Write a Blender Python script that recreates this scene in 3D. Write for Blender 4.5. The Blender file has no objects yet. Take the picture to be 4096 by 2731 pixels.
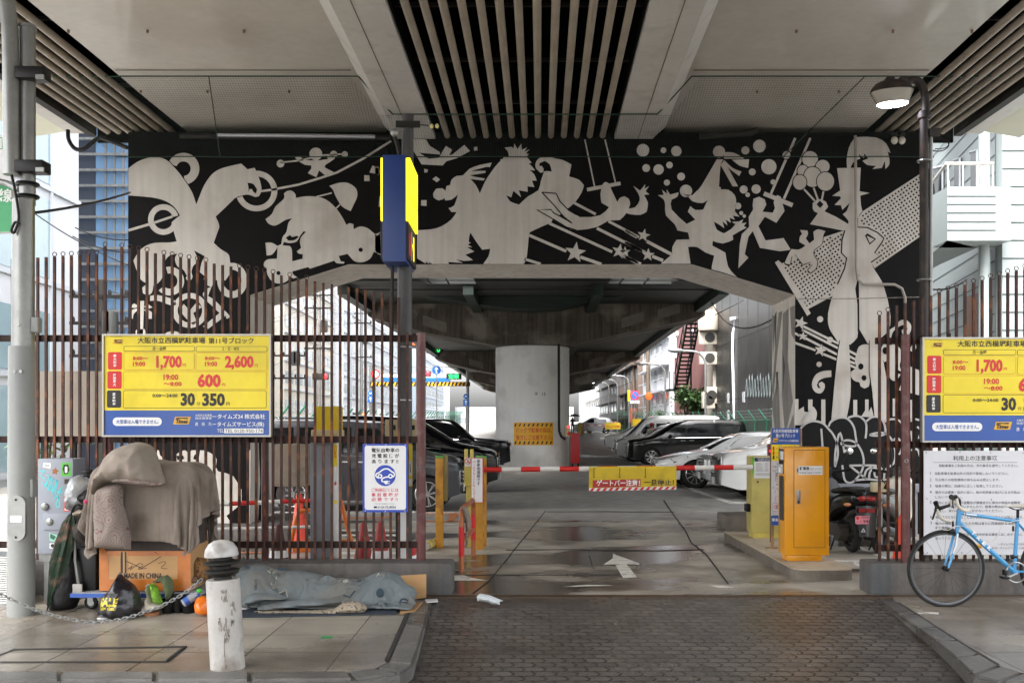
import bpy, bmesh, math, random
from mathutils import Vector, Matrix, noise, geometry
from mathutils.bvhtree import BVHTree
R = math.radians
rnd = random.Random(11)
SC = bpy.context.scene
COL = SC.collection
# ---------------------------------------------------------------- camera
F, CX, HY, CH = 3982.0, 2100.0, 1700.0, 1.64      # focal length and principal point in photograph pixels, eye height in metres
cam = bpy.data.cameras.new('camera'); cam.sensor_width = 36.0; cam.lens = F/4096*36
cam.shift_x = -(CX-2048)/4096; cam.shift_y = (HY-1365.5)/4096
cam.clip_start = .05; cam.clip_end = 2000
camo = bpy.data.objects.new('camera', cam); COL.objects.link(camo)
camo.location = (0, 0, CH); camo.rotation_euler = (R(90), 0, 0)
SC.camera = camo
# ---------------------------------------------------------------- sky, sun, exposure (overcast, exposed for the shade)
SUN_EL, SUN_AZ = R(58), R(205)
world = bpy.data.worlds.new("World"); SC.world = world; world.use_nodes = True
nt = world.node_tree; bg = nt.nodes['Background']
sky = nt.nodes.new('ShaderNodeTexSky'); sky.sky_type = 'NISHITA'; sky.sun_disc = False
sky.sun_elevation = SUN_EL; sky.sun_rotation = SUN_AZ; sky.air_density = 1.0; sky.dust_density = 6.0; sky.ozone_density = 1.0
hs = nt.nodes.new('ShaderNodeHueSaturation'); hs.inputs['Saturation'].default_value = .16
nt.links.new(sky.outputs[0], hs.inputs['Color']); nt.links.new(hs.outputs[0], bg.inputs['Color'])
bg.inputs['Strength'].default_value = 0.15
sl = bpy.data.lights.new('sun', 'SUN'); sl.energy = .7; sl.angle = R(40); sl.color = (1, .97, .93)
slo = bpy.data.objects.new('sun', sl); COL.objects.link(slo)
slo.rotation_euler = (R(90)-SUN_EL, 0, R(180)-SUN_AZ)
slo.location = (-10, -10, 40)
SC.view_settings.view_transform = 'Standard'; SC.view_settings.look = 'None'
SC.view_settings.exposure = 2.8; SC.view_settings.gamma = 1.0
SC.cycles.use_denoising = True
SC.cycles.max_bounces = 8; SC.cycles.diffuse_bounces = 5; SC.cycles.glossy_bounces = 4; SC.cycles.transparent_max_bounces = 12

# ---------------------------------------------------------------- helpers
def W(px, py, Y):            # a photograph pixel at distance Y, as a world point
    return Vector(((px-CX)*Y/F, Y, CH-(py-HY)*Y/F))
def gz(Y):                   # height of the ground, which climbs gently beyond the first bays
    return 0.0 if Y < 48 else (Y-48)*.015
def G(px, py, z=0.0):        # a photograph pixel on the level ground z
    Y = (CH-z)*F/(py-HY); return Vector(((px-CX)*Y/F, Y, z))
def rgb(h):
    h = h.lstrip('#'); o = []
    for i in (0, 2, 4):
        c = int(h[i:i+2], 16)/255
        o.append(c/12.92 if c <= .04045 else ((c+.055)/1.055)**2.4)
    return tuple(o)+(1,)
_M = {}
def mat(name, col, rough=.6, metal=0., var=.12, sc=4., bump=0., bsc=None, streak=0., coat=0., spec=.5, emit=0., dirt=None, trans=0., alpha=1., aniso=None, rvar=0.):
    if name in _M: return _M[name]
    m = bpy.data.materials.new(name); m.use_nodes = True; _M[name] = m
    N = m.node_tree.nodes; L = m.node_tree.links; p = N['Principled BSDF']
    c = rgb(col) if isinstance(col, str) else tuple(col)+(1,)
    p.inputs['Roughness'].default_value = rough; p.inputs['Metallic'].default_value = metal
    p.inputs['Coat Weight'].default_value = coat; p.inputs['Specular IOR Level'].default_value = spec
    p.inputs['Coat Roughness'].default_value = .06
    p.inputs['Transmission Weight'].default_value = trans; p.inputs['Alpha'].default_value = alpha
    p.inputs['Base Color'].default_value = c
    if emit:
        p.inputs['Emission Color'].default_value = c; p.inputs['Emission Strength'].default_value = emit
    if not (var or bump or streak or dirt or rvar): return m
    tc = N.new('ShaderNodeTexCoord'); src = tc.outputs['Object']
    def noi(scale, detail=5, mp=None):
        n = N.new('ShaderNodeTexNoise'); n.inputs['Scale'].default_value = scale; n.inputs['Detail'].default_value = detail
        if mp:
            q = N.new('ShaderNodeMapping'); q.inputs['Scale'].default_value = mp; L.new(src, q.inputs[0]); L.new(q.outputs[0], n.inputs['Vector'])
        else: L.new(src, n.inputs['Vector'])
        return n.outputs[0]
    def ramp(f, a, b, lo=.3, hi=.7):
        r = N.new('ShaderNodeMapRange'); r.inputs[1].default_value = lo; r.inputs[2].default_value = hi; r.inputs[3].default_value = a; r.inputs[4].default_value = b
        L.new(f, r.inputs[0]); return r.outputs[0]
    cur = None
    def mul(f):
        nonlocal cur
        v = N.new('ShaderNodeMix'); v.data_type = 'RGBA'; v.blend_type = 'MULTIPLY'; v.inputs[0].default_value = 1
        if cur is None: v.inputs[6].default_value = c
        else: L.new(cur, v.inputs[6])
        L.new(f, v.inputs[7]); cur = v.outputs[2]
    base = noi(sc)
    if var:
        mul(ramp(base, 1-var, 1+var)); mul(ramp(noi(sc*7.3, 3), 1-var*.4, 1+var*.4))
    if streak: mul(ramp(noi(1, 4, (9, 9, .45)), 1-streak, 1.0, .35, .6))
    if dirt:
        d = N.new('ShaderNodeMix'); d.data_type = 'RGBA'
        if cur is None: d.inputs[6].default_value = c
        else: L.new(cur, d.inputs[6])
        d.inputs[7].default_value = rgb(dirt[0])
        L.new(ramp(noi(dirt[2], 6), 0, dirt[1], .52, .66), d.inputs[0]); cur = d.outputs[2]
    if cur is not None:
        L.new(cur, p.inputs['Base Color'])
        if emit: L.new(cur, p.inputs['Emission Color'])
    if rvar: L.new(ramp(noi(sc*.8, 4), max(.02, rough-rvar), min(1, rough+rvar)), p.inputs['Roughness'])
    if bump:
        b = N.new('ShaderNodeBump'); b.inputs['Strength'].default_value = bump; b.inputs['Distance'].default_value = .02
        L.new(noi(bsc or sc*10, 6), b.inputs['Height']); L.new(b.outputs[0], p.inputs['Normal'])
    return m

def smooth(pts, n=4, corner=48, closed=True):      # rounds an outline, keeping its sharp corners
    P = [Vector(p) for p in pts]; N = len(P); out = []
    def sharp(i):
        if not closed and i in (0, N-1): return True
        a = P[i]-P[i-1]; b = P[(i+1) % N]-P[i]
        if a.length < 1e-9 or b.length < 1e-9: return True
        return a.angle(b) > R(corner)
    S = [sharp(i) for i in range(N)]
    for i in range(N if closed else N-1):
        p1, p2 = P[i], P[(i+1) % N]
        p0 = P[i-1] if not S[i] else p1; p3 = P[(i+2) % N] if not S[(i+1) % N] else p2
        for k in range(n):
            t = k/n
            out.append(.5*((2*p1)+(p2-p0)*t+(2*p0-5*p1+4*p2-p3)*t*t+(3*p1-p0-3*p2+p3)*t**3))
    if not closed: out.append(P[-1])
    return out
def catmull(pts, n=6): return smooth(pts, n, 181, False)

LOCAL = set()
class MB:
    def __init__(s): s.v = []; s.f = []; s.mi = []; s.sm = []; s.ms = []; s.cur = 0; s.sf = False
    def mat(s, m):
        if m not in s.ms: s.ms.append(m)
        s.cur = s.ms.index(m); return s
    def add(s, vs, fs, sm=None):
        o = len(s.v); s.v += [tuple(v) for v in vs]
        for f in fs:
            s.f.append(tuple(i+o for i in f)); s.mi.append(s.cur); s.sm.append(s.sf if sm is None else sm)
        return s
    def box(s, c, d, rz=0, bev=0, rot=None):
        bm = bmesh.new(); bmesh.ops.create_cube(bm, size=1)
        for v in bm.verts: v.co = Vector((v.co.x*d[0], v.co.y*d[1], v.co.z*d[2]))
        if bev: bmesh.ops.bevel(bm, geom=bm.edges[:], offset=min(bev, min(d)*.45), segments=2, affect='EDGES', profile=.6)
        M = rot.to_4x4() if rot is not None else Matrix.Rotation(rz, 4, 'Z')
        bm.verts.index_update()
        s.add([M @ v.co+Vector(c) for v in bm.verts], [[v.index for v in f.verts] for f in bm.faces]); bm.free(); return s
    def bx(s, x0, x1, y0, y1, z0, z1, bev=0): return s.box(((x0+x1)/2, (y0+y1)/2, (z0+z1)/2), (abs(x1-x0), abs(y1-y0), abs(z1-z0)), 0, bev)
    def bar(s, p, q, w, h, up=(0, 0, 1), bev=0):
        p = Vector(p); q = Vector(q); d = q-p; u = Vector(up); x = d.normalized()
        y = u.cross(x)
        if y.length < 1e-5: y = Vector((0, 1, 0)).cross(x)
        y.normalize(); z = x.cross(y)
        return s.box((p+q)/2, (d.length, w, h), 0, bev, Matrix((x, y, z)).transposed())
    def tube(s, pts, r, n=8, caps=True, closed=False):
        P = [Vector(p) for p in pts]; K = len(P); rs = r if isinstance(r, (list, tuple)) else [r]*K
        vs = []; fs = []; prev = None
        for i, p in enumerate(P):
            if closed: t = P[(i+1) % K]-P[i-1]
            else: t = P[min(i+1, K-1)]-P[max(i-1, 0)]
            t.normalize()
            if prev is None:
                a = Vector((0, 0, 1)) if abs(t.z) < .9 else Vector((1, 0, 0))
                u = t.cross(a).normalized()
            else:
                u = prev-t*prev.dot(t)
                u = u.normalized() if u.length > 1e-6 else t.orthogonal().normalized()
            prev = u; w = t.cross(u)
            for k in range(n):
                a = 2*math.pi*k/n; vs.append(p+(u*math.cos(a)+w*math.sin(a))*rs[i])
        for i in range(K if closed else K-1):
            j = (i+1) % K
            for k in range(n): fs.append((i*n+k, i*n+(k+1) % n, j*n+(k+1) % n, j*n+k))
        if caps and not closed: fs.append(tuple(range(n-1, -1, -1))); fs.append(tuple((K-1)*n+k for k in range(n)))
        return s.add(vs, fs, n > 5)
    def cyl(s, p, q, r, r2=None, n=14): return s.tube([p, q], [r, r if r2 is None else r2], n)
    def lathe(s, c, prof, n=20, axis='Z', M=None, caps=True):
        vs = []; fs = []; c = Vector(c)
        for (r, z) in prof:
            for k in range(n):
                a = 2*math.pi*k/n; x, y = r*math.cos(a), r*math.sin(a)
                v = Vector((x, y, z)) if axis == 'Z' else Vector((x, z, y)) if axis == 'Y' else Vector((z, x, y))
                if M is not None: v = M @ v
                vs.append(c+v)
        for i in range(len(prof)-1):
            for k in range(n): fs.append((i*n+k, i*n+(k+1) % n, (i+1)*n+(k+1) % n, (i+1)*n+k))
        if caps and prof[0][0] > 1e-6: fs.append(tuple(range(n-1, -1, -1)))
        if caps and prof[-1][0] > 1e-6: fs.append(tuple((len(prof)-1)*n+k for k in range(n)))
        return s.add(vs, fs, True)
    def ell(s, c, r, n=16, m=9, jit=0, M=None):
        prof = [(math.sin(math.pi*i/m), -math.cos(math.pi*i/m)) for i in range(m+1)]
        vs = []; fs = []; c = Vector(c)
        for (a, z) in prof:
            for k in range(n):
                t = 2*math.pi*k/n; d = Vector((a*math.cos(t), a*math.sin(t), z))
                q = 1+jit*noise.noise(d*2.3+c*7)
                v = Vector((d.x*r[0]*q, d.y*r[1]*q, d.z*r[2]*q))
                if M is not None: v = M @ v
                vs.append(c+v)
        for i in range(m):
            for k in range(n): fs.append((i*n+k, i*n+(k+1) % n, (i+1)*n+(k+1) % n, (i+1)*n+k))
        return s.add(vs, fs, True)
    def prism(s, pts, vec):
        P = [Vector(p) for p in pts]; n = len(P); v = Vector(vec)
        return s.add(P+[p+v for p in P], [tuple(range(n)), tuple(range(2*n-1, n-1, -1))]+[(i, (i+1) % n, (i+1) % n+n, i+n) for i in range(n)])
    def flat(s, pts): return s.add(pts, [tuple(range(len(pts)))])
    def grid(s, fn, nu, nv, sm=True):
        vs = [fn(i/nu, j/nv) for j in range(nv+1) for i in range(nu+1)]
        fs = [(j*(nu+1)+i, j*(nu+1)+i+1, (j+1)*(nu+1)+i+1, (j+1)*(nu+1)+i) for j in range(nv) for i in range(nu)]
        return s.add(vs, fs, sm)
    def build(s, name, m=None, parent=None, norm=True):
        me = bpy.data.meshes.new(name); me.from_pydata(s.v, [], s.f)
        for k in (s.ms or [m]): me.materials.append(k)
        if s.ms: me.polygons.foreach_set('material_index', s.mi)
        me.polygons.foreach_set('use_smooth', s.sm)
        if norm:
            bm = bmesh.new(); bm.from_mesh(me); bmesh.ops.remove_doubles(bm, verts=bm.verts[:], dist=2e-5); bmesh.ops.recalc_face_normals(bm, faces=bm.faces[:]); bm.to_mesh(me); bm.free()
        me.set_sharp_from_angle(angle=R(42))
        o = bpy.data.objects.new(name, me); COL.objects.link(o)
        if parent is not None:
            o.parent = parent
            if parent.type == 'EMPTY' and parent.name not in LOCAL: o.location = -Vector(parent.location)
        return o
def tag(o, label=None, cat=None, group=None, kind=None):
    if label: o['label'] = label
    if cat: o['category'] = cat
    if group: o['group'] = group
    if kind: o['kind'] = kind
    return o
def thing(name, label, cat, loc=(0, 0, 0), group=None, local=False, rz=0):
    o = bpy.data.objects.new(name, None); COL.objects.link(o); o.location = loc; o.rotation_euler = (0, 0, rz); o.empty_display_size = .2
    if local: LOCAL.add(o.name)
    return tag(o, label, cat, group)
def dup(root, loc, rz=0, label=None, group=None):      # a thing copied with its parts and sub-parts
    r = root.copy(); COL.objects.link(r); r.location = loc; r.rotation_euler = (0, 0, rz)
    if label: r['label'] = label
    if group: r['group'] = group
    for ch in list(root.children):
        c = ch.copy(); COL.objects.link(c); c.parent = r
        for g in list(ch.children):
            d = g.copy(); COL.objects.link(d); d.parent = c
    return r
_T = {}
def textmesh(t, bold=0):
    k = (t, bold)
    if k not in _T:
        cu = bpy.data.curves.new('lettering', 'FONT'); cu.body = t; cu.size = 1; cu.resolution_u = 2; cu.offset = bold
        ob = bpy.data.objects.new('lettering', cu); me = ob.to_mesh()
        vs = [(v.co.x, v.co.y) for v in me.vertices]; fs = [tuple(p.vertices) for p in me.polygons]
        ob.to_mesh_clear(); bpy.data.objects.remove(ob); bpy.data.curves.remove(cu)
        _T[k] = (vs, fs)
    return _T[k]
class Print(MB):             # flat printing on a surface: fn(u, v, layer) turns sheet coordinates (v down) into a world point
    def __init__(s, fn): super().__init__(); s.fn = fn
    def poly(s, pts, m, l=1, sm=0):
        s.mat(m); P = [Vector((p[0], p[1], 0)) for p in pts]
        if sm: P = smooth(P, sm)
        tri = geometry.tessellate_polygon([P])
        return s.add([s.fn(p.x, p.y, l) for p in P], tri, False)
    def rect(s, u0, v0, u1, v1, m, l=1): return s.poly([(u0, v0), (u1, v0), (u1, v1), (u0, v1)], m, l)
    def rr(s, u0, v0, u1, v1, r, m, l=1):
        p = []
        for (cx, cy, a0) in ((u1-r, v0+r, -90), (u1-r, v1-r, 0), (u0+r, v1-r, 90), (u0+r, v0+r, 180)):
            for k in range(5): a = R(a0+k*22.5); p.append((cx+r*math.cos(a), cy+r*math.sin(a)))
        return s.poly(p, m, l)
    def frame(s, u0, v0, u1, v1, r, w, mo, mi, l=1): s.rr(u0, v0, u1, v1, r, mo, l); s.rr(u0+w, v0+w, u1-w, v1-w, max(1, r-w), mi, l+.5)
    def circ(s, u, v, r, m, l=1, ry=None, n=28): return s.poly([(u+r*math.cos(2*math.pi*k/n), v+(ry or r)*math.sin(2*math.pi*k/n)) for k in range(n)], m, l)
    def arc(s, u, v, ri, ro, a0, a1, m, l=1, ky=1, n=28):
        s.mat(m); vs = []
        for k in range(n+1):
            a = R(a0+(a1-a0)*k/n)
            for r in (ri, ro): vs.append(s.fn(u+r*math.cos(a), v+r*ky*math.sin(a), l))
        return s.add(vs, [(2*k, 2*k+1, 2*k+3, 2*k+2) for k in range(n)], False)
    def line(s, pts, w, m, l=1, sm=0, w2=None):
        P = [Vector((p[0], p[1])) for p in pts]
        if sm: P = [Vector((p.x, p.y)) for p in catmull([(p.x, p.y, 0) for p in P], sm)]
        s.mat(m); vs = []; K = len(P)
        for i, p in enumerate(P):
            t = P[min(i+1, K-1)]-P[max(i-1, 0)]; n = Vector((-t.y, t.x)).normalized(); ww = w if w2 is None else w+(w2-w)*i/(K-1)
            for q in (p+n*ww/2, p-n*ww/2): vs.append(s.fn(q.x, q.y, l))
        return s.add(vs, [(2*k, 2*k+1, 2*k+3, 2*k+2) for k in range(K-1)], False)
    def star(s, u, v, r, m, l=1, rot=0, q=.42):
        return s.poly([(u+(r if k % 2 == 0 else r*q)*math.sin(R(36*k+rot)), v-(r if k % 2 == 0 else r*q)*math.cos(R(36*k+rot))) for k in range(10)], m, l)
    def text(s, t, u, v, h, m, l=2, w=None, al='l', bold=0, vert=False, slant=0):     # u: left or centre, v: vertical centre, h: letter height
        if vert:
            for k, ch in enumerate(t): s.text(ch, u, v+h*1.08*k, h, m, l, None, 'c', bold)
            return s
        vs, fs = textmesh(t, bold)
        if not vs: return s
        xs = [a for a, b in vs]; x0, x1 = min(xs), max(xs); asc = any(ord(ch) > 0x2000 for ch in t)
        em = h/(.92 if asc else .70); base = v+h/2-(.08*em if asc else 0)
        sx = em if w is None else w/max(1e-6, x1-x0); off = u if al == 'l' else u-(x1-x0)*sx/2
        s.mat(m)
        return s.add([s.fn(off+(a-x0)*sx+slant*b*em, base-b*em, l) for a, b in vs], fs, False)
def sheet(ox, oy, s, Y, dl=.002): return lambda u, v, l=0: W(ox+u/s, oy+v/s, Y-l*dl)
def inside(p, poly):
    x, y = p; c = False; n = len(poly)
    for i in range(n):
        x0, y0 = poly[i]; x1, y1 = poly[i-1]
        if (y0 > y) != (y1 > y) and x < (x1-x0)*(y-y0)/(y1-y0)+x0: c = not c
    return c
def puff(name, pix, Y, depth, m, parent=None, back=.6, rad=.12, step=.03, fold=(.02, 9, 3), seed=0, sm=3, org=None, floor=None, lean=0.):
    # a soft cushion-like solid: its outline pix seen from the front (photograph pixels at distance Y), swelling depth metres towards the viewer
    pts = [W(p[0], p[1], Y) if org is None else W(org[0]+p[0]/org[2], org[1]+p[1]/org[2], Y) for p in pix]
    pl = [(p.x, p.z) for p in pts]
    pl = [(p.x, p.y) for p in smooth([(a, b, 0) for a, b in pl], sm)] if sm else pl
    q = []
    for a in pl:
        if not q or (Vector(a)-Vector(q[-1])).length > step*.25: q.append(a)
    if (Vector(q[0])-Vector(q[-1])).length < step*.25: q.pop()
    pl = q; n = len(pl)
    x0 = min(a for a, b in pl); x1 = max(a for a, b in pl); z0 = min(b for a, b in pl); z1 = max(b for a, b in pl)
    seg = [(Vector(pl[i]), Vector(pl[(i+1) % n])) for i in range(n)]
    def dist(p):
        d = 9
        for a, b in seg:
            e = b-a; t = max(0, min(1, (p-a).dot(e)/max(1e-9, e.length_squared))); d = min(d, (a+e*t-p).length)
        return d
    vs = [Vector(a) for a in pl]; ds = [0.]*n
    j = 0; z = z0+step*.5
    while z < z1:
        x = x0+step*(.5 if j % 2 else 1)
        while x < x1:
            p = Vector((x, z))
            if inside((x, z), pl):
                d = dist(p)
                if d > step*.45: vs.append(p); ds.append(d)
            x += step
        z += step*.87; j += 1
    r = geometry.delaunay_2d_cdt(vs, [], [list(range(n))], 1, 1e-6)
    V2, T = r[0], r[2]; D = [dist(p) if any(k >= n for k in r[3][i]) or not r[3][i] else 0. for i, p in enumerate(V2)]
    def prof(d): t = min(1, d/rad); return math.sqrt(max(0, 1-(1-t)**2))
    fr = []; bk = []
    for p, d in zip(V2, D):
        h = prof(d); e = min(1, d/.05)
        q_ = Vector((p.x, p.y))+.06*Vector((noise.noise(Vector((p.x*5, p.y*5, seed+.5))), noise.noise(Vector((p.x*5, p.y*5, seed+9.5)))))
        w = noise.noise(Vector((q_.x*fold[1], seed*3.1, q_.y*fold[2])))
        w2 = noise.noise(Vector((q_.x*fold[1]*2.2+5, seed*3.1, q_.y*fold[2]*2.2)))
        wr = (1-min(1, abs(w)*2.4))**1.5+.5*(1-min(1, abs(w2)*2.4))**1.5
        y = Y+lean*(p.y-z0)
        fr.append(Vector((p.x, y-depth*h-fold[0]*(wr+.6*w)*e, p.y))); bk.append(Vector((p.x, y+depth*back*h+.004, p.y)))
        if floor is not None and p.y < floor: fr[-1].z = bk[-1].z = floor
    N = len(V2); mb = MB().mat(m); mb.add(fr+bk, [tuple(t) for t in T]+[tuple(i+N for i in reversed(t)) for t in T], True)
    # rim
    e = {}
    for t in T:
        t = list(t)
        for i in range(len(t)): e.setdefault(tuple(sorted((t[i], t[(i+1) % len(t)]))), []).append(1)
    mb.add([], [])
    for (a, b), c in e.items():
        if len(c) == 1: mb.f.append((a, b, b+N, a+N)); mb.mi.append(0); mb.sm.append(True)
    return mb.build(name, m, parent)
def decal(obj, mb, off=.003):      # lays flat printing down onto the curved front of obj
    me = obj.data; mw = Vector(obj.location)+(Vector(obj.parent.location) if obj.parent else Vector((0, 0, 0)))
    if obj.parent and obj.parent.parent: mw += Vector(obj.parent.parent.location)
    bv = BVHTree.FromPolygons([v.co+mw for v in me.vertices], [tuple(p.vertices) for p in me.polygons])
    for i, v in enumerate(mb.v):
        h = bv.ray_cast(Vector((v[0], v[1]-3, v[2])), Vector((0, 1, 0)))
        if h[0] is not None: mb.v[i] = (v[0], h[0].y-off, v[2])
    return mb
# ---------------------------------------------------------------- ground materials
def groundmat(name, dry, wet, wsc=.35, wlo=.42, whi=.6, rdry=.7, rwet=.12, tile=None, bump=.25, bsc=60, fine=.25, spots=None, stretch=(1, 1, 1), bias=0.):
    m = bpy.data.materials.new(name); m.use_nodes = True
    N = m.node_tree.nodes; L = m.node_tree.links; p = N['Principled BSDF']
    tc = N.new('ShaderNodeTexCoord'); src = tc.outputs['Object']
    def node(t, **k):
        n = N.new(t)
        for a, b in k.items(): setattr(n, a, b)
        return n
    def noi(scale, det=6, st=(1, 1, 1)):
        q = node('ShaderNodeMapping'); q.inputs['Scale'].default_value = st; L.new(src, q.inputs[0])
        n = node('ShaderNodeTexNoise'); n.inputs['Scale'].default_value = scale; n.inputs['Detail'].default_value = det; L.new(q.outputs[0], n.inputs['Vector']); return n.outputs[0]
    def mr(f, lo, hi, a, b):
        r = node('ShaderNodeMapRange'); r.inputs[1].default_value = lo; r.inputs[2].default_value = hi; r.inputs[3].default_value = a; r.inputs[4].default_value = b; L.new(f, r.inputs[0]); return r.outputs[0]
    def mix(f, a, b, bt='MIX'):
        v = node('ShaderNodeMix', data_type='RGBA', blend_type=bt)
        for i, x in ((0, f), (6, a), (7, b)):
            if hasattr(x, 'links'): L.new(x, v.inputs[i])
            else: v.inputs[i].default_value = x
        return v.outputs[2]
    wetf = mr(noi(wsc, 7, stretch), wlo, whi, 0, 1)
    col = mix(wetf, rgb(dry), rgb(wet))
    col = mix(1.0, col, mr(noi(3.1, 6), .3, .7, 1-fine, 1+fine), 'MULTIPLY')
    col = mix(1.0, col, mr(noi(90, 3), .3, .7, 1-fine*.6, 1+fine*.6), 'MULTIPLY')
    col = mix(1.0, col, mr(noi(.9, 4, (1, .25, 1)), .3, .7, .82, 1.1), 'MULTIPLY')
    if spots:
        v = node('ShaderNodeTexVoronoi'); v.inputs['Scale'].default_value = spots[0]; L.new(src, v.inputs['Vector'])
        col = mix(mr(v.outputs['Distance'], spots[1], spots[1]*1.5, 1, 0), col, rgb('#2a2622'))
    hgt = noi(bsc, 5); rough = mr(wetf, 0, 1, rdry, rwet)
    if tile:
        kind, bw, bh, mo, mcol = tile
        vec = src
        if kind == 'wave':
            sx = node('ShaderNodeSeparateXYZ'); L.new(src, sx.inputs[0]); cx_ = node('ShaderNodeCombineXYZ')
            def mth(op, a, b):
                n = node('ShaderNodeMath', operation=op)
                for i, x in ((0, a), (1, b)):
                    if hasattr(x, 'links'): L.new(x, n.inputs[i])
                    elif x is not None: n.inputs[i].default_value = x
                return n.outputs[0]
            zig = mth('PINGPONG', mth('ADD', sx.outputs[0], 100.), bw/4)
            y2 = mth('ADD', sx.outputs[1], mth('MULTIPLY', zig, .26))
            zx = mth('PINGPONG', mth('ADD', sx.outputs[1], 100.), bh/2)
            x2 = mth('ADD', sx.outputs[0], mth('MULTIPLY', zx, .55))
            L.new(x2, cx_.inputs[0]); L.new(y2, cx_.inputs[1]); vec = cx_.outputs[0]
        b = node('ShaderNodeTexBrick', offset=.5 if kind == 'wave' else 0., squash=1.0)
        b.inputs['Scale'].default_value = 1; b.inputs['Brick Width'].default_value = bw; b.inputs['Row Height'].default_value = bh; b.inputs['Mortar Size'].default_value = mo
        b.inputs['Mortar Smooth'].default_value = .3; b.inputs['Color1'].default_value = (.78, .78, .78, 1); b.inputs['Color2'].default_value = (1.12, 1.1, 1.08, 1); b.inputs['Mortar'].default_value = (1, 1, 1, 1); b.inputs['Bias'].default_value = 0
        L.new(vec, b.inputs['Vector'])
        col = mix(1.0, col, b.outputs['Color'], 'MULTIPLY'); col = mix(b.outputs['Fac'], col, rgb(mcol))
        mm = node('ShaderNodeMath', operation='MULTIPLY_ADD'); L.new(b.outputs['Fac'], mm.inputs[0]); mm.inputs[1].default_value = -2.2; L.new(hgt, mm.inputs[2]); hgt = mm.outputs[0]
        rough = mr(b.outputs['Fac'], 0, 1, 0, .4) if False else rough
    L.new(col, p.inputs['Base Color']); L.new(rough, p.inputs['Roughness'])
    bp = node('ShaderNodeBump'); bp.inputs['Strength'].default_value = bump; bp.inputs['Distance'].default_value = .012; L.new(hgt, bp.inputs['Height']); L.new(bp.outputs[0], p.inputs['Normal'])
    return m
M_lot = groundmat('lot_asphalt', '#8a8680', '#625e59', .22, .52, .66, .6, .22, bump=.2, bsc=70, stretch=(1, .5, 1))
M_apron = groundmat('apron_concrete', '#aaa397', '#544c42', .42, .46, .55, .6, .11, bump=.18, bsc=45, fine=.2, stretch=(.8, 1.5, 1))
M_paver = groundmat('interlocking_pavers', '#6a6560', '#4f4b46', .5, .36, .6, .36, .13, ('wave', .15, .115, .009, '#12100f'), .7, 80, .22)
M_slab = groundmat('pavement_slab', '#a39c90', '#7b7266', .55, .40, .58, .42, .05, ('grid', .665, .60, .006, '#3a352f'), .25, 50, .16, spots=(2.4, .045))
M_kerb = groundmat('kerb_granite', '#767470', '#5a5855', .8, .4, .6, .6, .25, None, .6, 40, .25)
M_road = groundmat('road_asphalt', '#4a4845', '#353331', .3, .4, .6, .6, .2, None, .5, 90, .3)
M_joint = mat('joint_dark', '#2b2825', .8)
M_paint = mat('road_paint', '#d9d6ce', .5, var=.1, dirt=('#77726a', .75, 9), bump=.1)
M_orange_line = mat('orange_road_line', '#b86a34', .6, dirt=('#66605a', .7, 8))
# ---------------------------------------------------------------- ground, one sheet to the horizon
g = MB().mat(M_lot)
ys = [-120, -20, 7.0, 9.5, 17, 17.3, 30, 40, 48, 60, 80, 105, 140, 200, 400, 900]
def gprof(y): return -.15 if y <= 7 else (-.15+(y-7)*.056 if y < 9.5 else -.008 if y < 17.2 else gz(min(y, 200)) - (0 if y < 200 else 0))
g.grid(lambda u, v: Vector(((-1+2*u)*500*(1 if 0 < u < 1 else 1.0), ys[round(v*(len(ys)-1))], gprof(ys[round(v*(len(ys)-1))]))), 10, len(ys)-1, False)
tag(g.build('ground'), kind='structure')
tag(MB().mat(M_road).add([(-60, -30, -.145), (60, -30, -.145), (60, 6.45, -.145), (-60, 6.45, -.145)], [(0, 1, 2, 3)]).build('road'), kind='structure')
# entrance of interlocking pavers, sloping down to the street
p = MB().mat(M_paver)
def pz(y): return -.004-(9.6-y)*.034 if y < 9.6 else -.004
p.grid(lambda u, v: Vector((-3+10*u, 6.2+3.36*v, pz(6.2+3.36*v)-.0)), 4, 8, False)
tag(p.build('entrance_paving'), kind='structure')
# concrete apron inside the gate
a = MB().mat(M_apron)
a.add([(-7, 9.62, 0.0), (7, 9.62, 0.0), (7, 17.2, 0.0), (-7, 17.2, 0.0)], [(0, 1, 2, 3)])
tag(a.build('apron'), kind='structure')
mk = Print(lambda u, v, l=0: G(1600+u/1.176, 2000+v/1.176) + Vector((0, 0, .003*l)))
for pts, w in ((((685, 50), (420, 380), (340, 440)), 5), (((1240, 0), (1280, 60), (1340, 140), (1370, 200), (1440, 255), (1545, 395)), 7), (((250, 352), (470, 352), (760, 352), (1020, 350)), 3), (((500, 235), (800, 232), (1200, 238), (1430, 232)), 4), (((690, 55), (950, 54), (1290, 56)), 4), (((890, 262), (910, 322)), 4)):
    mk.line(pts, w, M_joint, 1)
tag(mk.build('apron_joints'), kind='structure')
ch = MB().mat(mat('drain_iron', '#4b3a2c', .35, .4, dirt=('#2a211b', .8, 12)))
ch.bx(-2.2, 6.2, 9.50, 9.535, -.02, .004); ch.bx(-2.2, 6.2, 9.585, 9.62, -.02, .004)
tag(ch.build('drain_channel'), kind='structure')
mk = Print(lambda u, v, l=0: G(1600+u/1.176, 2000+v/1.176) + Vector((0, 0, .003*l)))
mk.poly([(955, 303), (1000, 274), (1003, 250), (1018, 258), (1125, 296), (1125, 304), (1066, 301), (1115, 362), (1050, 366), (1012, 303)], M_paint, 1)
mk.poly([(250, 352), (300, 352), (330, 364), (415, 378), (255, 378)], M_paint, 1)
mk.poly([(765, 408), (820, 402), (880, 398), (1010, 401), (900, 404)], M_paint, 1)
mk.poly([(1455, 401), (1540, 402), (1572, 411), (1500, 413)], M_paint, 1)
tag(mk.build('arrow_markings'), kind='structure')
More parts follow.
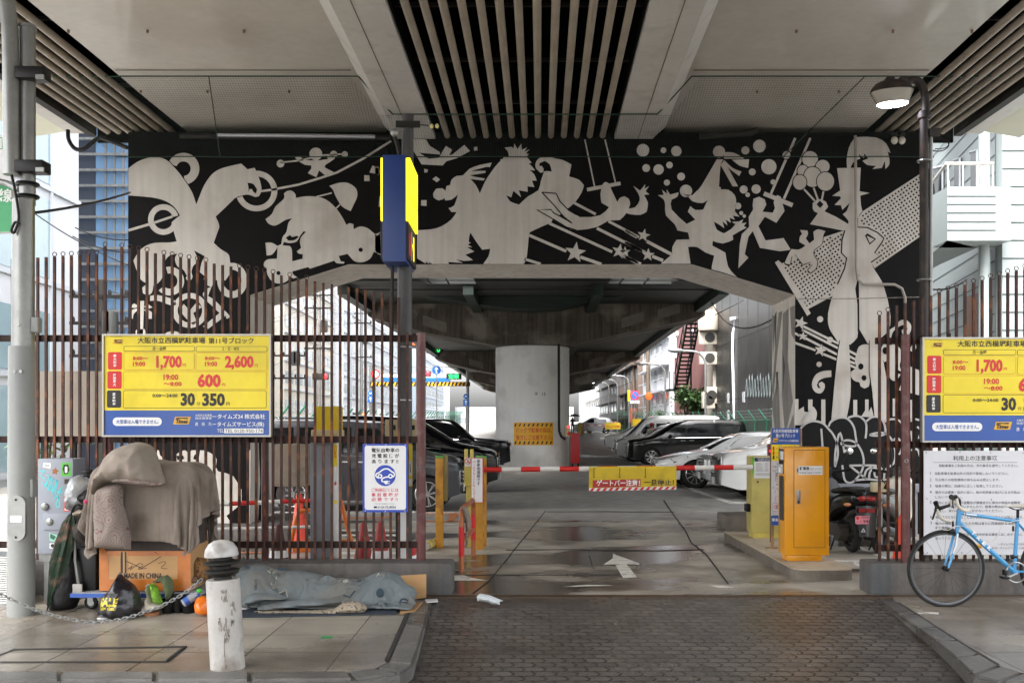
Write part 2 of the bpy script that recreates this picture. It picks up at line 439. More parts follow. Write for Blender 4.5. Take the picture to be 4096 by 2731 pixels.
# parking bay lines
ln = Print(lambda u, v, l=0: (lambda q: Vector((q.x, q.y, gz(q.y)+.003*l)))(G(u, v)))
for pts, w in ((((2445, 1808), (2540, 1842), (2650, 1890), (2775, 1960), (2925, 2010)), 11), (((2400, 1778), (2460, 1778), (2480, 1783)), 4), (((2920, 2010), (3080, 2012)), 8), (((3300, 2242), (3560, 2247)), 8), (((3390, 2170), (3560, 2240)), 8), (((3415, 2253), (3450, 2262)), 12), (((1700, 2050), (1900, 2050)), 3), (((1560, 2046), (1700, 2046)), 4)):
    ln.line(pts, w, M_paint, 1)
for y in (2120, 2140, 2163, 2190, 2212, 2232): ln.line([(1340, y), (1640, y)], 7, M_paint, 1)
ln.line([(860, 2085), (1560, 2068)], 5, M_orange_line, 1); ln.line([(900, 2210), (1100, 2208)], 6, M_orange_line, 1)
ln.line([(1700, 2085), (1830, 2085)], 5, M_orange_line, 1); ln.poly([(1790, 2085), (1800, 2055), (1835, 2053), (1810, 2085)], M_orange_line, 1)
ln.line([(1690, 2054), (1830, 2053)], 4, M_orange_line, 1)
tag(ln.build('bay_lines'), kind='structure')
# ---------------------------------------------------------------- pavements and kerbs either side of the entrance
def P0(l, z=0.): return [G(x, y)+Vector((0, 0, z)) for x, y in l]
MB_ = MB().mat(M_slab)
def walk(name, pts):
    b = MB().mat(M_slab); b.prism(P0(pts, 0.0), (0, 0, -.15)); return tag(b.build(name), kind='structure')
walk('pavement_left', [(-900, 2376), (1660, 2376), (1637, 2443), (1547, 2648), (1500, 2672), (1390, 2683), (-900, 2683)])
walk('pavement_right', [(3560, 2376), (3600, 2420), (3835, 2565), (3950, 2635), (4000, 2662), (4090, 2690), (5600, 2695), (5600, 2376)])
def kerb(name, inner, outer):
    b = MB().mat(M_kerb)
    for i in range(len(inner)-1):
        q = [inner[i], inner[i+1], outer[i+1], outer[i]]; pts = P0(q, .004); c = sum(pts, Vector())/4
        pts = [c+(v-c)*.994 for v in pts]; bm = bmesh.new()
        vs = [bm.verts.new(v) for v in pts]+[bm.verts.new(v+Vector((0, 0, -.16))) for v in pts]
        for f in ((0, 1, 2, 3), (7, 6, 5, 4), (0, 4, 5, 1), (1, 5, 6, 2), (2, 6, 7, 3), (3, 7, 4, 0)): bm.faces.new([vs[k] for k in f])
        bmesh.ops.bevel(bm, geom=[e for e in bm.edges if all(v in vs[:4] for v in e.verts)], offset=.018, segments=2, affect='EDGES')
        bm.verts.index_update(); b.add([v.co for v in bm.verts], [[v.index for v in f.verts] for f in bm.faces]); bm.free()
    return tag(b.build(name), kind='structure')
def lerp(a, b, n): return [(a[0]+(b[0]-a[0])*k/n, a[1]+(b[1]-a[1])*k/n) for k in range(n)]
kerb('kerb_left', lerp((1655, 2400), (1610, 2505), 2)+lerp((1610, 2505), (1547, 2648), 2)+[(1547, 2648), (1500, 2672), (1390, 2683)]+lerp((1000, 2684), (-900, 2684), 5),
     lerp((1728, 2400), (1698, 2505), 2)+lerp((1698, 2505), (1657, 2638), 2)+[(1652, 2655), (1600, 2690), (1420, 2715)]+lerp((1000, 2718), (-900, 2718), 5))
kerb('kerb_right', lerp((3590, 2404), (3835, 2562), 3)+[(3835, 2562), (3920, 2615), (4000, 2662), (4090, 2690)]+lerp((4400, 2694), (5600, 2698), 3),
     lerp((3520, 2404), (3740, 2562), 3)+[(3740, 2562), (3824, 2632), (3893, 2700), (4000, 2726)]+lerp((4400, 2735), (5600, 2735), 3))
gl = Print(lambda u, v, l=0: G(u, v)+Vector((0, 0, .003*l)))
gl.line([(1632, 2448), (1545, 2645)], 16, M_joint, 1); gl.line([(3592, 2412), (3832, 2566), (3995, 2662)], 13, M_joint, 1)
gl.line([(-50, 2640), (56, 2597), (748, 2586), (668, 2646), (0, 2648)], 6, M_joint, 1); gl.line([(740, 2588), (668, 2644)], 15, M_joint, 1)
gl.line([(1610, 2403), (1635, 2445)], 1, M_joint, 1)
tag(gl.build('pavement_joints'), kind='structure')
pt = Print(lambda u, v, l=0: G(u, v)+Vector((0, 0, .003*l)))
pt.line([(1283, 2548), (1330, 2548)], 8, mat('green_tape', '#2f9a55', .5), 1); pt.line([(3672, 2451), (3755, 2453)], 8, M_paint, 1)
tag(pt.build('pavement_tape'), kind='structure')
# ---------------------------------------------------------------- viaduct deck
M_soffit = mat('painted_soffit_steel', '#b0aba3', .36, var=.07, sc=.5, coat=.35, streak=.07, dirt=('#a0968a', .5, .9))
M_girder = mat('painted_girder', '#b8b5b0', .42, var=.08, sc=1.5, coat=.15, dirt=('#8f877e', .4, 3))
M_pipe = mat('louvre_pipe_paint', '#8d8376', .5, var=.14, sc=2.5)
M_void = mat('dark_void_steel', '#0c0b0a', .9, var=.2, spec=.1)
M_dsteel = mat('dark_steel', '#262421', .6, var=.2, spec=.25)
M_fascia = mat('deck_fascia', '#c9cbb9', .5, var=.05, sc=.8)
M_fgreen = mat('deck_fascia_green', '#cfd69f', .5, var=.05)
M_seam = mat('panel_seam', '#4c463f', .8)
M_rustbolt = mat('rusty_bolt', '#7d6552', .8)
def D(x, y, z): return Vector((x+.015*(y-15), y, z))
Y0, Y1 = -14.0, 15.35
deck = thing('viaduct_deck', 'elevated road deck overhead with cream steel soffit panels and rows of grey louvre pipes', 'viaduct', (0, 15, 6))
def slab(b, x0, x1, z0, z1, y0=Y0, y1=Y1):
    vs = [D(x, y, z) for y in (y0, y1) for z in (z0, z1) for x in (x0, x1)]
    return b.add(vs, [(0, 1, 3, 2), (4, 6, 7, 5), (0, 2, 6, 4), (1, 5, 7, 3), (0, 4, 5, 1), (2, 3, 7, 6)])
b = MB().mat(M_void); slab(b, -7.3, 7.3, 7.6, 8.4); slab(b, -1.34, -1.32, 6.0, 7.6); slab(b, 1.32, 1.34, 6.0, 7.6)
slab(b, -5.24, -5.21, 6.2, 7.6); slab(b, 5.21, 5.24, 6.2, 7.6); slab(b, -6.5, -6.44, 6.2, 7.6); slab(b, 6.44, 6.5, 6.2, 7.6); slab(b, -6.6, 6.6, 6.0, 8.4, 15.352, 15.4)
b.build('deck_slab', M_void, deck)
for s in (-1, 1):
    b = MB().mat(M_soffit); vs = []; x0, x1 = s*2.12, s*5.2
    # the plate is slightly pillowed between its stiffeners
    nx, ny = 24, 60
    def fn(u, v):
        x = x0+(x1-x0)*u; y = Y0+(Y1-Y0)*v
        return D(x, y, 6.14+.006*math.sin(x*4.4)*math.sin(y*2.2)+.004*noise.noise(Vector((x*.9, y*.8, 3))))
    b.grid(fn, nx, ny); b.build('soffit_panel', M_soffit, deck, norm=False)
    b = MB().mat(M_seam)
    for y in (12.6, 9.95, 7.3, 3.0): slab(b, min(x0, x1)+.05, max(x0, x1)-.05, 6.126, 6.132, y, y+.012)
    b.build('panel_seam', M_seam, deck)
    for y in (11.35, 10.25, 13.4):
        for x in (2.8, 3.9, 4.8): MB().mat(M_rustbolt).lathe(D(s*(x+.35*(y > 11)), y, 6.12), [(.016, .02), (.016, -.01), (.008, -.016)], 8).build('hanger_bolt', None, deck)
    # box girder with chamfered outer edge
    b = MB().mat(M_girder)
    sec = [(1.35, 6.6), (1.35, 5.95), (1.92, 5.95), (2.14, 6.16), (2.14, 6.6)]
    for y0, y1 in ((Y0, 6.4), (6.405, 9.0), (9.005, 11.3), (11.305, 13.5), (13.505, 15.05)):
        pts = [D(s*x, y0, z) for x, z in sec]; q = [D(s*x, y1, z) for x, z in sec]
        n = len(pts); b.add(pts+q, [(i, (i+1) % n, (i+1) % n+n, i+n) for i in range(n)]+[tuple(range(n)), tuple(range(2*n-1, n-1, -1))])
    b.mat(M_seam); slab(b, s*1.70-.004, s*1.70+.004, 5.946, 5.949, Y0, 15.05)
    b.build('box_girder', None, deck)
    # outer edge beam, soffit strip and fascia
    b = MB().mat(M_dsteel); slab(b, min(s*6.5, s*6.62), max(s*6.5, s*6.62), 6.02, 6.5, Y0, 15.1)
    b.build('edge_beam', M_dsteel, deck)
    b = MB().mat(M_girder); slab(b, min(s*6.62, s*6.92), max(s*6.62, s*6.92), 6.06, 6.5, Y0, 15.1)
    b.build('edge_strip', M_girder, deck)
    b = MB().mat(M_fascia); vs = [D(s*6.92, y, 6.10) for y in (Y0, 15.1)]+[D(s*7.5, y, 6.0) for y in (Y0, 15.1)]+[D(s*7.5, y, 6.9) for y in (Y0, 15.1)]
    b.add(vs, [(0, 1, 3, 2), (2, 3, 5, 4)]); b.mat(M_fgreen); b.add([D(s*7.52, y, z) for z in (6.3, 8.6) for y in (Y0, 15.1)]+[D(s*7.30, y, z) for z in (6.3, 8.6) for y in (Y0, 15.1)], [(0, 1, 3, 2), (4, 5, 7, 6)])
    b.build('fascia', None, deck)
def pipe(x, z, y1=15.2):
    b = MB().mat(M_pipe)
    for y0_, y1_ in ((Y0, 4.2), (4.2, 8.1), (8.1, 12.05), (12.05, y1)): b.tube([D(x, y0_+.004, z), D(x, y1_-.004, z)], .046, 12)
    b.build('louvre_pipe', M_pipe, deck)
for k in range(13): pipe(-1.17+k*.195, 6.0)
for s in (-1, 1):
    for k in range(7): pipe(s*(5.38+k*.165), 6.12)
for x0, x1, z, y in [(-1.32, 1.32, 6.10, y) for y in (8.2, 9.3, 10.6, 12.2, 13.8)]+[(min(s*5.25, s*6.45), max(s*5.25, s*6.45), 6.2, y) for s in (-1, 1) for y in (8.9, 11.2, 13.4)]:
    b = MB().mat(M_dsteel); slab(b, x0, x1, z, z+.04, y, y+.04); b.build('cross_angle', None, deck)
# ---------------------------------------------------------------- portal frame with the mural
PY, PT = 15.0, 1.4
M_conc = mat('pale_concrete', '#d3cdc5', .7, var=.08, sc=1.2, streak=.2, bump=.15)
M_black = mat('mural_black_paint', '#0e0d0d', .65, var=.25, sc=1.5, streak=.18, spec=.12)
M_white = mat('mural_white_paint', '#b9b4ad', .6, var=.06, sc=1.6, streak=.15, dirt=('#9c9389', .7, 1.1), bump=.06)
M_grey = mat('mural_grey_paint', '#8d8883', .6, var=.1, streak=.3)
portal = thing('mural_portal_frame', 'black portal frame of the viaduct painted with white circus figures', 'portal frame', (0, PY, 0))
def xz(px, py): q = W(px, py, PY); return (q.x, q.z)
L0, R0, TOP = -5.98, 5.99, 6.05
xi, xh, xj, xk = -4.14, -2.66, 2.52, 4.07
prof = [(L0, -.1), (xi, -.1), (xi, 3.60), (xh, 4.06), (xj, 4.06), (xk, 3.60), (xk, -.1), (R0, -.1), (R0, TOP), (L0, TOP)]
b = MB(); n = len(prof)
b.mat(M_black); b.flat([(x, PY, z) for x, z in prof])
b.mat(M_conc); b.flat([(x, PY+PT, z) for x, z in prof])
for i in range(n):
    (x0, z0), (x1, z1) = prof[i], prof[(i+1) % n]
    b.add([(x0, PY, z0), (x1, PY, z1), (x1, PY+PT, z1), (x0, PY+PT, z0)], [(0, 1, 2, 3)])
b.build('frame', None, portal)
K, Wt = M_black, M_white
R2, R3, R4, R8 = (480, 540, 1.96), (1500, 500, 1.96), (2500, 500, 1.7424), (480, 1800, 3.794)
RA, RB = (3080, 1150, 2.852), (3150, 1600, 2.851)
cur = [R2]
mu = Print(lambda u, v, l=0: W(cur[0][0]+u/cur[0][2], cur[0][1]+v/cur[0][2], PY-.002*l-.001))
def w(p, l=1, sm=3): mu.poly(p, Wt, l, sm)
def k(p, l=3, sm=3): mu.poly(p, K, l, sm)
def wl(p, wd, l=1, sm=0): mu.line(p, wd, Wt, l, sm)
def kl(p, wd, l=3, sm=0): mu.line(p, wd, K, l, sm)
# tumbling acrobat at the far left
mu.arc(497, 265, 57, 125, -160, 85, Wt, 1); mu.arc(1070, 440, 118, 164, -90, 160, Wt, 1, .97); mu.arc(340, 663, 76, 120, 30, 345, Wt, 1)
wl([(66, 748), (230, 700)], 20); wl([(262, 690), (410, 640)], 18); wl([(1040, 450), (1190, 430), (1400, 390), (1580, 335), (1700, 295), (1900, 190), (2125, 48)], 17)
w([(66, 262), (130, 215), (200, 185), (280, 172), (350, 190), (400, 225), (470, 300), (530, 390), (570, 460), (598, 545), (620, 490), (660, 395), (720, 310), (790, 265), (880, 240), (950, 225), (1000, 270), (1055, 258), (1080, 310), (1105, 390), (1108, 440), (1090, 480), (1060, 487), (1030, 475), (1000, 468), (960, 475), (900, 500), (830, 565), (750, 640), (778, 710), (765, 760), (735, 845), (790, 895), (850, 935), (862, 990), (870, 1070), (825, 1140), (745, 1138), (715, 1195), (665, 1165), (690, 1135), (655, 1130), (668, 1110), (625, 1075), (640, 1000), (665, 950), (580, 905), (605, 960), (600, 1000), (572, 1030), (560, 1075), (570, 1110), (555, 1138), (530, 1145), (515, 1122), (525, 1105), (495, 1055), (450, 1030), (430, 970), (450, 930), (390, 945), (355, 985), (345, 1045), (335, 1110), (300, 1160), (262, 1180), (250, 1235), (215, 1260), (180, 1240), (175, 1195), (215, 1165), (165, 1135), (130, 1060), (105, 985), (150, 910), (210, 865), (280, 845), (380, 843), (445, 835), (425, 770), (405, 700), (415, 675), (470, 632), (430, 570), (360, 520), (250, 490), (66, 475)], 2)
kl([(385, 205), (470, 300), (545, 405)], 6); k([(1000, 375), (1045, 385), (1075, 430), (1065, 460), (1045, 445), (1035, 425), (1015, 425), (1005, 455), (1008, 420)]); kl([(990, 470), (930, 485), (890, 505)], 5)
mu.arc(390, 1145, 60, 113, -105, 140, Wt, 3); mu.arc(880, 1140, 72, 118, -115, 185, Wt, 1, 1.17)
mu.arc(548, 1375, 96, 138, 0, 360, Wt, 1)
w([(467, 1375), (500, 1325), (548, 1375), (600, 1312), (640, 1350), (575, 1395), (600, 1460), (575, 1490), (520, 1440)], 1, 0)
w([(655, 1270), (690, 1262), (740, 1290), (872, 1428), (835, 1440), (830, 1415), (690, 1520), (650, 1500), (780, 1395), (690, 1310)], 1, 0)
w([(236, 1262), (300, 1255), (420, 1290), (440, 1330), (400, 1335), (300, 1300), (236, 1300)], 1); w([(650, 1240), (690, 1200), (715, 1195), (690, 1262), (650, 1262)], 1, 0)
w([(140, 1300), (190, 1300), (185, 1420), (180, 1560), (130, 1560), (145, 1440)], 1, 0)
for q in ([(75, 1350), (110, 1320), (150, 1340), (120, 1355)], [(78, 1430), (85, 1375), (130, 1360), (150, 1365), (110, 1400), (100, 1440)], [(255, 1350), (220, 1325), (185, 1345), (215, 1365)], [(250, 1440), (250, 1390), (215, 1365), (185, 1370), (215, 1400), (220, 1440)]): w(q, 1)
w([(100, 1568), (130, 1525), (190, 1520), (215, 1568)], 1); w([(320, 1568), (390, 1540), (450, 1542), (480, 1568)], 1)
# bear on a little bike
w([(1140, 660), (1190, 620), (1220, 560), (1285, 500), (1285, 460), (1310, 440), (1345, 437), (1375, 465), (1378, 495), (1450, 482), (1545, 485), (1620, 510), (1690, 570), (1740, 640), (1775, 705), (1800, 692), (1830, 700), (1832, 740), (1880, 718), (1940, 730), (1990, 770), (2012, 775), (2045, 755), (2045, 935), (1990, 915), (1960, 970), (1900, 998), (1840, 990), (1800, 950), (1785, 932), (1715, 948), (1730, 990), (1760, 995), (1755, 1008), (1700, 1005), (1680, 985), (1490, 1048), (1475, 1035), (1350, 1070), (1360, 1095), (1390, 1115), (1360, 1125), (1335, 1110), (1310, 1145), (1250, 1165), (1190, 1145), (1155, 1090), (1150, 1045), (1128, 1030), (1130, 1000), (1160, 975), (1230, 970), (1235, 880), (1195, 935), (1150, 945), (1140, 845), (1190, 845), (1235, 870), (1265, 855), (1275, 800), (1305, 760), (1320, 690), (1350, 655), (1300, 665), (1220, 710), (1165, 695)], 1)
k([(1350, 990), (1430, 970), (1432, 935), (1400, 930), (1385, 912), (1420, 885), (1410, 840), (1420, 800), (1458, 760), (1440, 755), (1412, 790), (1385, 835), (1330, 848), (1285, 838), (1275, 865), (1330, 870), (1348, 900)], 3); k([(1300, 805), (1330, 785), (1350, 800), (1390, 790), (1400, 800), (1365, 825), (1320, 828)], 3)
mu.circ(1887, 900, 17, K, 3); mu.circ(1242, 1082, 16, K, 3)
w([(1640, 400), (1720, 375), (1790, 378), (1850, 420), (1860, 480), (1835, 540), (1808, 597), (1740, 560), (1690, 480), (1670, 430)], 1); wl([(1540, 485), (1660, 455)], 11); wl([(1695, 575), (1725, 545)], 11)
# tightrope walker
mu.circ(1535, 150, 50, Wt, 1); wl([(1255, 217), (1400, 202), (1500, 180)], 12); wl([(1580, 160), (1762, 150)], 12)
for q in ((1258, 225, 30), (1675, 152, 28), (1762, 152, 24)): mu.circ(*q, Wt, 1)
w([(1372, 178), (1405, 165), (1440, 195), (1500, 200), (1560, 200), (1630, 190), (1622, 165), (1660, 150), (1685, 185), (1650, 210), (1610, 235), (1605, 255), (1680, 295), (1610, 318), (1560, 278), (1540, 332), (1472, 300), (1500, 265), (1500, 240), (1450, 235), (1395, 205)], 1, 0)
for q in ([(1915, 315), (1955, 318), (1958, 362), (1915, 362)], [(1980, 240), (2033, 262), (2035, 310), (1955, 295)], [(2035, 480), (2050, 480), (2050, 560), (2028, 565)]): w(q, 1, 0)
# lion, elephant and trapeze flyer
cur[0] = R3
for q in ([(385, 345), (415, 350), (410, 372), (388, 374)], [(450, 425), (478, 402), (510, 428), (485, 450)], [(362, 590), (405, 590), (404, 635), (360, 632)], [(0, 325), (30, 332), (34, 392), (0, 380)], [(775, 175), (802, 170), (805, 198), (778, 203)], [(0, 850), (20, 870), (42, 835), (45, 1020), (20, 1010), (0, 985)]): w(q, 1, 0)
w([(290, 110), (400, 115), (430, 165), (510, 215), (508, 233), (345, 218), (420, 265), (500, 258), (555, 165), (605, 195), (580, 240), (610, 230), (700, 157), (745, 205), (640, 262), (560, 285), (530, 318), (365, 310), (300, 200)], 1, 0)
w([(1015, 178), (1070, 172), (1088, 185), (1092, 147), (1117, 190), (1147, 148), (1150, 195), (1192, 178), (1170, 212), (1212, 192), (1182, 225), (1205, 228), (1190, 250), (1205, 268), (1000, 268), (1015, 245), (1050, 245), (1040, 205)], 1, 0)
w([(985, 280), (1000, 268), (1205, 268), (1228, 298), (1205, 302), (1232, 328), (1255, 357), (1213, 355), (1250, 390), (1268, 438), (1230, 436), (1250, 488), (1195, 482), (1198, 525), (1128, 512), (1145, 567), (1085, 517), (1068, 568), (1030, 552), (1060, 600), (1130, 625), (1200, 560), (1280, 512), (1300, 440), (1325, 370), (1300, 376), (1265, 345), (1258, 305), (1285, 262), (1350, 248), (1420, 265), (1470, 275), (1540, 310), (1522, 405), (1600, 430), (1638, 475), (1620, 530), (1570, 605), (1505, 660), (1440, 712), (1390, 745), (1380, 765), (1300, 800), (1215, 840), (1205, 880), (1190, 1040), (1165, 1090), (848, 1090), (890, 1030), (903, 970), (840, 978), (790, 910), (748, 843), (738, 880), (735, 918), (752, 922), (728, 938), (762, 958), (722, 958), (778, 992), (708, 1018), (768, 1058), (700, 1066), (632, 1052), (690, 1082), (572, 1074), (582, 1090), (330, 1090), (330, 825), (440, 818), (520, 795), (600, 740), (640, 683), (600, 683), (576, 652), (622, 630), (650, 546), (600, 585), (550, 592), (548, 575), (500, 592), (462, 572), (455, 540), (480, 500), (530, 498), (552, 520), (560, 480), (590, 470), (600, 430), (640, 400), (690, 395), (740, 345), (820, 315), (916, 296), (900, 332), (870, 330), (752, 362), (868, 360), (866, 376), (742, 396), (800, 410), (862, 420), (850, 436), (748, 425), (790, 470), (822, 537), (860, 450), (890, 400), (940, 330)], 1, 2)
k([(1290, 300), (1330, 283), (1370, 310), (1386, 366), (1335, 362), (1318, 375), (1322, 345), (1305, 320), (1288, 325)]); mu.circ(1303, 347, 17, Wt, 4)
k([(330, 1045), (345, 1055), (400, 1088), (395, 1070), (425, 1088), (425, 1075), (450, 1090), (330, 1090)], 3, 0)
for p_, wd in (([(1560, 610), (1730, 700)], 20), ([(1365, 770), (1860, 995)], 21), ([(1210, 865), (1500, 990)], 22), ([(1170, 1050), (1300, 1090)], 20), ([(1610, 1035), (1775, 1092)], 24), ([(1830, 755), (2070, 880)], 20), ([(1740, 810), (2120, 1000)], 22), ([(1940, 1025), (2085, 1090)], 22), ([(1645, 115), (1722, 485)], 11), ([(1803, 115), (1885, 450)], 11), ([(1662, 508), (1925, 458)], 28)): wl(p_, wd)
for q in ((1570, 1000, 86, 8), (1915, 990, 62, 12)): mu.star(q[0], q[1], q[2]+9, K, 2, q[3]); mu.star(q[0], q[1], q[2], Wt, 3, q[3])
fly = [(1308, 528), (1420, 537), (1450, 600), (1520, 670), (1615, 722), (1765, 708), (1835, 645), (1775, 610), (1768, 540), (1785, 465), (1808, 447), (1835, 460), (1850, 500), (1900, 605), (1920, 572), (1955, 560), (1990, 580), (2000, 620), (1988, 655), (2040, 645), (2075, 590), (2065, 540), (2025, 478), (2078, 515), (2120, 465), (2112, 500), (2150, 478), (2122, 520), (2152, 545), (2108, 550), (2140, 610), (2130, 680), (2080, 705), (2000, 700), (1970, 690), (1920, 745), (1830, 750), (1740, 800), (1580, 825), (1500, 800), (1400, 740), (1270, 665), (1380, 663), (1400, 690), (1450, 715), (1545, 770), (1480, 720), (1400, 625)]
kl(fly[:5], 9, 4); kl(fly[38:]+[fly[0]], 9, 4); w(fly, 3, 2)
# juggling clown, second trapeze, balloons
cur[0] = R4
for q in ((125, 177, 44), (268, 177, 20), (358, 183, 36), (148, 301, 27), (234, 311, 36), (310, 280, 23), (391, 360, 27), (292, 402, 21), (425, 460, 43), (655, 187, 42), (839, 178, 28), (937, 148, 44), (887, 328, 24), (1003, 292, 53), (1032, 398, 18), (827, 450, 28), (855, 487, 16), (914, 447, 32), (787, 565, 23), (810, 614, 14), (831, 635, 12)): mu.circ(*q, Wt, 1)
wl([(1187, 92), (1015, 485)], 17); wl([(1292, 92), (1108, 515)], 17); wl([(968, 478), (1168, 560)], 30)
mu.circ(1125, 210, 34, K, 2); mu.circ(1125, 210, 27, Wt, 3)
for q in ((130, 770, 48, 12), (160, 905, 48, 5), (0, 885, 40, 0)): mu.star(q[0], q[1], q[2]+8, K, 2, q[3]); mu.star(q[0], q[1], q[2], Wt, 3, q[3])
wl([(0, 735), (85, 785)], 18); wl([(150, 810), (325, 902)], 22); wl([(0, 815), (120, 880)], 20); wl([(190, 915), (265, 945)], 22); wl([(0, 915), (90, 965)], 22)
w([(640, 240), (685, 240), (665, 290), (655, 430), (668, 435), (668, 450), (720, 452), (765, 490), (775, 545), (765, 600), (798, 640), (752, 632), (765, 662), (728, 645), (738, 682), (702, 660), (714, 700), (680, 672), (692, 720), (650, 690), (620, 675), (640, 730), (690, 755), (740, 725), (770, 690), (745, 675), (762, 688), (825, 658), (812, 686), (847, 680), (828, 705), (848, 716), (800, 740), (750, 770), (755, 800), (682, 826), (612, 808), (608, 840), (700, 890), (718, 985), (760, 1040), (785, 1062), (690, 1030), (605, 1006), (605, 985), (622, 910), (560, 888), (500, 850), (440, 850), (457, 967), (248, 968), (330, 900), (330, 850), (360, 800), (450, 797), (440, 750), (365, 735), (345, 690), (285, 630), (280, 560), (270, 520), (230, 490), (270, 488), (258, 452), (293, 480), (290, 448), (315, 485), (374, 470), (365, 500), (325, 520), (325, 590), (430, 690), (490, 660), (438, 605), (455, 565), (490, 592), (545, 590), (578, 520), (540, 545), (470, 532), (440, 500), (390, 480), (470, 490), (500, 460), (535, 420)], 1, 2)
for q in ([(690, 245), (735, 330), (788, 428), (750, 428), (668, 282)], [(692, 245), (750, 300), (812, 325), (796, 356), (722, 300)], [(745, 243), (865, 240), (858, 300), (800, 285)], [(690, 190), (760, 195), (832, 236), (690, 236)]): w(q, 1)
w([(890, 560), (895, 515), (935, 500), (975, 520), (985, 555), (958, 605), (1030, 612), (1045, 580), (1035, 540), (1060, 488), (1085, 500), (1112, 600), (1055, 682), (975, 640), (930, 705), (980, 805), (1105, 788), (1150, 860), (1155, 870), (1080, 880), (940, 856), (890, 740), (860, 780), (835, 900), (860, 925), (790, 998), (800, 830), (815, 760), (865, 710), (862, 640), (893, 590)], 3, 0)
wl([(1245, 445), (1322, 528)], 13); wl([(1312, 430), (1345, 522)], 13); wl([(1385, 455), (1372, 522)], 13)
for q in ((1290, 238, 55, 55), (1240, 322, 38, 42), (1378, 290, 48, 46), (1308, 363, 62, 70), (1218, 400, 47, 52), (1397, 394, 60, 65)):
    mu.circ(q[0], q[1], q[2]+6, K, 2+.01*q[1], q[3]+6); mu.circ(q[0], q[1], q[2], Wt, 2.3+.01*q[1], q[3])
w([(1345, 615), (1318, 602), (1308, 580), (1308, 545), (1335, 522), (1365, 517), (1400, 535), (1416, 570), (1390, 602), (1470, 640), (1555, 690), (1560, 745), (1440, 720), (1290, 692)], 1, 0); k([(1358, 528), (1384, 553), (1360, 580), (1335, 553)], 3, 0)
# checkered coat tails
def checks(poly, a, d, s):
    mu.poly(poly, Wt, 1); ca, sa = math.cos(R(a)), math.sin(R(a))
    for i in range(-60, 60):
        for j in range(-60, 60):
            x = (i*d)*ca-(j*d)*sa+1500; y = (i*d)*sa+(j*d)*ca+800
            if all(inside((x+ex*s, y+ey*s), poly) for ex in (-1, 1) for ey in (-1, 1)):
                mu.poly([(x+(ex*ca-ey*sa)*s*.5, y+(ex*sa+ey*ca)*s*.5) for ex, ey in ((-1, -1), (1, -1), (1, 1), (-1, 1))], K, 2)
checks([(1620, 650), (1660, 600), (2074, 330), (2074, 765), (1740, 998), (1715, 960), (1775, 915), (1740, 890), (1805, 790), (1760, 750), (1690, 715), (1620, 710)], -34, 25, 12)
checks([(1070, 945), (1095, 965), (1360, 790), (1530, 735), (1510, 890), (1545, 930), (1530, 1000), (1450, 1190), (1262, 1290)], -34, 25, 12)
w([(1045, 958), (1070, 942), (1295, 1312), (1270, 1330)], 3, 0)
bear = [(1220, 732), (1270, 735), (1276, 758), (1260, 790), (1285, 825), (1318, 800), (1313, 745), (1345, 727), (1397, 740), (1382, 770), (1370, 830), (1320, 870), (1315, 905), (1340, 950), (1330, 1000), (1292, 1030), (1275, 1010), (1305, 978), (1290, 955), (1240, 972), (1215, 940), (1190, 905), (1160, 920), (1150, 972), (1112, 962), (1140, 900), (1160, 865), (1215, 867), (1258, 840), (1215, 815), (1218, 780), (1235, 760)]
kl(bear+bear[:2], 10, 4, 3); w(bear, 5)
# tall clown
body = [(1478, 302), (1643, 298), (1635, 462), (1705, 475), (1640, 493), (1645, 560), (1655, 600), (1620, 650), (1620, 712), (1690, 715), (1760, 750), (1805, 790), (1790, 820), (1740, 890), (1777, 915), (1715, 957), (1740, 1010), (1790, 1090), (1820, 1180), (1845, 1290), (1850, 1370), (1840, 1420), (1800, 1470), (1730, 1520), (1690, 1520), (1632, 1420), (1620, 1420), (1620, 1480), (1570, 1530), (1490, 1520), (1440, 1440), (1415, 1340), (1420, 1290), (1440, 1210), (1480, 1110), (1530, 1000), (1545, 928), (1508, 892), (1512, 800), (1532, 735), (1555, 690), (1555, 665), (1517, 622), (1545, 600), (1565, 545), (1515, 592), (1505, 560), (1460, 558), (1505, 512), (1500, 498), (1443, 495), (1500, 457)]
kl([(1532, 735), (1512, 800), (1508, 892), (1545, 928), (1530, 1000), (1480, 1110)], 9, 4); kl([(1620, 650), (1620, 712), (1690, 715), (1760, 750), (1805, 790), (1790, 820), (1740, 890), (1777, 915), (1715, 957)], 9, 4, 0)
w(body, 3, 2); k([(1672, 770), (1690, 755), (1750, 795), (1705, 835)], 4); mu.poly([(1685, 772), (1738, 797), (1706, 822)], Wt, 5); k([(1632, 1035), (1605, 1140), (1620, 1250), (1622, 1420), (1634, 1420), (1632, 1250), (1630, 1100)], 4, 0)
w([(1545, 240), (1560, 160), (1590, 105), (1620, 85), (1750, 88), (1820, 130), (1850, 195), (1830, 187), (1843, 240), (1840, 280), (1815, 307), (1812, 250), (1790, 300), (1725, 308), (1750, 285), (1690, 280), (1655, 250), (1695, 235), (1668, 198), (1665, 232), (1628, 203), (1640, 237), (1600, 250), (1575, 290), (1575, 302), (1548, 300)], 2, 2)
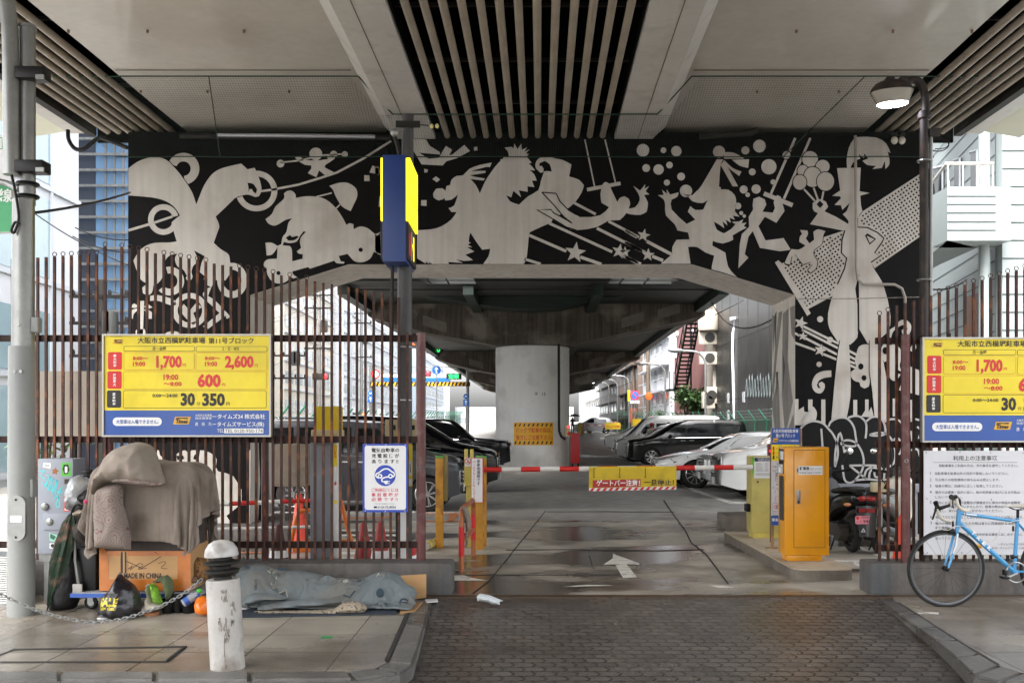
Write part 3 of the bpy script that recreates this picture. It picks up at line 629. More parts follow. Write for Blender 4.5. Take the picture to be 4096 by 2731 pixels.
# right-hand column: stilts, notes and graffiti
cur[0] = RA
w([(765, 0), (965, 0), (985, 130), (1002, 320), (1000, 470), (960, 560), (905, 612), (800, 612), (720, 540), (670, 440), (660, 340), (680, 240), (715, 110)], 3.4); w([(1020, 0), (1300, 0), (1340, 130), (1370, 290), (1374, 370), (1340, 500), (1270, 570), (1245, 600), (1132, 592), (1075, 550), (1045, 490), (1035, 330), (1015, 130)], 3.4)
w([(795, 608), (898, 608), (905, 700), (920, 1000), (918, 1240), (880, 1460), (860, 1568), (695, 1568), (712, 1350), (735, 1060), (770, 750)], 3.7, 2); kl([(795, 600), (770, 750), (735, 1060), (705, 1400)], 8, 4)
w([(1132, 590), (1250, 590), (1262, 700), (1340, 1090), (1345, 1400), (1360, 1568), (1190, 1568), (1170, 1200), (1135, 950), (1132, 760)], 3.7, 2); kl([(1134, 600), (1132, 960), (1175, 1300), (1190, 1500)], 8, 4)
mu.circ(572, 361, 35, Wt, 1); mu.circ(560, 875, 30, Wt, 1)
for a, c in (((285, 375), (300, 380)), ((375, 440), (785, 640)), ((365, 480), (775, 690)), ((285, 520), (340, 550)), ((400, 575), (770, 765)), ((285, 630), (520, 715)), ((600, 755), (760, 820)), ((900, 720), (985, 765)), ((900, 780), (975, 820)), ((900, 840), (970, 865)), ((910, 885), (990, 920))): wl([a, c], 26)
mu.circ(686, 595, 34, Wt, 2)
for q in ((350, 405, 82, 18), (375, 555, 56, 8), (575, 715, 76, 14)): mu.star(q[0], q[1], q[2]+12, K, 2, q[3]); mu.star(q[0], q[1], q[2], Wt, 3, q[3])
w([(700, 945), (700, 1018), (620, 1030), (560, 1060), (535, 1110), (550, 1145), (580, 1145), (560, 1120), (555, 1090), (590, 1072), (622, 1095), (625, 1140), (600, 1190), (560, 1207), (510, 1185), (480, 1130), (485, 1060), (530, 985), (610, 950)], 1)
fish = [(990, 740), (1010, 680), (1060, 650), (1128, 648), (1130, 900), (1140, 1060), (1125, 1130), (1080, 1150), (1035, 1125), (1022, 1080), (960, 1060), (922, 1010), (925, 960), (985, 915), (970, 830)]
w(fish, 2); mu.circ(1037, 900, 30, K, 4, 35); mu.circ(1073, 1030, 28, K, 4, 31)
w([(1270, 690), (1300, 640), (1380, 655), (1400, 640), (1470, 680), (1500, 730), (1505, 800), (1480, 880), (1500, 960), (1440, 930), (1440, 970), (1490, 990), (1450, 1050), (1410, 1065), (1370, 1030), (1330, 900), (1280, 800)], 1); mu.circ(1315, 720, 30, K, 3, 40); mu.circ(1325, 877, 26, K, 3, 38)
w([(1330, 535), (1370, 480), (1430, 440), (1460, 400), (1500, 370), (1560, 370), (1605, 420), (1610, 480), (1590, 530), (1510, 530), (1500, 490), (1525, 470), (1545, 490), (1548, 510), (1570, 470), (1550, 430), (1500, 430), (1440, 470), (1400, 510), (1380, 580)], 1); w([(1600, 690), (1630, 640), (1665, 650), (1668, 690), (1640, 735), (1590, 720)], 1)
w([(1500, 860), (1720, 950), (1720, 1232), (1470, 1170), (1500, 1080)], 1, 0)
for x0, x1, y0, y1 in ((285, 325, 1270, 1420), (435, 485, 1275, 1400), (585, 632, 1275, 1568), (950, 995, 1280, 1470), (1085, 1125, 1275, 1440), (1400, 1445, 1265, 1470), (1590, 1622, 1280, 1500)): mu.rect(x0, y0, x1, y1, Wt, 1.3)
w([(325, 1395), (385, 1355), (390, 1415), (440, 1418), (440, 1350), (500, 1360), (535, 1420), (525, 1500), (480, 1568), (285, 1568), (285, 1420)], 1); w([(1060, 1440), (1085, 1400), (1125, 1420), (1155, 1360), (1180, 1440), (1180, 1480), (1040, 1470)], 1, 0)
M_spray = mat('silver_spray_paint', '#a9a7a5', .5, var=.08); M_tag = mat('graffiti_black', '#0f1011', .5, var=.2, spec=.15)
cur[0] = RB
gp = Print(lambda u, v, l=0: W(RB[0]+u/RB[2], RB[1]+v/RB[2], PY-.002*l-.013))
gp.poly([(165, 300), (250, 245), (380, 245), (480, 330), (500, 260), (590, 205), (680, 210), (740, 195), (850, 190), (890, 240), (960, 190), (1050, 200), (1100, 250), (1180, 210), (1300, 250), (1420, 220), (1530, 225), (1530, 900), (1300, 880), (1060, 910), (720, 930), (560, 880), (480, 800), (170, 800)], M_tag, 1, 2)
for p_ in ([(150, 320), (210, 265), (300, 238), (400, 262), (470, 330), (520, 390), (560, 480), (575, 620), (540, 760)], [(385, 325), (400, 530)], [(470, 300), (500, 240), (590, 200), (680, 210), (750, 290), (775, 400), (775, 520), (630, 510), (620, 480), (680, 455), (770, 480), (840, 570), (870, 700), (840, 820), (760, 920), (700, 940), (650, 900), (625, 740)], [(650, 600), (600, 370), (550, 560), (540, 740)], [(690, 200), (760, 180), (830, 190), (890, 250), (900, 330), (890, 435)], [(890, 250), (960, 195), (1040, 195), (1100, 260), (1105, 390), (940, 400), (1010, 375), (1120, 380), (1200, 470), (1230, 600), (1210, 720), (1120, 790), (1100, 900)], [(1100, 250), (1160, 220), (1250, 220), (1310, 270)], [(1200, 480), (1240, 430), (1290, 470), (1300, 560), (1270, 620)], [(1400, 240), (1450, 215), (1525, 235)], [(1480, 300), (1520, 350), (1495, 440)], [(1410, 350), (1425, 480)], [(1410, 570), (1480, 560), (1510, 640)], [(705, 745), (1010, 745), (1080, 790)], [(715, 750), (900, 900)], [(960, 760), (900, 800), (870, 890)], [(930, 900), (940, 820), (990, 770), (1050, 800), (1040, 870), (1000, 870), (990, 820)], [(760, 915), (900, 900), (1060, 910), (1300, 880)], [(265, 110), (200, 210), (165, 300)]): gp.line(p_, 23, M_spray, 3, 4)
# left-hand column foot
cur[0] = R8
w([(480, 0), (590, 0), (610, 80), (700, 150), (700, 245), (480, 260)], 1, 0); w([(860, 60), (920, 10), (990, 0), (1040, 40), (1090, 0), (1200, 0), (1190, 40), (1130, 70), (1110, 130), (1160, 150), (1200, 100), (1215, 0), (1290, 0), (1370, 40), (1440, 80), (1470, 140), (1460, 210), (1450, 250), (1490, 320), (1600, 345), (1720, 390), (1790, 500), (1845, 600), (1845, 810), (1615, 995), (1700, 1120), (1200, 1130), (1200, 500), (1290, 340), (1240, 300), (1180, 220), (1100, 215), (1080, 370), (1030, 330), (1010, 280), (1040, 240), (1000, 190), (930, 190), (890, 280), (860, 270)], 1, 1)
k([(860, 85), (960, 80), (970, 130), (870, 150)], 3); mu.poly([(1940, 0), (1985, 0), (1975, 560), (1970, 1110), (1930, 1110), (1935, 560)], Wt, 1)
cur[0] = RA; mu.line([(285, 132), (700, 128), (1000, 126), (1720, 108)], 9, mat('joint_stain', '#77706a', .8, var=.4, sc=20), 5.5)
mu.build('mural_paint', None, portal, norm=False); gp.build('graffiti', None, portal, norm=False)
# painted shards on the inner face of the right-hand column
sd = Print(lambda u, v, l=0: Vector((xk-.002-.002*l, PY+PT*(1-u), 3.55-v*3.5)))
for q in ([(0, .0), (.18, .02), (.05, .25)], [(.30, 0), (.48, 0), (.25, .25), (.08, .5), (0, .48)], [(.5, .02), (.75, 0), (.70, .3), (.92, .55), (.6, .75), (.45, .5)], [(.8, 0), (1, 0), (1, .2), (.86, .16)], [(0, .55), (.3, .4), (.4, .75), (.2, .8)], [(.5, .8), (.95, .62), (1, .85), (.6, .98)]): sd.poly([(u, v*.75+.03) for u, v in q], M_grey, 1)
for q in ([(.1, .04), (.22, .02), (.18, .2)], [(.48, .2), (.6, .28), (.52, .4)], [(.2, .3), (.3, .3), (.22, .42)]): sd.poly([(u, v) for u, v in q], mat('mural_dark_grey', '#4a4947', .6), 2)
sd.build('column_side_paint', None, portal, norm=False)
sd = Print(lambda u, v, l=0: Vector((xi+.002+.002*l, PY+PT*u, 3.55-v*3.5)))
sd.poly([(.30, .55), (.7, .5), (.62, .75), (.7, .98), (.3, .98), (.4, .8)], K, 1); sd.line([(.2, .52), (.3, .7), (.22, .95)], .05, M_spray, 2); sd.line([(.8, .52), (.7, .7), (.85, .95)], .05, M_spray, 2)
sd.build('column_side_paint', None, portal, norm=False)
# drain pipe and conduit clipped on the mural face
b = MB().mat(mat('conduit_grey', '#8b857d', .5))
b.tube([W(2500+x/1.7424, 500+y/1.7424, 14.93) for x, y in ((1605, 75), (1610, 600), (1612, 1000), (1622, 1075), (1660, 1108), (1880, 1112), (1930, 1140), (1952, 1200), (1955, 1460))], .022, 8)
b.build('conduit', None, portal)
b = MB().mat(M_dsteel); b.tube([W(x, y, 14.9) for x, y in ((2800, 546), (3000, 533), (3030, 520))], .05, 8); b.tube([W(x, y, 14.9) for x, y in ((720, 545), (1000, 549), (1560, 552))], .04, 8)
b.mat(mat('bright_pipe', '#aeb0b4', .3, .6)); b.tube([W(x, y, 14.85) for x, y in ((870, 541), (1200, 543), (1500, 547))], .03, 8)
b.build('service_pipe', None, portal)
b = MB()
for x in (3578, 3608):
    b.mat(mat('lamp_glass_pale', '#d6d2c4', .2)); b.ell(W(x, 562, 14.85), (.05, .05, .06)); b.mat(M_dsteel); b.lathe(W(x, 545, 14.85), [(.05, 0), (.05, .05), (.02, .06)], 10)
b.mat(M_dsteel); b.bar(W(3570, 538, 14.9), W(3616, 538, 14.9), .03, .03)
b.build('floodlight_pair', None, portal)
# ---------------------------------------------------------------- green safety net under the deck
M_net = bpy.data.materials.new('green_netting'); M_net.use_nodes = True
_n = M_net.node_tree.nodes; _l = M_net.node_tree.links; _p = _n['Principled BSDF']; _p.inputs['Base Color'].default_value = rgb('#0a2119'); _p.inputs['Roughness'].default_value = .8
_t = _n.new('ShaderNodeBsdfTransparent'); _mx = _n.new('ShaderNodeMixShader'); _tc = _n.new('ShaderNodeTexCoord'); _v = _n.new('ShaderNodeTexBrick')
_v.offset = 0; _v.inputs['Scale'].default_value = 1; _v.inputs['Brick Width'].default_value = .035; _v.inputs['Row Height'].default_value = .035; _v.inputs['Mortar Size'].default_value = .0012; _v.inputs['Mortar Smooth'].default_value = 0
_l.new(_tc.outputs['UV'], _v.inputs['Vector']); _l.new(_v.outputs['Fac'], _mx.inputs[0]); _l.new(_t.outputs[0], _mx.inputs[1]); _l.new(_p.outputs[0], _mx.inputs[2]); _l.new(_mx.outputs[0], _n['Material Output'].inputs[0])
net = thing('safety_net', 'dark green safety netting slung from the deck across the top of the mural', 'safety net', (0, 14, 5.5))
def netpt(x, v):          # from the deck line down to the mural line, sagging a little
    y = 12.75+(14.86-12.75)*v; z = 6.10-.46*v-.10*math.sin(v*math.pi)-.03*math.sin(x*1.7)*math.sin(v*math.pi)
    if abs(x) < 2.1: y = 13.76+(14.86-13.76)*v; z = 5.93-.29*v-.05*math.sin(v*math.pi)
    return Vector((x, y, z))
nm = MB(); NX, NV = 60, 8
nm.grid(lambda u, v: netpt(-6.1+12.2*u, v), NX, NV, False)
o = nm.build('netting', M_net, net, norm=False)
uv = o.data.uv_layers.new(name='UVMap')
for lp in o.data.loops:
    c = o.data.vertices[lp.vertex_index].co; q = c+Vector(net.location); uv.data[lp.index].uv = (q.x, math.hypot(q.y-12.7, q.z-6.1))
M_rope = mat('green_rope', '#143526', .8)
b = MB().mat(M_rope); b.tube([netpt(-6.1+12.2*i/40, 0)-Vector((0, .01, 0)) for i in range(41)], .009, 6); b.build('net_rope', None, net)
b = MB().mat(M_rope); b.tube([netpt(-6.1+12.2*i/40, 1)-Vector((0, .01, .004*math.sin(i*1.3))) for i in range(41)], .008, 6); b.build('net_rope', None, net)
b = MB().mat(M_rope)
for x in (4.1, -4.3): b.tube([netpt(x+.25, 0), netpt(x-.25, 1)], .007, 6)
b.build('net_tie', None, net)
# ---------------------------------------------------------------- far spans of the viaduct, with slots of daylight
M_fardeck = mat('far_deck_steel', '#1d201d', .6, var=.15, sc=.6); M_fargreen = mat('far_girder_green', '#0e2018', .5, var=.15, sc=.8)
fd = thing('viaduct_far_span', 'dark green steel spans of the viaduct running away beyond the portal frame', 'viaduct', (0, 40, 6))
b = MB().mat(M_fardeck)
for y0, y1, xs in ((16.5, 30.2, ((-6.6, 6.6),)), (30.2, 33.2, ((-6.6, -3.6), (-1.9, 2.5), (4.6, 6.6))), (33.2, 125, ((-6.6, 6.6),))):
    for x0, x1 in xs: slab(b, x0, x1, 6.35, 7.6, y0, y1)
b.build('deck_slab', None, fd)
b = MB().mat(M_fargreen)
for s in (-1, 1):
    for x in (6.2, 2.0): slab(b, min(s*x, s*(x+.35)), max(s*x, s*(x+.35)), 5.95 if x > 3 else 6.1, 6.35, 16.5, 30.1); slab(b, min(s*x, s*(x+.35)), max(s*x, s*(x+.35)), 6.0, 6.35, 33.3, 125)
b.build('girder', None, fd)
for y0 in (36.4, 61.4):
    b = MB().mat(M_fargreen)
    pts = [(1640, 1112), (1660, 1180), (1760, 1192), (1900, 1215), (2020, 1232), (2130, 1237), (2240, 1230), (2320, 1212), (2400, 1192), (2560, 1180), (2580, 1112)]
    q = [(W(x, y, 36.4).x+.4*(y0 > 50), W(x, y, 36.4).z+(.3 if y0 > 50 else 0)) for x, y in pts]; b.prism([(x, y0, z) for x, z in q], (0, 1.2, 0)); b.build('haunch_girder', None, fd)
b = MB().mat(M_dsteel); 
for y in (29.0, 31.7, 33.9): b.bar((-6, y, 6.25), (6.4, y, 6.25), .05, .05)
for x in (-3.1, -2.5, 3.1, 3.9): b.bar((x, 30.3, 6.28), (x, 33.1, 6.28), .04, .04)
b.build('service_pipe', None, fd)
# ---------------------------------------------------------------- round piers with hammerhead caps
M_pier = mat('pier_white_concrete', '#e3e0db', .6, var=.03, sc=1.2, streak=.05, dirt=('#b3aea6', .4, 1.3))
M_cap = mat('pier_cap_concrete', '#544b40', .8, var=.22, sc=.9, streak=.45, dirt=('#8d867b', .6, .7), bump=.2)
M_patch = mat('repair_mortar', '#6a645b', .8, var=.12)
def pier(Y, z0, label):
    t = thing('viaduct_pier', label, 'pier', (.30+.015*(Y-40), Y, z0), 'round piers under the viaduct', local=True)
    b = MB().mat(M_pier); b.lathe((0, 0, 0), [(1.48, -.2), (1.48, 4.72-z0), (1.44, 4.75-z0)], 48); b.build('column', None, t)
    b = MB().mat(M_cap); s = 38.6/F
    pr = [(-661, 1185), (691, 1185), (691, 1262), (660, 1268), (520, 1300), (300, 1345), (150, 1378), (-150, 1378), (-400, 1335), (-560, 1295), (-661, 1262)]
    b.prism([(x*s, -1.35, CH-(y-HY)*s-z0) for x, y in pr], (0, 2.7, 0)); cap = b.build('cap_beam', None, t)
    b = MB().mat(M_dsteel); b.bx(-6.75, 6.95, -1.42, 1.42, 6.645-z0, 6.95-z0); b.build('bearing_ledge', None, t)
    for x0, y0, x1, y1 in ((355, 1312, 445, 1285), (500, 1278, 590, 1250), (-440, 1300, -345, 1330), (-300, 1195, -210, 1300)): MB().mat(M_patch).flat([(x*s, -1.354, CH-(y-HY)*s-z0) for x, y in ((x0, y0), (x1, y1), (x1, y1-40), (x0, y0-40))]).build('repair_patch', None, t)
    return t
p1 = pier(40.0, 0, 'white round concrete pier with hammerhead cap and yellow warning board')
b = MB().mat(M_dsteel); b.tube([W(x, y, 38.4) for x, y in ((2235, 1375), (2236, 1700), (2237, 1725), (2245, 1745), (2262, 1757))], .05, 8); o = b.build('conduit', None); o.parent = p1; o.location = -Vector(p1.location)
nb = Print(lambda u, v, l=0: (lambda px, py: Vector((W(px, py, 38.5).x, 40-math.sqrt(max(.01, 1.5**2-(W(px, py, 38.5).x-.30)**2))-.004*l-.01, W(px, py, 38.5).z)))(1900+u/2.24, 1250+v/2.24))
def wrap(u0, v0, u1, v1, m, l):
    for i in range(8): a, c = u0+(u1-u0)*i/8, u0+(u1-u0)*(i+1)/8; nb.rect(a, v0, c, v1, m, l)
M_yel = mat('sign_yellow', '#e3a81d', .45, var=.06); M_blk = mat('sign_black', '#171615', .5); M_red = mat('sign_red', '#c0271f', .45); M_wht = mat('sign_white', '#dcdcdc', .4, var=.03)
wrap(348, 984, 702, 1186, M_yel, 1)
for i in range(9):
    for v in (993, 1152): u = 360+i*40; nb.poly([(u, v), (u+14, v), (u+4, v+26), (u-10, v+26)], M_blk, 2)
nb.text('バックで駐車の際は、', 528, 1053, 42, M_red, 2, 325, 'c', .012); nb.text('後方にご注意下さい。', 532, 1118, 42, M_red, 2, 330, 'c', .012)
o = nb.build('warning_board', None, None, norm=False); o.parent = p1; o.location = -Vector(p1.location); nb.v, nb.f, nb.mi, nb.sm, nb.ms = [], [], [], [], []
wrap(364, 858, 605, 955, M_wht, 1); o = nb.build('blank_patch', None, None, norm=False); o.parent = p1; o.location = -Vector(p1.location); nb.v, nb.f, nb.mi, nb.sm, nb.ms = [], [], [], [], []
nb.text('環', 548, 726, 26, M_blk, 2, None, 'c'); nb.text('15', 617, 728, 30, M_blk, 2, None, 'c')
o = nb.build('stencil_number', None, None, norm=False); o.parent = p1; o.location = -Vector(p1.location)
pier(65.0, gz(65), 'second round pier half hidden behind the white pier'); pier(91.0, gz(91), 'third round pier far down the car park'); pier(117., gz(117), 'fourth and last visible round pier of the row')
# ================================================================ left of the entrance
M_galv = mat('galvanised_steel', '#8f908e', .38, .55, var=.12, sc=6, streak=.15)
M_polegrey = mat('pole_grey_paint', '#868886', .45, var=.07, sc=3, dirt=('#84837d', .4, 3))
M_black_pl = mat('black_plastic', '#0e0e0f', .4, var=.15, spec=.3)
M_rust = mat('rusty_brown_paint', '#3a1e15', .65, var=.3, sc=9, dirt=('#7a4420', .8, 7), bump=.2)
M_rustpost = mat('red_brown_post_paint', '#552724', .45, var=.18, sc=6, dirt=('#7d6a62', .35, 9))
M_rail = mat('dark_brown_rail', '#2b1813', .6, var=.25, sc=8, spec=.25)
M_wallc = mat('dirty_kerb_concrete', '#5d5854', .75, var=.22, sc=3, streak=.3, bump=.3, dirt=('#3d4a52', .45, 2.2))
M_blue = mat('sign_blue', '#28509c', .35, var=.05); M_sy = mat('sign_lemon_yellow', '#e6cf1e', .4, var=.06, sc=2, dirt=('#bfa91e', .6, 1.6)); M_sred = mat('sign_letter_red', '#cf2018', .4, var=0); M_sblk = mat('sign_letter_black', '#1d1613', .5, var=0)
M_white2 = mat('sign_letter_white', '#e6e6e4', .4, var=0); M_alu = mat('aluminium_frame', '#aaa69d', .4, .5, var=.06); M_navy = mat('sign_letter_navy', '#22224c', .5, var=0)
M_sorange = mat('sign_line_orange', '#c98a18', .5, var=0); M_gold = mat('sign_gold', '#d8a52a', .4, var=0); M_dkred = mat('label_dark_red', '#cc1f1a', .45, var=.05)
FY = 9.78
def basewall(name, x0, x1, label):
    b = MB().mat(M_wallc); b.box(((x0+x1)/2, 9.79, .15), (x1-x0, .36, .32), 0, .03); o = b.build(name); return tag(o, label, 'low wall')
basewall('concrete_base', -9.5, -.705, 'stained concrete kerb wall under the fence behind the sleeper')
def bars(root, items, Y, bot):
    for i, (px, top, ring) in enumerate(items):
        b = MB().mat(M_rust); p = W(px, top, Y); q = W(px, bot, Y)
        b.box((p.x, Y, (p.z+q.z)/2), (.0235, .0235, p.z-q.z))
        if ring: b.tube([p+Vector((.021*math.cos(R(a)), 0, .024+.021*math.sin(R(a)))) for a in range(0, 360, 40)], .0042, 5, closed=True)
        b.build('bar', None, root)
# left-hand fence
fl = thing('bar_fence', 'rusty brown fence of ringed vertical bars behind the sleeper', 'fence', (-4, FY, .3))
it = []; x = -420
while x < 1650:
    top = 1037-(x-29)*.052 if x < 420 else 1012-25+(x-420)*.0 if x < 470 else 987+(x-470)*.175
    if x > 1560: top = 1330 if x > 1600 else 1190
    if not (442 < x < 470 or 20 > x > -2): it.append((x, top, rnd.random() < .75 and x < 1230))
    x += 33.6
bars(fl, it, FY, 2236)
for y in (1352, 1757, 2179): MB().mat(M_rail).bx(W(-460, y, FY).x, W(1690, y, FY).x, FY+.018, FY+.06, W(0, y+13, FY).z, W(0, y-13, FY).z).build('rail', None, fl)
for px, y0, wd in ((438, 1700, .036), (1060, 1690, .036), (1684, 1332, .047), (-180, 1300, .06)):
    b = MB().mat(M_rustpost); b.cyl(W(px, y0, FY+.05), W(px, 2262, FY+.05), wd, None, 16); b.build('post', None, fl)
b = MB().mat(M_galv); b.tube([W(1684, 1868, FY+.05)+Vector((.050*math.cos(R(a)), .050*math.sin(R(a)), 0)) for a in range(0, 360, 20)], .004, 4, closed=True); b.build('wire_tie', None, fl)
# tariff boards: sheet coordinates are those of the left-hand board
def tariff(root, ox, oy, s, Y):
    f = lambda u, v, l=0: W(ox+(u-865)/s, oy+(v-180)/s, Y-.002*l)
    b = MB().mat(M_alu); p = f(858, 178); q = f(2268, 1036); b.bx(p.x, q.x, Y+.004, Y+.05, q.z, p.z, .006)
    for a, c in (((858, 178), (2268, 192)), ((858, 1022), (2268, 1036)), ((858, 192), (872, 1022)), ((2254, 192), (2268, 1022))):
        p, q = f(*a), f(*c); b.bx(p.x, q.x, Y-.018, Y+.004, q.z, p.z)
    b.build('frame', None, root)
    t = Print(f); K2 = M_sblk
    t.rect(872, 192, 2254, 815, M_sy, 1); t.rect(872, 815, 2254, 1022, M_blue, 1)
    t.text('大阪市立西横堀駐車場', 1150, 230, 50, K2, 3, 565, 'l', .016); t.text('第11号ブロック', 1742, 233, 48, K2, 3, 378, 'l', .014)
    for a in ((1034, 278, 1628, 322), (1638, 280, 2234, 326)): t.frame(*a, 10, 3.5, K2, M_sy, 2)
    t.text('月～金曜', 1330, 299, 30, K2, 4, 115, 'c', .01); t.text('土・日・休日', 1925, 300, 28, K2, 4, 142, 'c', .01)
    for a in ((1034, 330, 1626, 478), (1638, 334, 2232, 484), (1032, 490, 2230, 640)): t.frame(*a, 14, 3.5, M_sorange, M_sy, 2)
    t.frame(1030, 648, 2228, 796, 14, 3.5, K2, M_sy, 2)
    for a, m, s_ in (((902, 328, 1018, 474), M_dkred, '最大料金'), ((898, 488, 1016, 634), M_dkred, '夜間最大'), ((894, 648, 1012, 792), K2, '基本料金')):
        t.rr(*a, 14, m, 2); t.text(s_, (a[0]+a[2])/2, a[1]+32, 25, M_white2, 3.5, None, 'c', .02, True)
    for u in (1110, 1712): t.text('8:00～', u, 379, 36, M_sred, 4, 128, 'l', .03); t.text('19:00', u, 427, 36, M_sred, 4, 104, 'l', .03)
    t.text('1,700', 1305, 408, 90, M_sred, 4, 214, 'l', .045); t.text('2,600', 1880, 408, 90, M_sred, 4, 240, 'l', .045)
    for u, v in ((1540, 435), (2142, 440), (1870, 600)): t.text('円', u, v, 28, M_sred, 4, None, 'c', .01)
    t.text('19:00', 1366, 537, 44, M_sred, 4, 124, 'l', .03); t.text('～8:00', 1366, 592, 44, M_sred, 4, 152, 'l', .03); t.text('600', 1650, 566, 98, M_sred, 4, 195, 'l', .045)
    t.text('0:00～24:00', 1274, 690, 34, K2, 4, 210, 'l', .025); t.text('30', 1510, 722, 96, K2, 4, 120, 'l', .045); t.text('分', 1658, 758, 32, K2, 4, None, 'c'); t.text('350', 1690, 724, 96, K2, 4, 190, 'l', .045); t.text('円', 1906, 760, 32, K2, 4, None, 'c', .01)
    t.rr(942, 874, 1352, 944, 34, M_white2, 2); t.text('大型車は入場できません。', 1148, 910, 36, M_blue, 3, 355, 'c', .014)
    def logo(u, v, k):
        t.poly([(u-70*k, v+32*k), (u-52*k, v-32*k), (u+80*k, v-32*k), (u+62*k, v+32*k)], M_gold, 2); t.poly([(u-50*k, v-10*k), (u-42*k, v-24*k), (u+58*k, v-24*k), (u+50*k, v-12*k), (u, v-16*k)], K2, 3)
        t.text('Times', u-50*k, v+6*k, 30*k, K2, 4, 100*k, 'l', .04, False, .2)
    logo(1516, 900, 1); logo(985, 240, .62); t.text('人と クルマと 街と。', 975, 200, 11, K2, 2, 104, 'c')
    t.text('大阪市立駐車場', 1632, 856, 20, M_white2, 3, 138); t.text('指定管理者', 1632, 880, 20, M_white2, 3, 138); t.text('－タイムズ24 株式会社', 1776, 866, 40, M_white2, 3, 440, 'l', .014)
    t.text('連　絡　先', 1630, 928, 30, M_white2, 3, 138); t.text('－タイムズサービス(株)', 1776, 930, 40, M_white2, 3, 432, 'l', .012); t.text('TEL', 1815, 984, 30, M_white2, 3, 55); t.rect(1874, 966, 2202, 1006, M_white2, 2); t.text('TEL 0120-950-174', 1880, 986, 28, M_sblk, 3, 316)
    t.build('face', None, root, norm=False)
    b = MB().mat(M_rail)
    for u in (1100, 2050): p = f(u, 140); q = f(u, 1080); b.bar(p+Vector((0, .055, 0)), q+Vector((0, .055, 0)), .03, .02)
    b.build('bracket', None, root)
s1 = thing('tariff_board', 'yellow and blue parking tariff board hanging on the fence above the blanket heap', 'sign', W(750, 1745, 9.66), 'parking tariff boards')
tariff(s1, 414, 1337, 2.0905, 9.66)
# electric car notice
ev = thing('notice_board', 'blue edged white notice with an electric car and plug symbol', 'sign', W(1540, 2045, 9.7))
f = sheet(1420, 1730, 4.612, 9.70); t = Print(f); p, q = f(140, 203), f(970, 1465)
MB().mat(M_alu).bx(p.x, q.x, 9.702, 9.712, q.z, p.z).build('plate', None, ev)
M_evb = mat('notice_blue', '#1f3fa8', .4, var=.04); M_evr = mat('notice_red', '#d23a55', .5, var=0)
t.rect(140, 203, 970, 1465, M_evb, 1); t.rr(178, 238, 940, 1420, 45, M_wht, 2)
t.text('電気自動車の', 560, 322, 78, M_sblk, 3, 510, 'c', .02); t.text('充 電 設 備 が', 560, 425, 78, M_sblk, 3, 510, 'c', .02); t.text('あ り ま す !!', 555, 528, 76, M_sblk, 3, 490, 'c', .02)
t.circ(556, 788, 194, M_evb, 3, n=40)
t.line([(440, 835), (400, 815), (385, 790), (395, 755), (440, 735), (500, 690), (545, 668), (610, 668), (650, 695), (690, 725), (715, 735), (728, 770), (715, 800), (690, 815)], 26, M_white2, 4, 3)
for u in (460, 655): t.circ(u, 800, 44, M_white2, 4.5); t.circ(u, 800, 20, M_evb, 5)
t.line([(625, 812), (560, 820), (505, 845), (495, 885), (525, 905)], 26, M_white2, 4, 3); t.poly([(530, 890), (600, 880), (605, 940), (570, 955), (530, 920)], M_white2, 4.2); t.line([(600, 897), (645, 897)], 14, M_white2, 4.2); t.line([(600, 935), (640, 935)], 14, M_white2, 4.2)
t.text('ご利用頂くには', 553, 1055, 66, M_evr, 3, 500, 'c', .015); t.text('事 前 登 録 が', 553, 1142, 66, M_evr, 3, 500, 'c', .015); t.text('必 要 で す !!', 545, 1228, 66, M_evr, 3, 485, 'c', .015)
t.text('こちらまでお問合せください。', 550, 1310, 28, M_navy, 3, 400, 'c'); t.text('0120-72-8924', 585, 1372, 42, M_navy, 3, 335, 'c', .02); t.rect(348, 1354, 405, 1390, M_navy, 3)
for u, v in ((208, 228), (570, 222), (930, 232), (190, 1438), (560, 1442), (920, 1438)): t.circ(u, v, 12, M_alu, 4)
t.build('face', None, ev, norm=False)
# ---------------------------------------------------------------- steel utility pole
up = thing('utility_pole', 'grey steel utility pole with an oval access cover beside the cabinet', 'pole', G(84, 2458))
PYL = G(84, 2458).y
b = MB().mat(M_polegrey); b.cyl(W(84, 2458, PYL), W(88, 1386, PYL), .112, .108, 28); b.build('lower_pole', None, up)
b = MB().mat(M_galv); b.cyl(W(92, 1388, PYL), W(94, 800, PYL), .094, .090, 24); b.cyl(W(110, 820, PYL+.03), W(110, 107, PYL+.03), .066, None, 20); b.lathe(W(110, 107, PYL+.03), [(.074, -.02), (.074, .01), (.02, .03)], 20); b.build('upper_pole', None, up)
b = MB().mat(M_galv); b.tube(catmull([W(x, y, PYL-.06) for x, y in ((46, 700), (44, 450), (42, 200), (34, 60), (10, -80), (-40, -200))], 6), .066, 18); b.build('bent_conduit', None, up)
for y in (300, 671):
    b = MB().mat(M_black_pl); b.box(W(132, y, PYL-.03), (.24, .16, .10), 0, .008); b.mat(M_galv); b.box(W(160, y+8, PYL-.115), (.07, .02, .035)); b.build('clamp', None, up)
b = MB().mat(M_galv); p = W(65, 2072, PYL-.118)
pts = [p+Vector((.076*math.cos(R(a)), 0, (.12 if a < 180 else -.12)+.076*math.sin(R(a)))) for a in range(0, 361, 20)]
b.prism(pts, (0, .03, 0)); cov = b.build('access_cover', None, up)
pr_ = Print(lambda u, v, l=0: W(u, v, PYL-.119-.002*l)); pr_.rr(40, 2061, 86, 2088, 4, M_wht, 1); pr_.circ(63, 1998, 5, M_dsteel, 1); pr_.circ(63, 2148, 5, M_dsteel, 1); pr_.build('cover_label', None, cov, norm=False).location = (0, 0, 0)
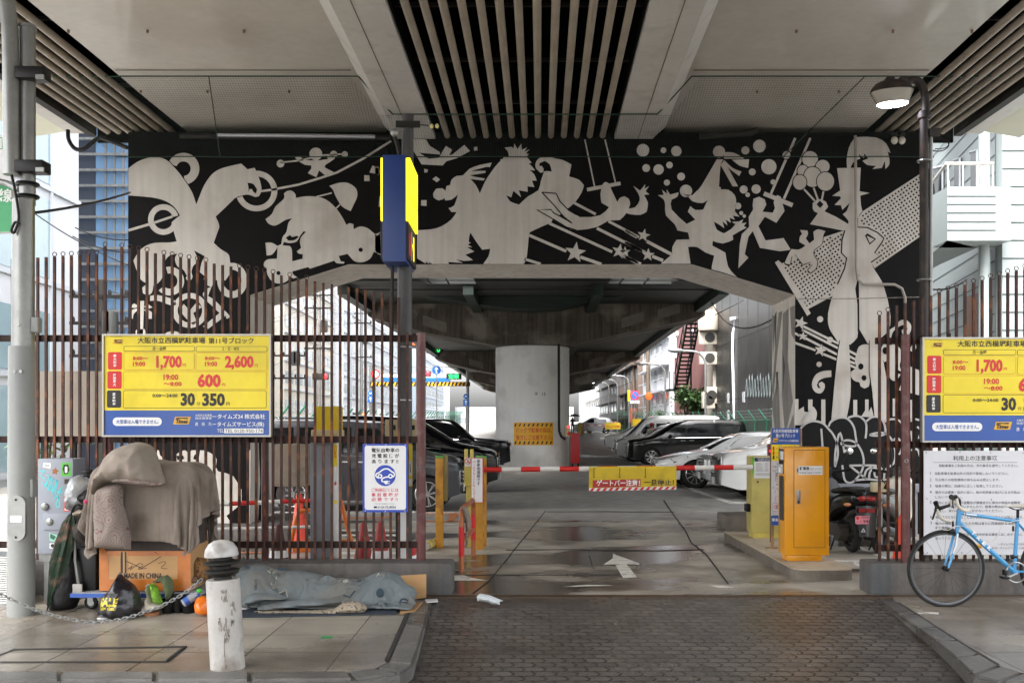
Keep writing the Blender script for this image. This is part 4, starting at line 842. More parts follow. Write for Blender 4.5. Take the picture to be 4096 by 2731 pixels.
b = MB().mat(M_galv); b.lathe(W(70, 1296, PYL-.1), [(.02, 0), (.02, .02)], 8, 'Y'); b.lathe(W(56, 1485, PYL-.115), [(.015, 0), (.015, .02)], 8, 'Y'); b.lathe(W(82, 1485, PYL-.115), [(.015, 0), (.015, .02)], 8, 'Y'); b.build('bolt', None, up)
b = MB().mat(M_polegrey); b.box(W(140, 1300, PYL), (.09, .08, .13), 0, .01); b.box(W(126, 1950, PYL), (.07, .10, .16), 0, .01); b.build('junction_box', None, up)
b = MB().mat(M_black_pl); b.tube(catmull([W(x, y, PYL-.12) for x, y in ((46, 700), (60, 760), (74, 850), (72, 890), (56, 930), (46, 920), (60, 890), (78, 895))], 6), .012, 8); b.build('loose_cable', None, up)
b = MB().mat(M_black_pl); 
for y in (737, 787): b.tube([W(110, y, PYL+.0)+Vector((.085*math.cos(R(a)), .085*math.sin(R(a)), 0)) for a in range(0, 360, 20)], .014, 6, closed=True)
b.build('band_clip', None, up)
# hanging street sign cut by the frame
gs = thing('hanging_sign', 'green and white hanging sign behind the steel pole', 'sign', W(0, 930, 9.3))
b = MB().mat(M_wht); p, q = W(-160, 540, 9.3), W(45, 930, 9.3); b.bx(p.x, q.x, 9.3, 9.36, q.z, p.z); b.build('panel', None, gs)
t = Print(lambda u, v, l=0: W(u, v, 9.3-.002*l)); M_sgrn = mat('sign_green', '#1f9a5a', .4, var=.04)
t.rect(-160, 742, 45, 928, M_sgrn, 1); t.text('線', 21, 782, 52, M_white2, 2, None, 'c', .02); t.line([(-10, 552), (10, 552), (10, 596), (-10, 596)], 5, M_sgrn, 1); t.build('face', None, gs, norm=False)
b = MB().mat(M_galv); b.tube([W(-120, 700, 9.0), W(30, 735, 9.0), W(80, 760, 8.75)], .03, 10); b.tube([W(-120, 640, 9.05), W(-120, 700, 9.0)], .02, 8); b.build('arm', None, gs)
# ---------------------------------------------------------------- street cabinet with stickers
M_cab = mat('cabinet_grey', '#868b94', .45, var=.05, sc=2, dirt=('#85878a', .4, 4))
cb = thing('control_cabinet', 'grey control cabinet with cyan scribble and stickers beside the pole', 'cabinet', W(225, 2215, 9.35))
CY = 9.30; f = sheet(0, 1750, 1.96, CY); p, q = f(295, 165), f(572, 910)
b = MB().mat(M_cab); b.bx(p.x, q.x, CY, CY+.26, q.z, p.z, .008); bd = b.build('body', None, cb)
b = MB().mat(M_cab); p2, q2 = f(340, 592), f(545, 722); b.bx(p2.x, q2.x, CY-.012, CY, q2.z, p2.z, .004); b.build('hatch', None, cb)
for u, v in ((348, 540), (388, 660)):
    b = MB().mat(M_galv); b.lathe(f(u, v, 8), [(.036, .02), (.036, 0), (.02, -.012)], 14, 'Y'); b.build('lock', None, cb)
t = Print(sheet(0, 1750, 1.96, CY, .0012)); M_cyan = mat('cyan_spray', '#3ec6cf', .5, var=.1); M_stg = mat('sticker_green', '#4fb52f', .5, var=.1)
t.line([(310, 262), (350, 260), (320, 300), (360, 330), (350, 390), (395, 300), (380, 420), (420, 310), (410, 440), (450, 330), (430, 470), (488, 380), (440, 520), (465, 540), (455, 460), (420, 480)], 7, M_cyan, 1, 3)
t.line([(365, 290), (420, 330), (470, 350)], 6, M_cyan, 1, 3); t.line([(330, 350), (380, 400), (440, 420), (490, 430)], 6, M_cyan, 1.2, 3)
t.rect(482, 196, 554, 300, M_stg, 1); t.poly([(500, 210), (535, 208), (545, 250), (530, 285), (505, 285), (490, 245)], M_sblk, 2); t.rr(508, 225, 528, 275, 8, M_wht, 3)
t.poly([(342, 195), (400, 200), (395, 242), (335, 232)], M_wht, 1); t.text('SOUL', 368, 218, 16, M_sblk, 2, 40, 'c'); t.star(432, 262, 30, mat('sticker_copper', '#8b5a2b', .4, .4), 1, 10, .55)
t.rect(500, 318, 545, 368, M_grey, 1); t.rect(505, 324, 540, 362, M_sblk, 2); t.rect(498, 462, 548, 575, M_sred, 1); t.rect(506, 470, 545, 510, M_wht, 2); t.rect(506, 522, 545, 568, M_wht, 2); t.circ(526, 495, 14, M_sblk, 3); t.circ(526, 550, 14, M_sblk, 3)
t.poly([(385, 745), (470, 770), (460, 820), (388, 808)], mat('sticker_mint', '#8fc4b4', .5), 1); t.poly([(395, 750), (440, 775), (420, 800), (392, 785)], mat('sticker_dark_green', '#1f5b3a', .5), 2); t.rect(388, 826, 440, 866, M_wht, 1); t.circ(412, 846, 15, M_sblk, 2)
t.build('sticker', None, cb, norm=False)
b = MB().mat(M_galv); b.bx(p.x-.02, q.x+.02, CY+.06, CY+.2, q.z-.08, q.z-.002); b.bx(p.x+.02, p.x+.07, CY+.08, CY+.18, .0, q.z-.08); b.bx(q.x-.07, q.x-.02, CY+.08, CY+.18, .0, q.z-.08); b.build('stand', None, cb)
cu = thing('corrugated_housing', 'silver corrugated metal housing at the foot of the pole, cut by the frame', 'housing', W(0, 2440, 9.05))
b = MB().mat(M_galv); p, q = W(-160, 2225, 9.0), W(34, 2434, 9.0); b.bx(p.x, q.x, 9.02, 9.4, 0, p.z); z = .03
while z < p.z-.01: b.tube([(p.x, 9.02, z), (q.x, 9.02, z)], .007, 6); z += .0205
b.build('casing', None, cu)
# beige boarding behind the fence
bo = MB().mat(mat('beige_boarding', '#9b9083', .7, var=.08, streak=.12)); x = 128
while x < 425: p, q = W(x, 1484, 11.2), W(x+31, 1758, 11.2); bo.bx(p.x, q.x, 11.2, 11.23, q.z, p.z); x += 32
bo.mat(M_dsteel); bo.bx(W(120, 0, 11.2).x, W(430, 0, 11.2).x, 11.24, 11.28, W(0, 1500, 11.2).z, W(0, 1485, 11.2).z); bo.bx(W(120, 0, 11.2).x, W(430, 0, 11.2).x, 11.24, 11.28, W(0, 1757, 11.2).z, W(0, 1742, 11.2).z)
for x in (150, 270, 400): bo.bx(W(x, 0, 11.2).x, W(x+18, 0, 11.2).x, 11.28, 11.34, 0, W(0, 1485, 11.2).z)
tag(bo.build('beige_boarding'), 'beige vertical boarding on legs behind the fence and the control cabinet', 'boarding')
# ---------------------------------------------------------------- the loaded hand truck
A7 = (0, 1750, 1.96); A8 = (700, 1950, 2.007)
M_blanket = mat('taupe_blanket', '#82776d', .9, var=.14, sc=2.2, bump=.25, bsc=160, dirt=('#564a40', .65, 2.6), streak=.18)
M_blanket2 = mat('taupe_blanket_worn', '#91867b', .9, var=.14, sc=2.2, bump=.25, bsc=160, dirt=('#5f5348', .6, 3), streak=.12)
M_tape = mat('orange_parcel_tape', '#ad6320', .35, var=.15, sc=5, coat=.3); M_card = mat('cardboard', '#b08a5e', .8, var=.06, sc=3, dirt=('#9a774e', .4, 2))
M_char = mat('charcoal_cushion', '#403a37', .9, var=.15, bump=.2, bsc=120); M_beige = mat('beige_felt', '#a89d8c', .9, var=.12)
def patterned():
    m = mat('floral_quilting', '#82776f', .9, var=.1, sc=3, bump=.2, bsc=150); N = m.node_tree.nodes; L = m.node_tree.links; p = N['Principled BSDF']
    tc = N.new('ShaderNodeTexCoord'); v = N.new('ShaderNodeTexVoronoi'); v.feature = 'F1'; v.inputs['Scale'].default_value = 9
    w_ = N.new('ShaderNodeMath'); w_.operation = 'SINE'; k_ = N.new('ShaderNodeMath'); k_.operation = 'MULTIPLY'; k_.inputs[1].default_value = 34
    L.new(tc.outputs['Object'], v.inputs['Vector']); L.new(v.outputs['Distance'], k_.inputs[0]); L.new(k_.outputs[0], w_.inputs[0])
    r = N.new('ShaderNodeMapRange'); r.inputs[1].default_value = .86; r.inputs[2].default_value = .99; L.new(w_.outputs[0], r.inputs[0])
    x = N.new('ShaderNodeMix'); x.data_type = 'RGBA'; src = p.inputs['Base Color'].links[0].from_socket; L.new(src, x.inputs[6]); x.inputs[7].default_value = rgb('#6b4546'); L.new(r.outputs[0], x.inputs[0]); L.new(x.outputs[2], p.inputs['Base Color']); return m
M_floral = patterned()
HY_ = 9.0
def soft(name, label, cat, pix, Y, depth, m, base=None, **k):
    o = puff(name, pix, Y, depth, m, None, org=k.pop('org', A7), **k)
    return tag(o, label, cat)
ht = thing('hand_truck', 'flat hand truck with blue edge and castor under the blanket heap', 'hand truck', G(600, 2430))
b = MB().mat(mat('platform_grey', '#8f8f92', .5)); p = W(285, 2368, HY_-.25); q = W(800, 2384, HY_-.25); b.bx(p.x, q.x, HY_-.25, HY_+.32, q.z, p.z, .01); b.mat(M_blue); b.bx(p.x-.004, q.x, HY_-.268, HY_-.25, q.z-.008, p.z-.008); b.build('platform', None, ht)
for px, y in ((365, HY_-.12), (720, HY_-.12), (365, HY_+.24), (720, HY_+.24)):
    c = W(px, 2420, HY_-.12); b = MB().mat(M_galv); b.box((c.x, y, .12), (.05, .05, .10)); cs = b.build('castor', None, ht)
    b = MB().mat(M_black_pl); b.tube([Vector((c.x, y, .062))+Vector((.045*math.cos(R(a)), 0, .045*math.sin(R(a)))) for a in range(0, 360, 24)], .016, 8, closed=True); b.mat(M_galv); b.lathe((c.x, y, .062), [(.03, -.012), (.03, .012)], 14, 'Y'); b.build('wheel', None, cs)
b = MB().mat(M_galv); b.tube([W(316, 2350, HY_-.2), W(300, 2240, HY_-.2), W(300, 2050, HY_-.1)], .014, 8); b.mat(mat('tool_blade_grey', '#9d9a94', .5)); b.box(W(310, 2352, HY_-.22), (.085, .02, .08), 0, .01); b.build('push_handle', None, ht)
bx_ = thing('taped_carton', 'brown carton bound in orange tape reading MADE IN CHINA on the hand truck', 'carton', W(580, 2366, HY_))
f = sheet(0, 1750, 1.96, HY_-.22); p, q = f(778, 850), f(1495, 1200)
b = MB().mat(M_card); b.bx(p.x, q.x, HY_-.22, HY_+.28, q.z, p.z, .012); b.build('body', None, bx_)
t = Print(f)
for a in ((778, 862, 852, 1198), (1392, 862, 1493, 1198), (852, 862, 1392, 925), (852, 1108, 1392, 1198)): t.rect(*a, M_tape, 1)
t.text('MADE IN CHINA', 1122, 1080, 42, M_sblk, 2, 300, 'c', .02)
t.line([(990, 965), (1110, 1022), (1262, 930), (1212, 893)], 6, M_sblk, 2); t.line([(1000, 1030), (1040, 1000), (1020, 1035), (1090, 985), (1120, 1000), (1080, 1030), (1150, 1020)], 4, M_sblk, 2, 3); t.line([(1240, 985), (1280, 970), (1300, 980), (1262, 1020), (1312, 1025)], 4, M_sblk, 2, 3)
t.rect(940, 895, 1000, 1060, M_card, 2); t.rect(946, 895, 962, 1060, M_sblk, 3); t.rect(978, 895, 990, 1060, M_sblk, 3)
t.build('print', None, bx_, norm=False)
def drape(name, label, cat, m, nx, ny, start, rest, proxies, frames, bend, thick):      # cloth let fall over the shapes beneath it
    tmp = []
    for kind, c, d in proxies:
        bm = bmesh.new()
        if kind == 'ell': bmesh.ops.create_uvsphere(bm, u_segments=20, v_segments=12, radius=1)
        else: bmesh.ops.create_cube(bm, size=2)
        for v in bm.verts: v.co = Vector((v.co.x*d[0], v.co.y*d[1], v.co.z*d[2]))
        if kind == 'box': bmesh.ops.bevel(bm, geom=bm.edges[:], offset=min(d)*.45, segments=4, affect='EDGES', profile=.5)
        me = bpy.data.meshes.new('proxy'); bm.to_mesh(me); bm.free(); o = bpy.data.objects.new('proxy', me); o.location = c; COL.objects.link(o); o.modifiers.new('c', 'COLLISION'); o.collision.thickness_outer = .01; o.collision.cloth_friction = 25; tmp.append(o)
    me = bpy.data.meshes.new(name); me.from_pydata([start(i/nx, j/ny) for j in range(ny+1) for i in range(nx+1)], [], [(j*(nx+1)+i, j*(nx+1)+i+1, (j+1)*(nx+1)+i+1, (j+1)*(nx+1)+i) for j in range(ny) for i in range(nx)])
    o = bpy.data.objects.new(name, me); COL.objects.link(o); o.shape_key_add(name='Basis'); k = o.shape_key_add(name='rest', from_mix=False)
    for q, (i, j) in enumerate((i, j) for j in range(ny+1) for i in range(nx+1)): k.data[q].co = rest(i/nx, j/ny)
    md = o.modifiers.new('cloth', 'CLOTH'); s_ = md.settings; s_.quality = 5; s_.mass = .4; s_.tension_stiffness = s_.compression_stiffness = 15; s_.shear_stiffness = 5; s_.bending_stiffness = bend; s_.air_damping = 4; s_.rest_shape_key = k
    md.collision_settings.use_self_collision = False; md.collision_settings.distance_min = .01; md.point_cache.frame_start = 1; md.point_cache.frame_end = frames
    for f_ in range(1, frames+1): SC.frame_set(f_)
    r = bpy.data.meshes.new_from_object(o.evaluated_get(bpy.context.evaluated_depsgraph_get()))
    for q in tmp+[o]: bpy.data.objects.remove(q)
    SC.frame_set(1); r.name = name; r.materials.clear(); r.materials.append(m); r.polygons.foreach_set('use_smooth', [True]*len(r.polygons))
    o = bpy.data.objects.new(name, r); COL.objects.link(o); sd = o.modifiers.new('thickness', 'SOLIDIFY'); sd.thickness = thick; sd.offset = 0; sb = o.modifiers.new('soft', 'SUBSURF'); sb.levels = sb.render_levels = 1
    return tag(o, label, cat)
nz_ = lambda x, y, s_: noise.noise(Vector((x, y, s_)))
BX, BY = -3.34, 9.0
drape('drape_blanket', 'taupe blanket draped over the stacked belongings', 'blanket', M_blanket, 84, 84, lambda u, v: Vector((BX+(u-.5)*1.72, BY+(v-.52)*1.75, 1.42+.05*nz_(u*5, v*5, 2)+.03*nz_(u*13, v*13, 5)-.15*max(0, u-.5))), lambda u, v: Vector(((u-.5)*2.10, (v-.5)*2.12, 1.4)),
      (('box', (BX-.02, BY, .92), (.47, .30, .36)), ('ell', (BX-.18, BY-.02, 1.22), (.28, .24, .12)), ('ell', (BX+.25, BY, 1.16), (.26, .26, .10)), ('box', (BX, BY, .48), (.56, .36, .03))), 46, .08, .012)
b = MB().mat(M_char); b.box((BX, BY, .72), (.78, .46, .40), 0, .04); b.box((BX-.05, BY+.02, 1.02), (.70, .42, .22), 0, .05); tag(b.build('packed_bundle'), 'dark packed bundle stacked on the carton under the draped blanket', 'bundle')
soft('hooded_cushion', 'pale taupe cushion lying folded on top of the blanket heap', 'cushion', [(735, 455), (745, 360), (800, 250), (860, 140), (940, 75), (1040, 40), (1120, 38), (1190, 68), (1225, 140), (1262, 260), (1300, 352), (1220, 382), (1100, 376), (1000, 362), (900, 352), (830, 385), (765, 445)], HY_-.36, .28, M_blanket2, rad=.16, step=.02, fold=(.04, 3.6, 3.4), seed=8)
soft('quilt_hem', 'patterned underside of the quilt showing under the top cushion', 'quilt', [(870, 345), (900, 318), (990, 308), (1100, 322), (1200, 350), (1275, 356), (1215, 379), (1100, 374), (1000, 360), (900, 352)], HY_-.60, .05, M_floral, rad=.06, step=.02, fold=(.008, 9, 9), seed=2)
soft('floral_quilt', 'grey quilt with red flower stitching hanging down the umbrella end of the heap', 'quilt', [(740, 460), (770, 405), (850, 372), (945, 368), (965, 420), (960, 500), (990, 600), (1010, 700), (1025, 790), (1026, 878), (880, 872), (742, 862), (738, 650)], HY_-.50, .10, M_floral, rad=.12, step=.026, fold=(.018, 8, 2), seed=5)
soft('dark_cushion', 'round charcoal cushion squeezed between the umbrella and the floral quilt', 'cushion', [(610, 680), (640, 640), (740, 622), (760, 700), (750, 838), (680, 830), (620, 800), (602, 740)], HY_-.12, .2, M_char, rad=.12)
soft('felt_roll', 'beige felt roll lying above the charcoal cushion', 'roll', [(588, 590), (600, 565), (680, 545), (745, 540), (750, 590), (680, 605), (605, 622)], HY_-.14, .15, M_beige, rad=.06, step=.02)
M_clear = mat('clear_plastic', '#b9bcc0', .18, var=.25, sc=6, bump=.6, bsc=14, coat=.5)
soft('clear_plastic_bag', 'crumpled clear plastic bag at the back of the heap by the cabinet', 'bag', [(545, 560), (535, 480), (550, 390), (575, 310), (620, 290), (700, 320), (745, 350), (742, 545), (640, 560), (590, 575)], HY_-.02, .2, M_clear, rad=.12, fold=(.04, 10, 10), seed=6)
soft('dark_bundle', 'dark bundle inside the mouth of the plastic bag', 'bundle', [(600, 455), (660, 415), (745, 400), (745, 520), (690, 535), (620, 500)], HY_-.17, .08, M_black_pl, rad=.08)
soft('pink_cloth', 'crumpled pink cloth poking out of the plastic bag', 'cloth', [(652, 520), (665, 480), (700, 462), (742, 475), (742, 530), (690, 530)], HY_-.24, .06, mat('pink_fabric', '#b8426a', .8, var=.3, sc=14), rad=.05, step=.018, fold=(.02, 22, 22))
b = MB().mat(M_black_pl)
for z_, r_ in ((270, .078), (300, .074)): b.tube([W(722, z_, HY_)+Vector((r_*math.cos(R(a)), r_*math.sin(R(a)), 0)) for a in range(0, 360, 15)], .012, 8, closed=True)
o = MB(); o.v, o.f, o.mi, o.sm, o.ms = b.v, b.f, b.mi, b.sm, b.ms
b2 = MB().mat(M_black_pl)
for z_ in (265, 292): c = W(722/1.96, 1750+z_/1.96, HY_+.05); b2.tube([c+Vector((.078*math.cos(R(a)), .078*math.sin(R(a)), 0)) for a in range(0, 360, 15)], .012, 8, closed=True)
c = W(722/1.96, 1750+400/1.96, HY_+.05); b2.lathe(c, [(.07, -.03), (.076, .05)], 20)
tag(b2.build('black_pot'), 'black round pot with a rim behind the plastic bag', 'pot')
# tartan umbrella
um = thing('tartan_umbrella', 'folded green and red tartan umbrella leaning between the heap and the cabinet', 'umbrella', W(185, 2445, 8.75))
M_tartan = mat('tartan_cloth', '#2f4434', .7, var=.35, sc=5, dirt=('#8a6a5c', .8, 9)); UY = 8.78
top, tip = W(286, 2058, UY), W(188, 2440, UY)
ax = (tip-top).normalized(); b = MB().mat(M_tartan); prof_ = ((.0, .02), (.1, .05), (.3, .066), (.5, .066), (.62, .052), (.8, .026), (.95, .012)); vs = []; fs = []
u_ = ax.orthogonal().normalized(); w_ = ax.cross(u_)
for (tt, r_) in prof_:
    for k_ in range(24): a = R(15*k_); rr_ = r_*(1+.32*math.cos(6*a+tt*4)); vs.append(top+(tip-top)*tt+(u_*math.cos(a)+w_*math.sin(a))*rr_)
for i in range(len(prof_)-1):
    for k_ in range(24): fs.append((i*24+k_, i*24+(k_+1) % 24, (i+1)*24+(k_+1) % 24, (i+1)*24+k_))
b.add(vs, fs, True); b.build('canopy', None, um)
b = MB().mat(M_dsteel); b.cyl(top-ax*.05, tip, .006); b.build('shaft', None, um)
b = MB().mat(M_black_pl); b.tube(catmull([top, top-ax*.05, top-ax*.09+Vector((.02, 0, 0)), top-ax*.08+Vector((.06, 0, 0)), top-ax*.03+Vector((.075, 0, 0))], 5), .011, 8); b.build('handle', None, um)
soft('black_sack', 'tall black sack standing between the umbrella and the carton', 'sack', [(400, 1300), (420, 1150), (470, 1060), (520, 900), (600, 840), (640, 1000), (640, 1200), (600, 1320), (500, 1372), (420, 1362)], 8.95, .16, mat('black_nylon', '#18181a', .45, var=.2, bump=.3, bsc=30), rad=.12)
cs = thing('black_suitcase', 'black hard suitcase standing behind the umbrella on the hand truck', 'suitcase', W(360, 2360, 9.05))
p, q = W(640/1.96, 1750+850/1.96, 8.95), W(790/1.96, 1750+1205/1.96, 8.95); b = MB().mat(M_black_pl); b.bx(p.x-.04, q.x, 8.85, 9.2, q.z, p.z, .03); b.build('shell', None, cs)
b = MB().mat(M_black_pl); b.tube([(p.x+.02, 9.0, p.z), (p.x+.02, 9.0, p.z+.05), (q.x-.06, 9.0, p.z+.05), (q.x-.06, 9.0, p.z)], .01, 6); b.build('handle', None, cs)
M_pbag = mat('black_plastic_bag', '#191920', .28, var=.3, sc=5, bump=.7, bsc=14, coat=.3)
pb = soft('black_carrier_bag', 'black plastic carrier bag with yellow lettering on the pavement before the carton', 'bag', [(768, 1390), (790, 1320), (815, 1240), (870, 1180), (900, 1110), (940, 1052), (985, 1100), (1050, 1150), (1095, 1230), (1110, 1330), (1085, 1405), (980, 1420), (860, 1415)], 8.55, .18, M_pbag, rad=.12, fold=(.03, 12, 9), seed=9)
t = Print(sheet(0, 1750, 1.96, 8.5)); M_byel = mat('bag_yellow', '#cdbb2a', .4, var=.15)
t.text('SALE', 895, 1265, 60, M_byel, 1, 150, 'c', .05, False, .15); t.text('big deal', 900, 1312, 30, M_byel, 1, 120, 'c', .04); o = decal(pb, t).build('lettering', None, None, norm=False); o.parent = pb
soft('cabbage_leaf', 'bright green vegetable in a white net on top of the bowl', 'vegetable', [(1172, 1150), (1195, 1138), (1230, 1160), (1255, 1220), (1275, 1290), (1240, 1310), (1200, 1290), (1185, 1220)], 8.62, .07, mat('cabbage_green', '#6d9c28', .6, var=.4, sc=25, bump=.5, bsc=50), rad=.06, step=.018, fold=(.015, 30, 30))
soft('white_cloth', 'white cloth and net folded over the little bowl', 'cloth', [(1076, 1340), (1100, 1315), (1140, 1300), (1130, 1270), (1160, 1240), (1142, 1180), (1155, 1140), (1175, 1150), (1180, 1220), (1200, 1290), (1260, 1300), (1280, 1330), (1200, 1360), (1110, 1362)], 8.64, .09, mat('white_cotton', '#bdb5a8', .85, var=.1), rad=.05, step=.018)
soft('olive_rag', 'olive green rag hanging in front of the carton', 'rag', [(1190, 1130), (1240, 1100), (1310, 1072), (1350, 1110), (1365, 1180), (1340, 1250), (1300, 1270), (1285, 1200), (1270, 1130), (1210, 1140)], 8.66, .06, mat('olive_fabric', '#565f42', .9, var=.2), rad=.05, step=.02, fold=(.02, 18, 4))
b = MB().mat(mat('terracotta', '#a3714e', .7, var=.12)); b.lathe(W(1185/1.96, 1750+1405/1.96, 8.62), [(.0, 0), (.055, 0), (.075, .045), (.07, .045), (.02, .01)], 24); tag(b.build('clay_bowl'), 'small terracotta bowl under the white cloth', 'bowl')
for n_, (u, v, r_) in enumerate(((1320, 1345, .07), (1400, 1300, .07), (1480, 1350, .075), (1395, 1390, .05))):
    c = W(u/1.96, 1750+v/1.96, 8.72); b = MB().mat(M_black_pl); b.lathe((c.x, c.y, .0 if n_ != 1 else .06), [(r_*.7, 0), (r_, .10), (r_*1.05, .12), (r_*.9, .118), (r_*.6, .03)], 18)
    tag(b.build('plastic_pot'), ('black flower pot next to the clay bowl', 'black flower pot stacked behind the others', 'black flower pot beside the orange bag', 'low black saucer in front of the flower pots')[n_], 'pot', 'black plastic pots by the heap')
bt = thing('drink_bottle', 'clear plastic bottle with blue band and green cap lying by the orange bag', 'bottle', W(750, 2400, 8.6))
b = MB().mat(mat('bottle_plastic', '#c9d0d8', .1, var=0, trans=.5)); p, q = W(1430/1.96, 1750+1300/1.96, 8.58), W(1545/1.96, 1750+1225/1.96, 8.62); d_ = (q-p); b.tube([p, p+d_*.05, p+d_*.7, p+d_*.85, q], [.025, .036, .036, .02, .014], 16); b.build('body', None, bt)
b = MB().mat(M_blue); b.tube([p+d_*.15, p+d_*.45], .0375, 16); b.build('label_band', None, bt)
b = MB().mat(mat('cap_green', '#35b02c', .4)); b.ell(W(1562/1.96, 1750+1198/1.96, 8.62), (.022, .022, .02)); b.build('cap', None, bt)
soft('orange_bag', 'knotted orange plastic bag on the pavement just behind the bollard', 'bag', [(1528, 1370), (1525, 1300), (1545, 1255), (1590, 1240), (1640, 1260), (1650, 1330), (1640, 1385), (1580, 1392)], 8.55, .1, mat('orange_plastic', '#e8761a', .3, var=.2, sc=8, bump=.5, bsc=20, coat=.3), rad=.08, fold=(.02, 16, 16))
soft('leopard_cloth', 'brown spotted cloth bundled between carton and bollard', 'cloth', [(1500, 960), (1550, 935), (1620, 950), (1640, 1040), (1625, 1120), (1570, 1130), (1520, 1060)], 8.95, .08, mat('brown_spotted', '#7d5a34', .9, var=.2, sc=20, dirt=('#2a1c12', .9, 45)), rad=.07)
soft('brown_pouch', 'brown rounded pouch tucked under the spotted cloth', 'pouch', [(1465, 1120), (1490, 1070), (1540, 1085), (1560, 1130), (1500, 1150)], 8.86, .06, mat('brown_leather', '#6b513f', .6, var=.15), rad=.05, step=.02)
soft('white_slipper', 'white plastic scrap under the black carrier bag', 'scrap', [(757, 1420), (775, 1408), (850, 1410), (855, 1425), (780, 1432)], 8.45, .03, M_wht, rad=.02, step=.012)
# ---------------------------------------------------------------- sleeper's bedding
M_quilt = mat('grey_blue_quilt', '#656d70', .9, var=.16, sc=3, bump=.3, bsc=130, dirt=('#6b655b', .6, 2.2))
M_qdark = mat('quilt_dark_mark', '#2c3a44', .9); M_qpale = mat('quilt_pale_print', '#9b9a8d', .9)
SY = 9.22
QX, QY = -1.80, 9.14
qt = drape('sleeping_quilt', 'rumpled grey blue quilt with pale lettering heaped over a sleeper on the pavement', 'quilt', M_quilt, 92, 56, lambda u, v: Vector((QX+(u-.5)*1.72-.01, QY+(v-.53)*.92, .40-.12*u+.07*nz_(u*7+3, v*4, 1)+.05*nz_(u*17, v*9, 4))), lambda u, v: Vector(((u-.5)*2.55, (v-.5)*1.36, .4)),
      (('box', (QX, QY, -.09), (2, 1, .10)), ('ell', (QX-.66, QY, .1), (.22, .26, .235)), ('ell', (QX-.33, QY+.05, .08), (.38, .2, .19)), ('ell', (QX+.08, QY-.02, .06), (.4, .17, .15)), ('ell', (QX+.50, QY+.03, .09), (.2, .17, .17)), ('ell', (QX+.70, QY-.06, .05), (.1, .12, .11))), 30, .05, .018)
t = Print(sheet(700, 1950, 2.007, SY-.3))
rot = Print(lambda u, v, l=0: W(700+(770-(v)*.98)/2.007, 1950+(735+u)/2.007, SY-.3)) if False else None
base = t.fn
def turned(cx, cy, a): ca, sa = math.cos(R(a)), math.sin(R(a)); return lambda u, v, l=0: base(cx+u*ca-v*sa, cy+u*sa+v*ca, l)
for (s_, cx, cy, a, h, wd, m) in (('COTTON', 765, 740, 72, 42, 150, M_qpale), ('NY', 1650, 712, 35, 34, 60, M_qpale), ('8', 1370, 748, 70, 40, None, M_qpale), ('WORK', 655, 770, 80, 24, 90, M_qdark), ('GOOD', 1475, 770, 100, 26, 70, M_qdark)):
    t.fn = turned(cx, cy, a); t.text(s_, 0, 0, h, m, 1, wd, 'c', .02)
t.fn = base
for q in ((860, 652, 36, 13), (1245, 775, 34, 16), (1640, 850, 32, 36), (1835, 915, 34, 28), (580, 640, 24, 10), (1040, 755, 14, 8)): t.circ(q[0], q[1], q[2], M_qdark, 1, q[3])
t.line([(1350, 860), (1400, 880), (1440, 830)], 12, M_qdark, 1); t.line([(820, 850), (880, 830), (900, 890)], 8, M_qpale, 1); t.line([(1300, 740), (1310, 765)], 7, M_qpale, 1)
o = decal(qt, t, .016).build('quilt_print', None, None, norm=False); o.parent = qt
soft('rolled_quilt_edge', 'thick short rolled edge of the quilt beside the bollard', 'quilt edge', [(556, 925), (570, 870), (640, 850), (760, 850), (870, 865), (905, 885), (880, 905), (740, 905), (640, 935), (590, 945)], SY-.42, .12, M_quilt, org=A8, rad=.07, step=.022, fold=(.012, 14, 4), back=1)
soft('long_quilt_roll', 'long lower roll of the quilt along the pavement', 'quilt edge', [(655, 975), (690, 945), (800, 925), (1000, 900), (1200, 888), (1340, 890), (1330, 930), (1200, 945), (1000, 962), (800, 978), (700, 990)], SY-.48, .11, M_quilt, org=A8, rad=.07, step=.022, fold=(.012, 14, 4), seed=3, back=1)
soft('leopard_blanket', 'black and beige leopard print blanket under the grey quilt', 'blanket', [(620, 1000), (680, 985), (900, 985), (1100, 980), (1280, 965), (1340, 925), (1440, 912), (1510, 930), (1545, 965), (1520, 1002), (1300, 1012), (900, 1018), (700, 1018)], SY-.53, .10, mat('leopard_print', '#9b8f7d', .9, var=.1, dirt=('#1b1918', 1.0, 32)), org=A8, rad=.06, step=.02, fold=(.01, 20, 10), floor=.006, back=1)
soft('white_pillow', 'striped white pillow end behind the bollard', 'pillow', [(500, 965), (530, 935), (600, 960), (635, 985), (600, 1000), (520, 1000)], SY-.36, .07, mat('white_stripe_cotton', '#b9b4bb', .85, var=.15, sc=20), org=A8, rad=.05, step=.018, back=1)
b = MB().mat(mat('navy_groundsheet', '#2c3440', .7)); b.add([G(960, 2466, .006), G(1585, 2452, .006), G(1600, 2415, .006), G(960, 2415, .006)], [(0, 1, 2, 3)]); b.prism([G(960, 2466, .012), G(1585, 2452, .012), G(1600, 2412, .012), G(960, 2412, .012)], (0, 0, -.008)); b.f = b.f[1:]; b.mi = b.mi[1:]; b.sm = b.sm[1:]; tag(b.build('ground_sheet'), 'thin navy ground sheet under the leopard blanket', 'ground sheet')
b = MB().mat(M_card); p, q = W(700+1690/2.007, 1950+712/2.007, 9.45), W(700+2016/2.007, 1950+693/2.007, 9.45); r_, s_ = W(700+2016/2.007, 1950+880/2.007, 9.38), W(700+1690/2.007, 1950+930/2.007, 9.38); b.prism([p, q, r_, s_], (0, .012, 0)); tag(b.build('cardboard_sheet'), 'flat cardboard sheet propped on the kerb wall behind the quilt', 'cardboard')
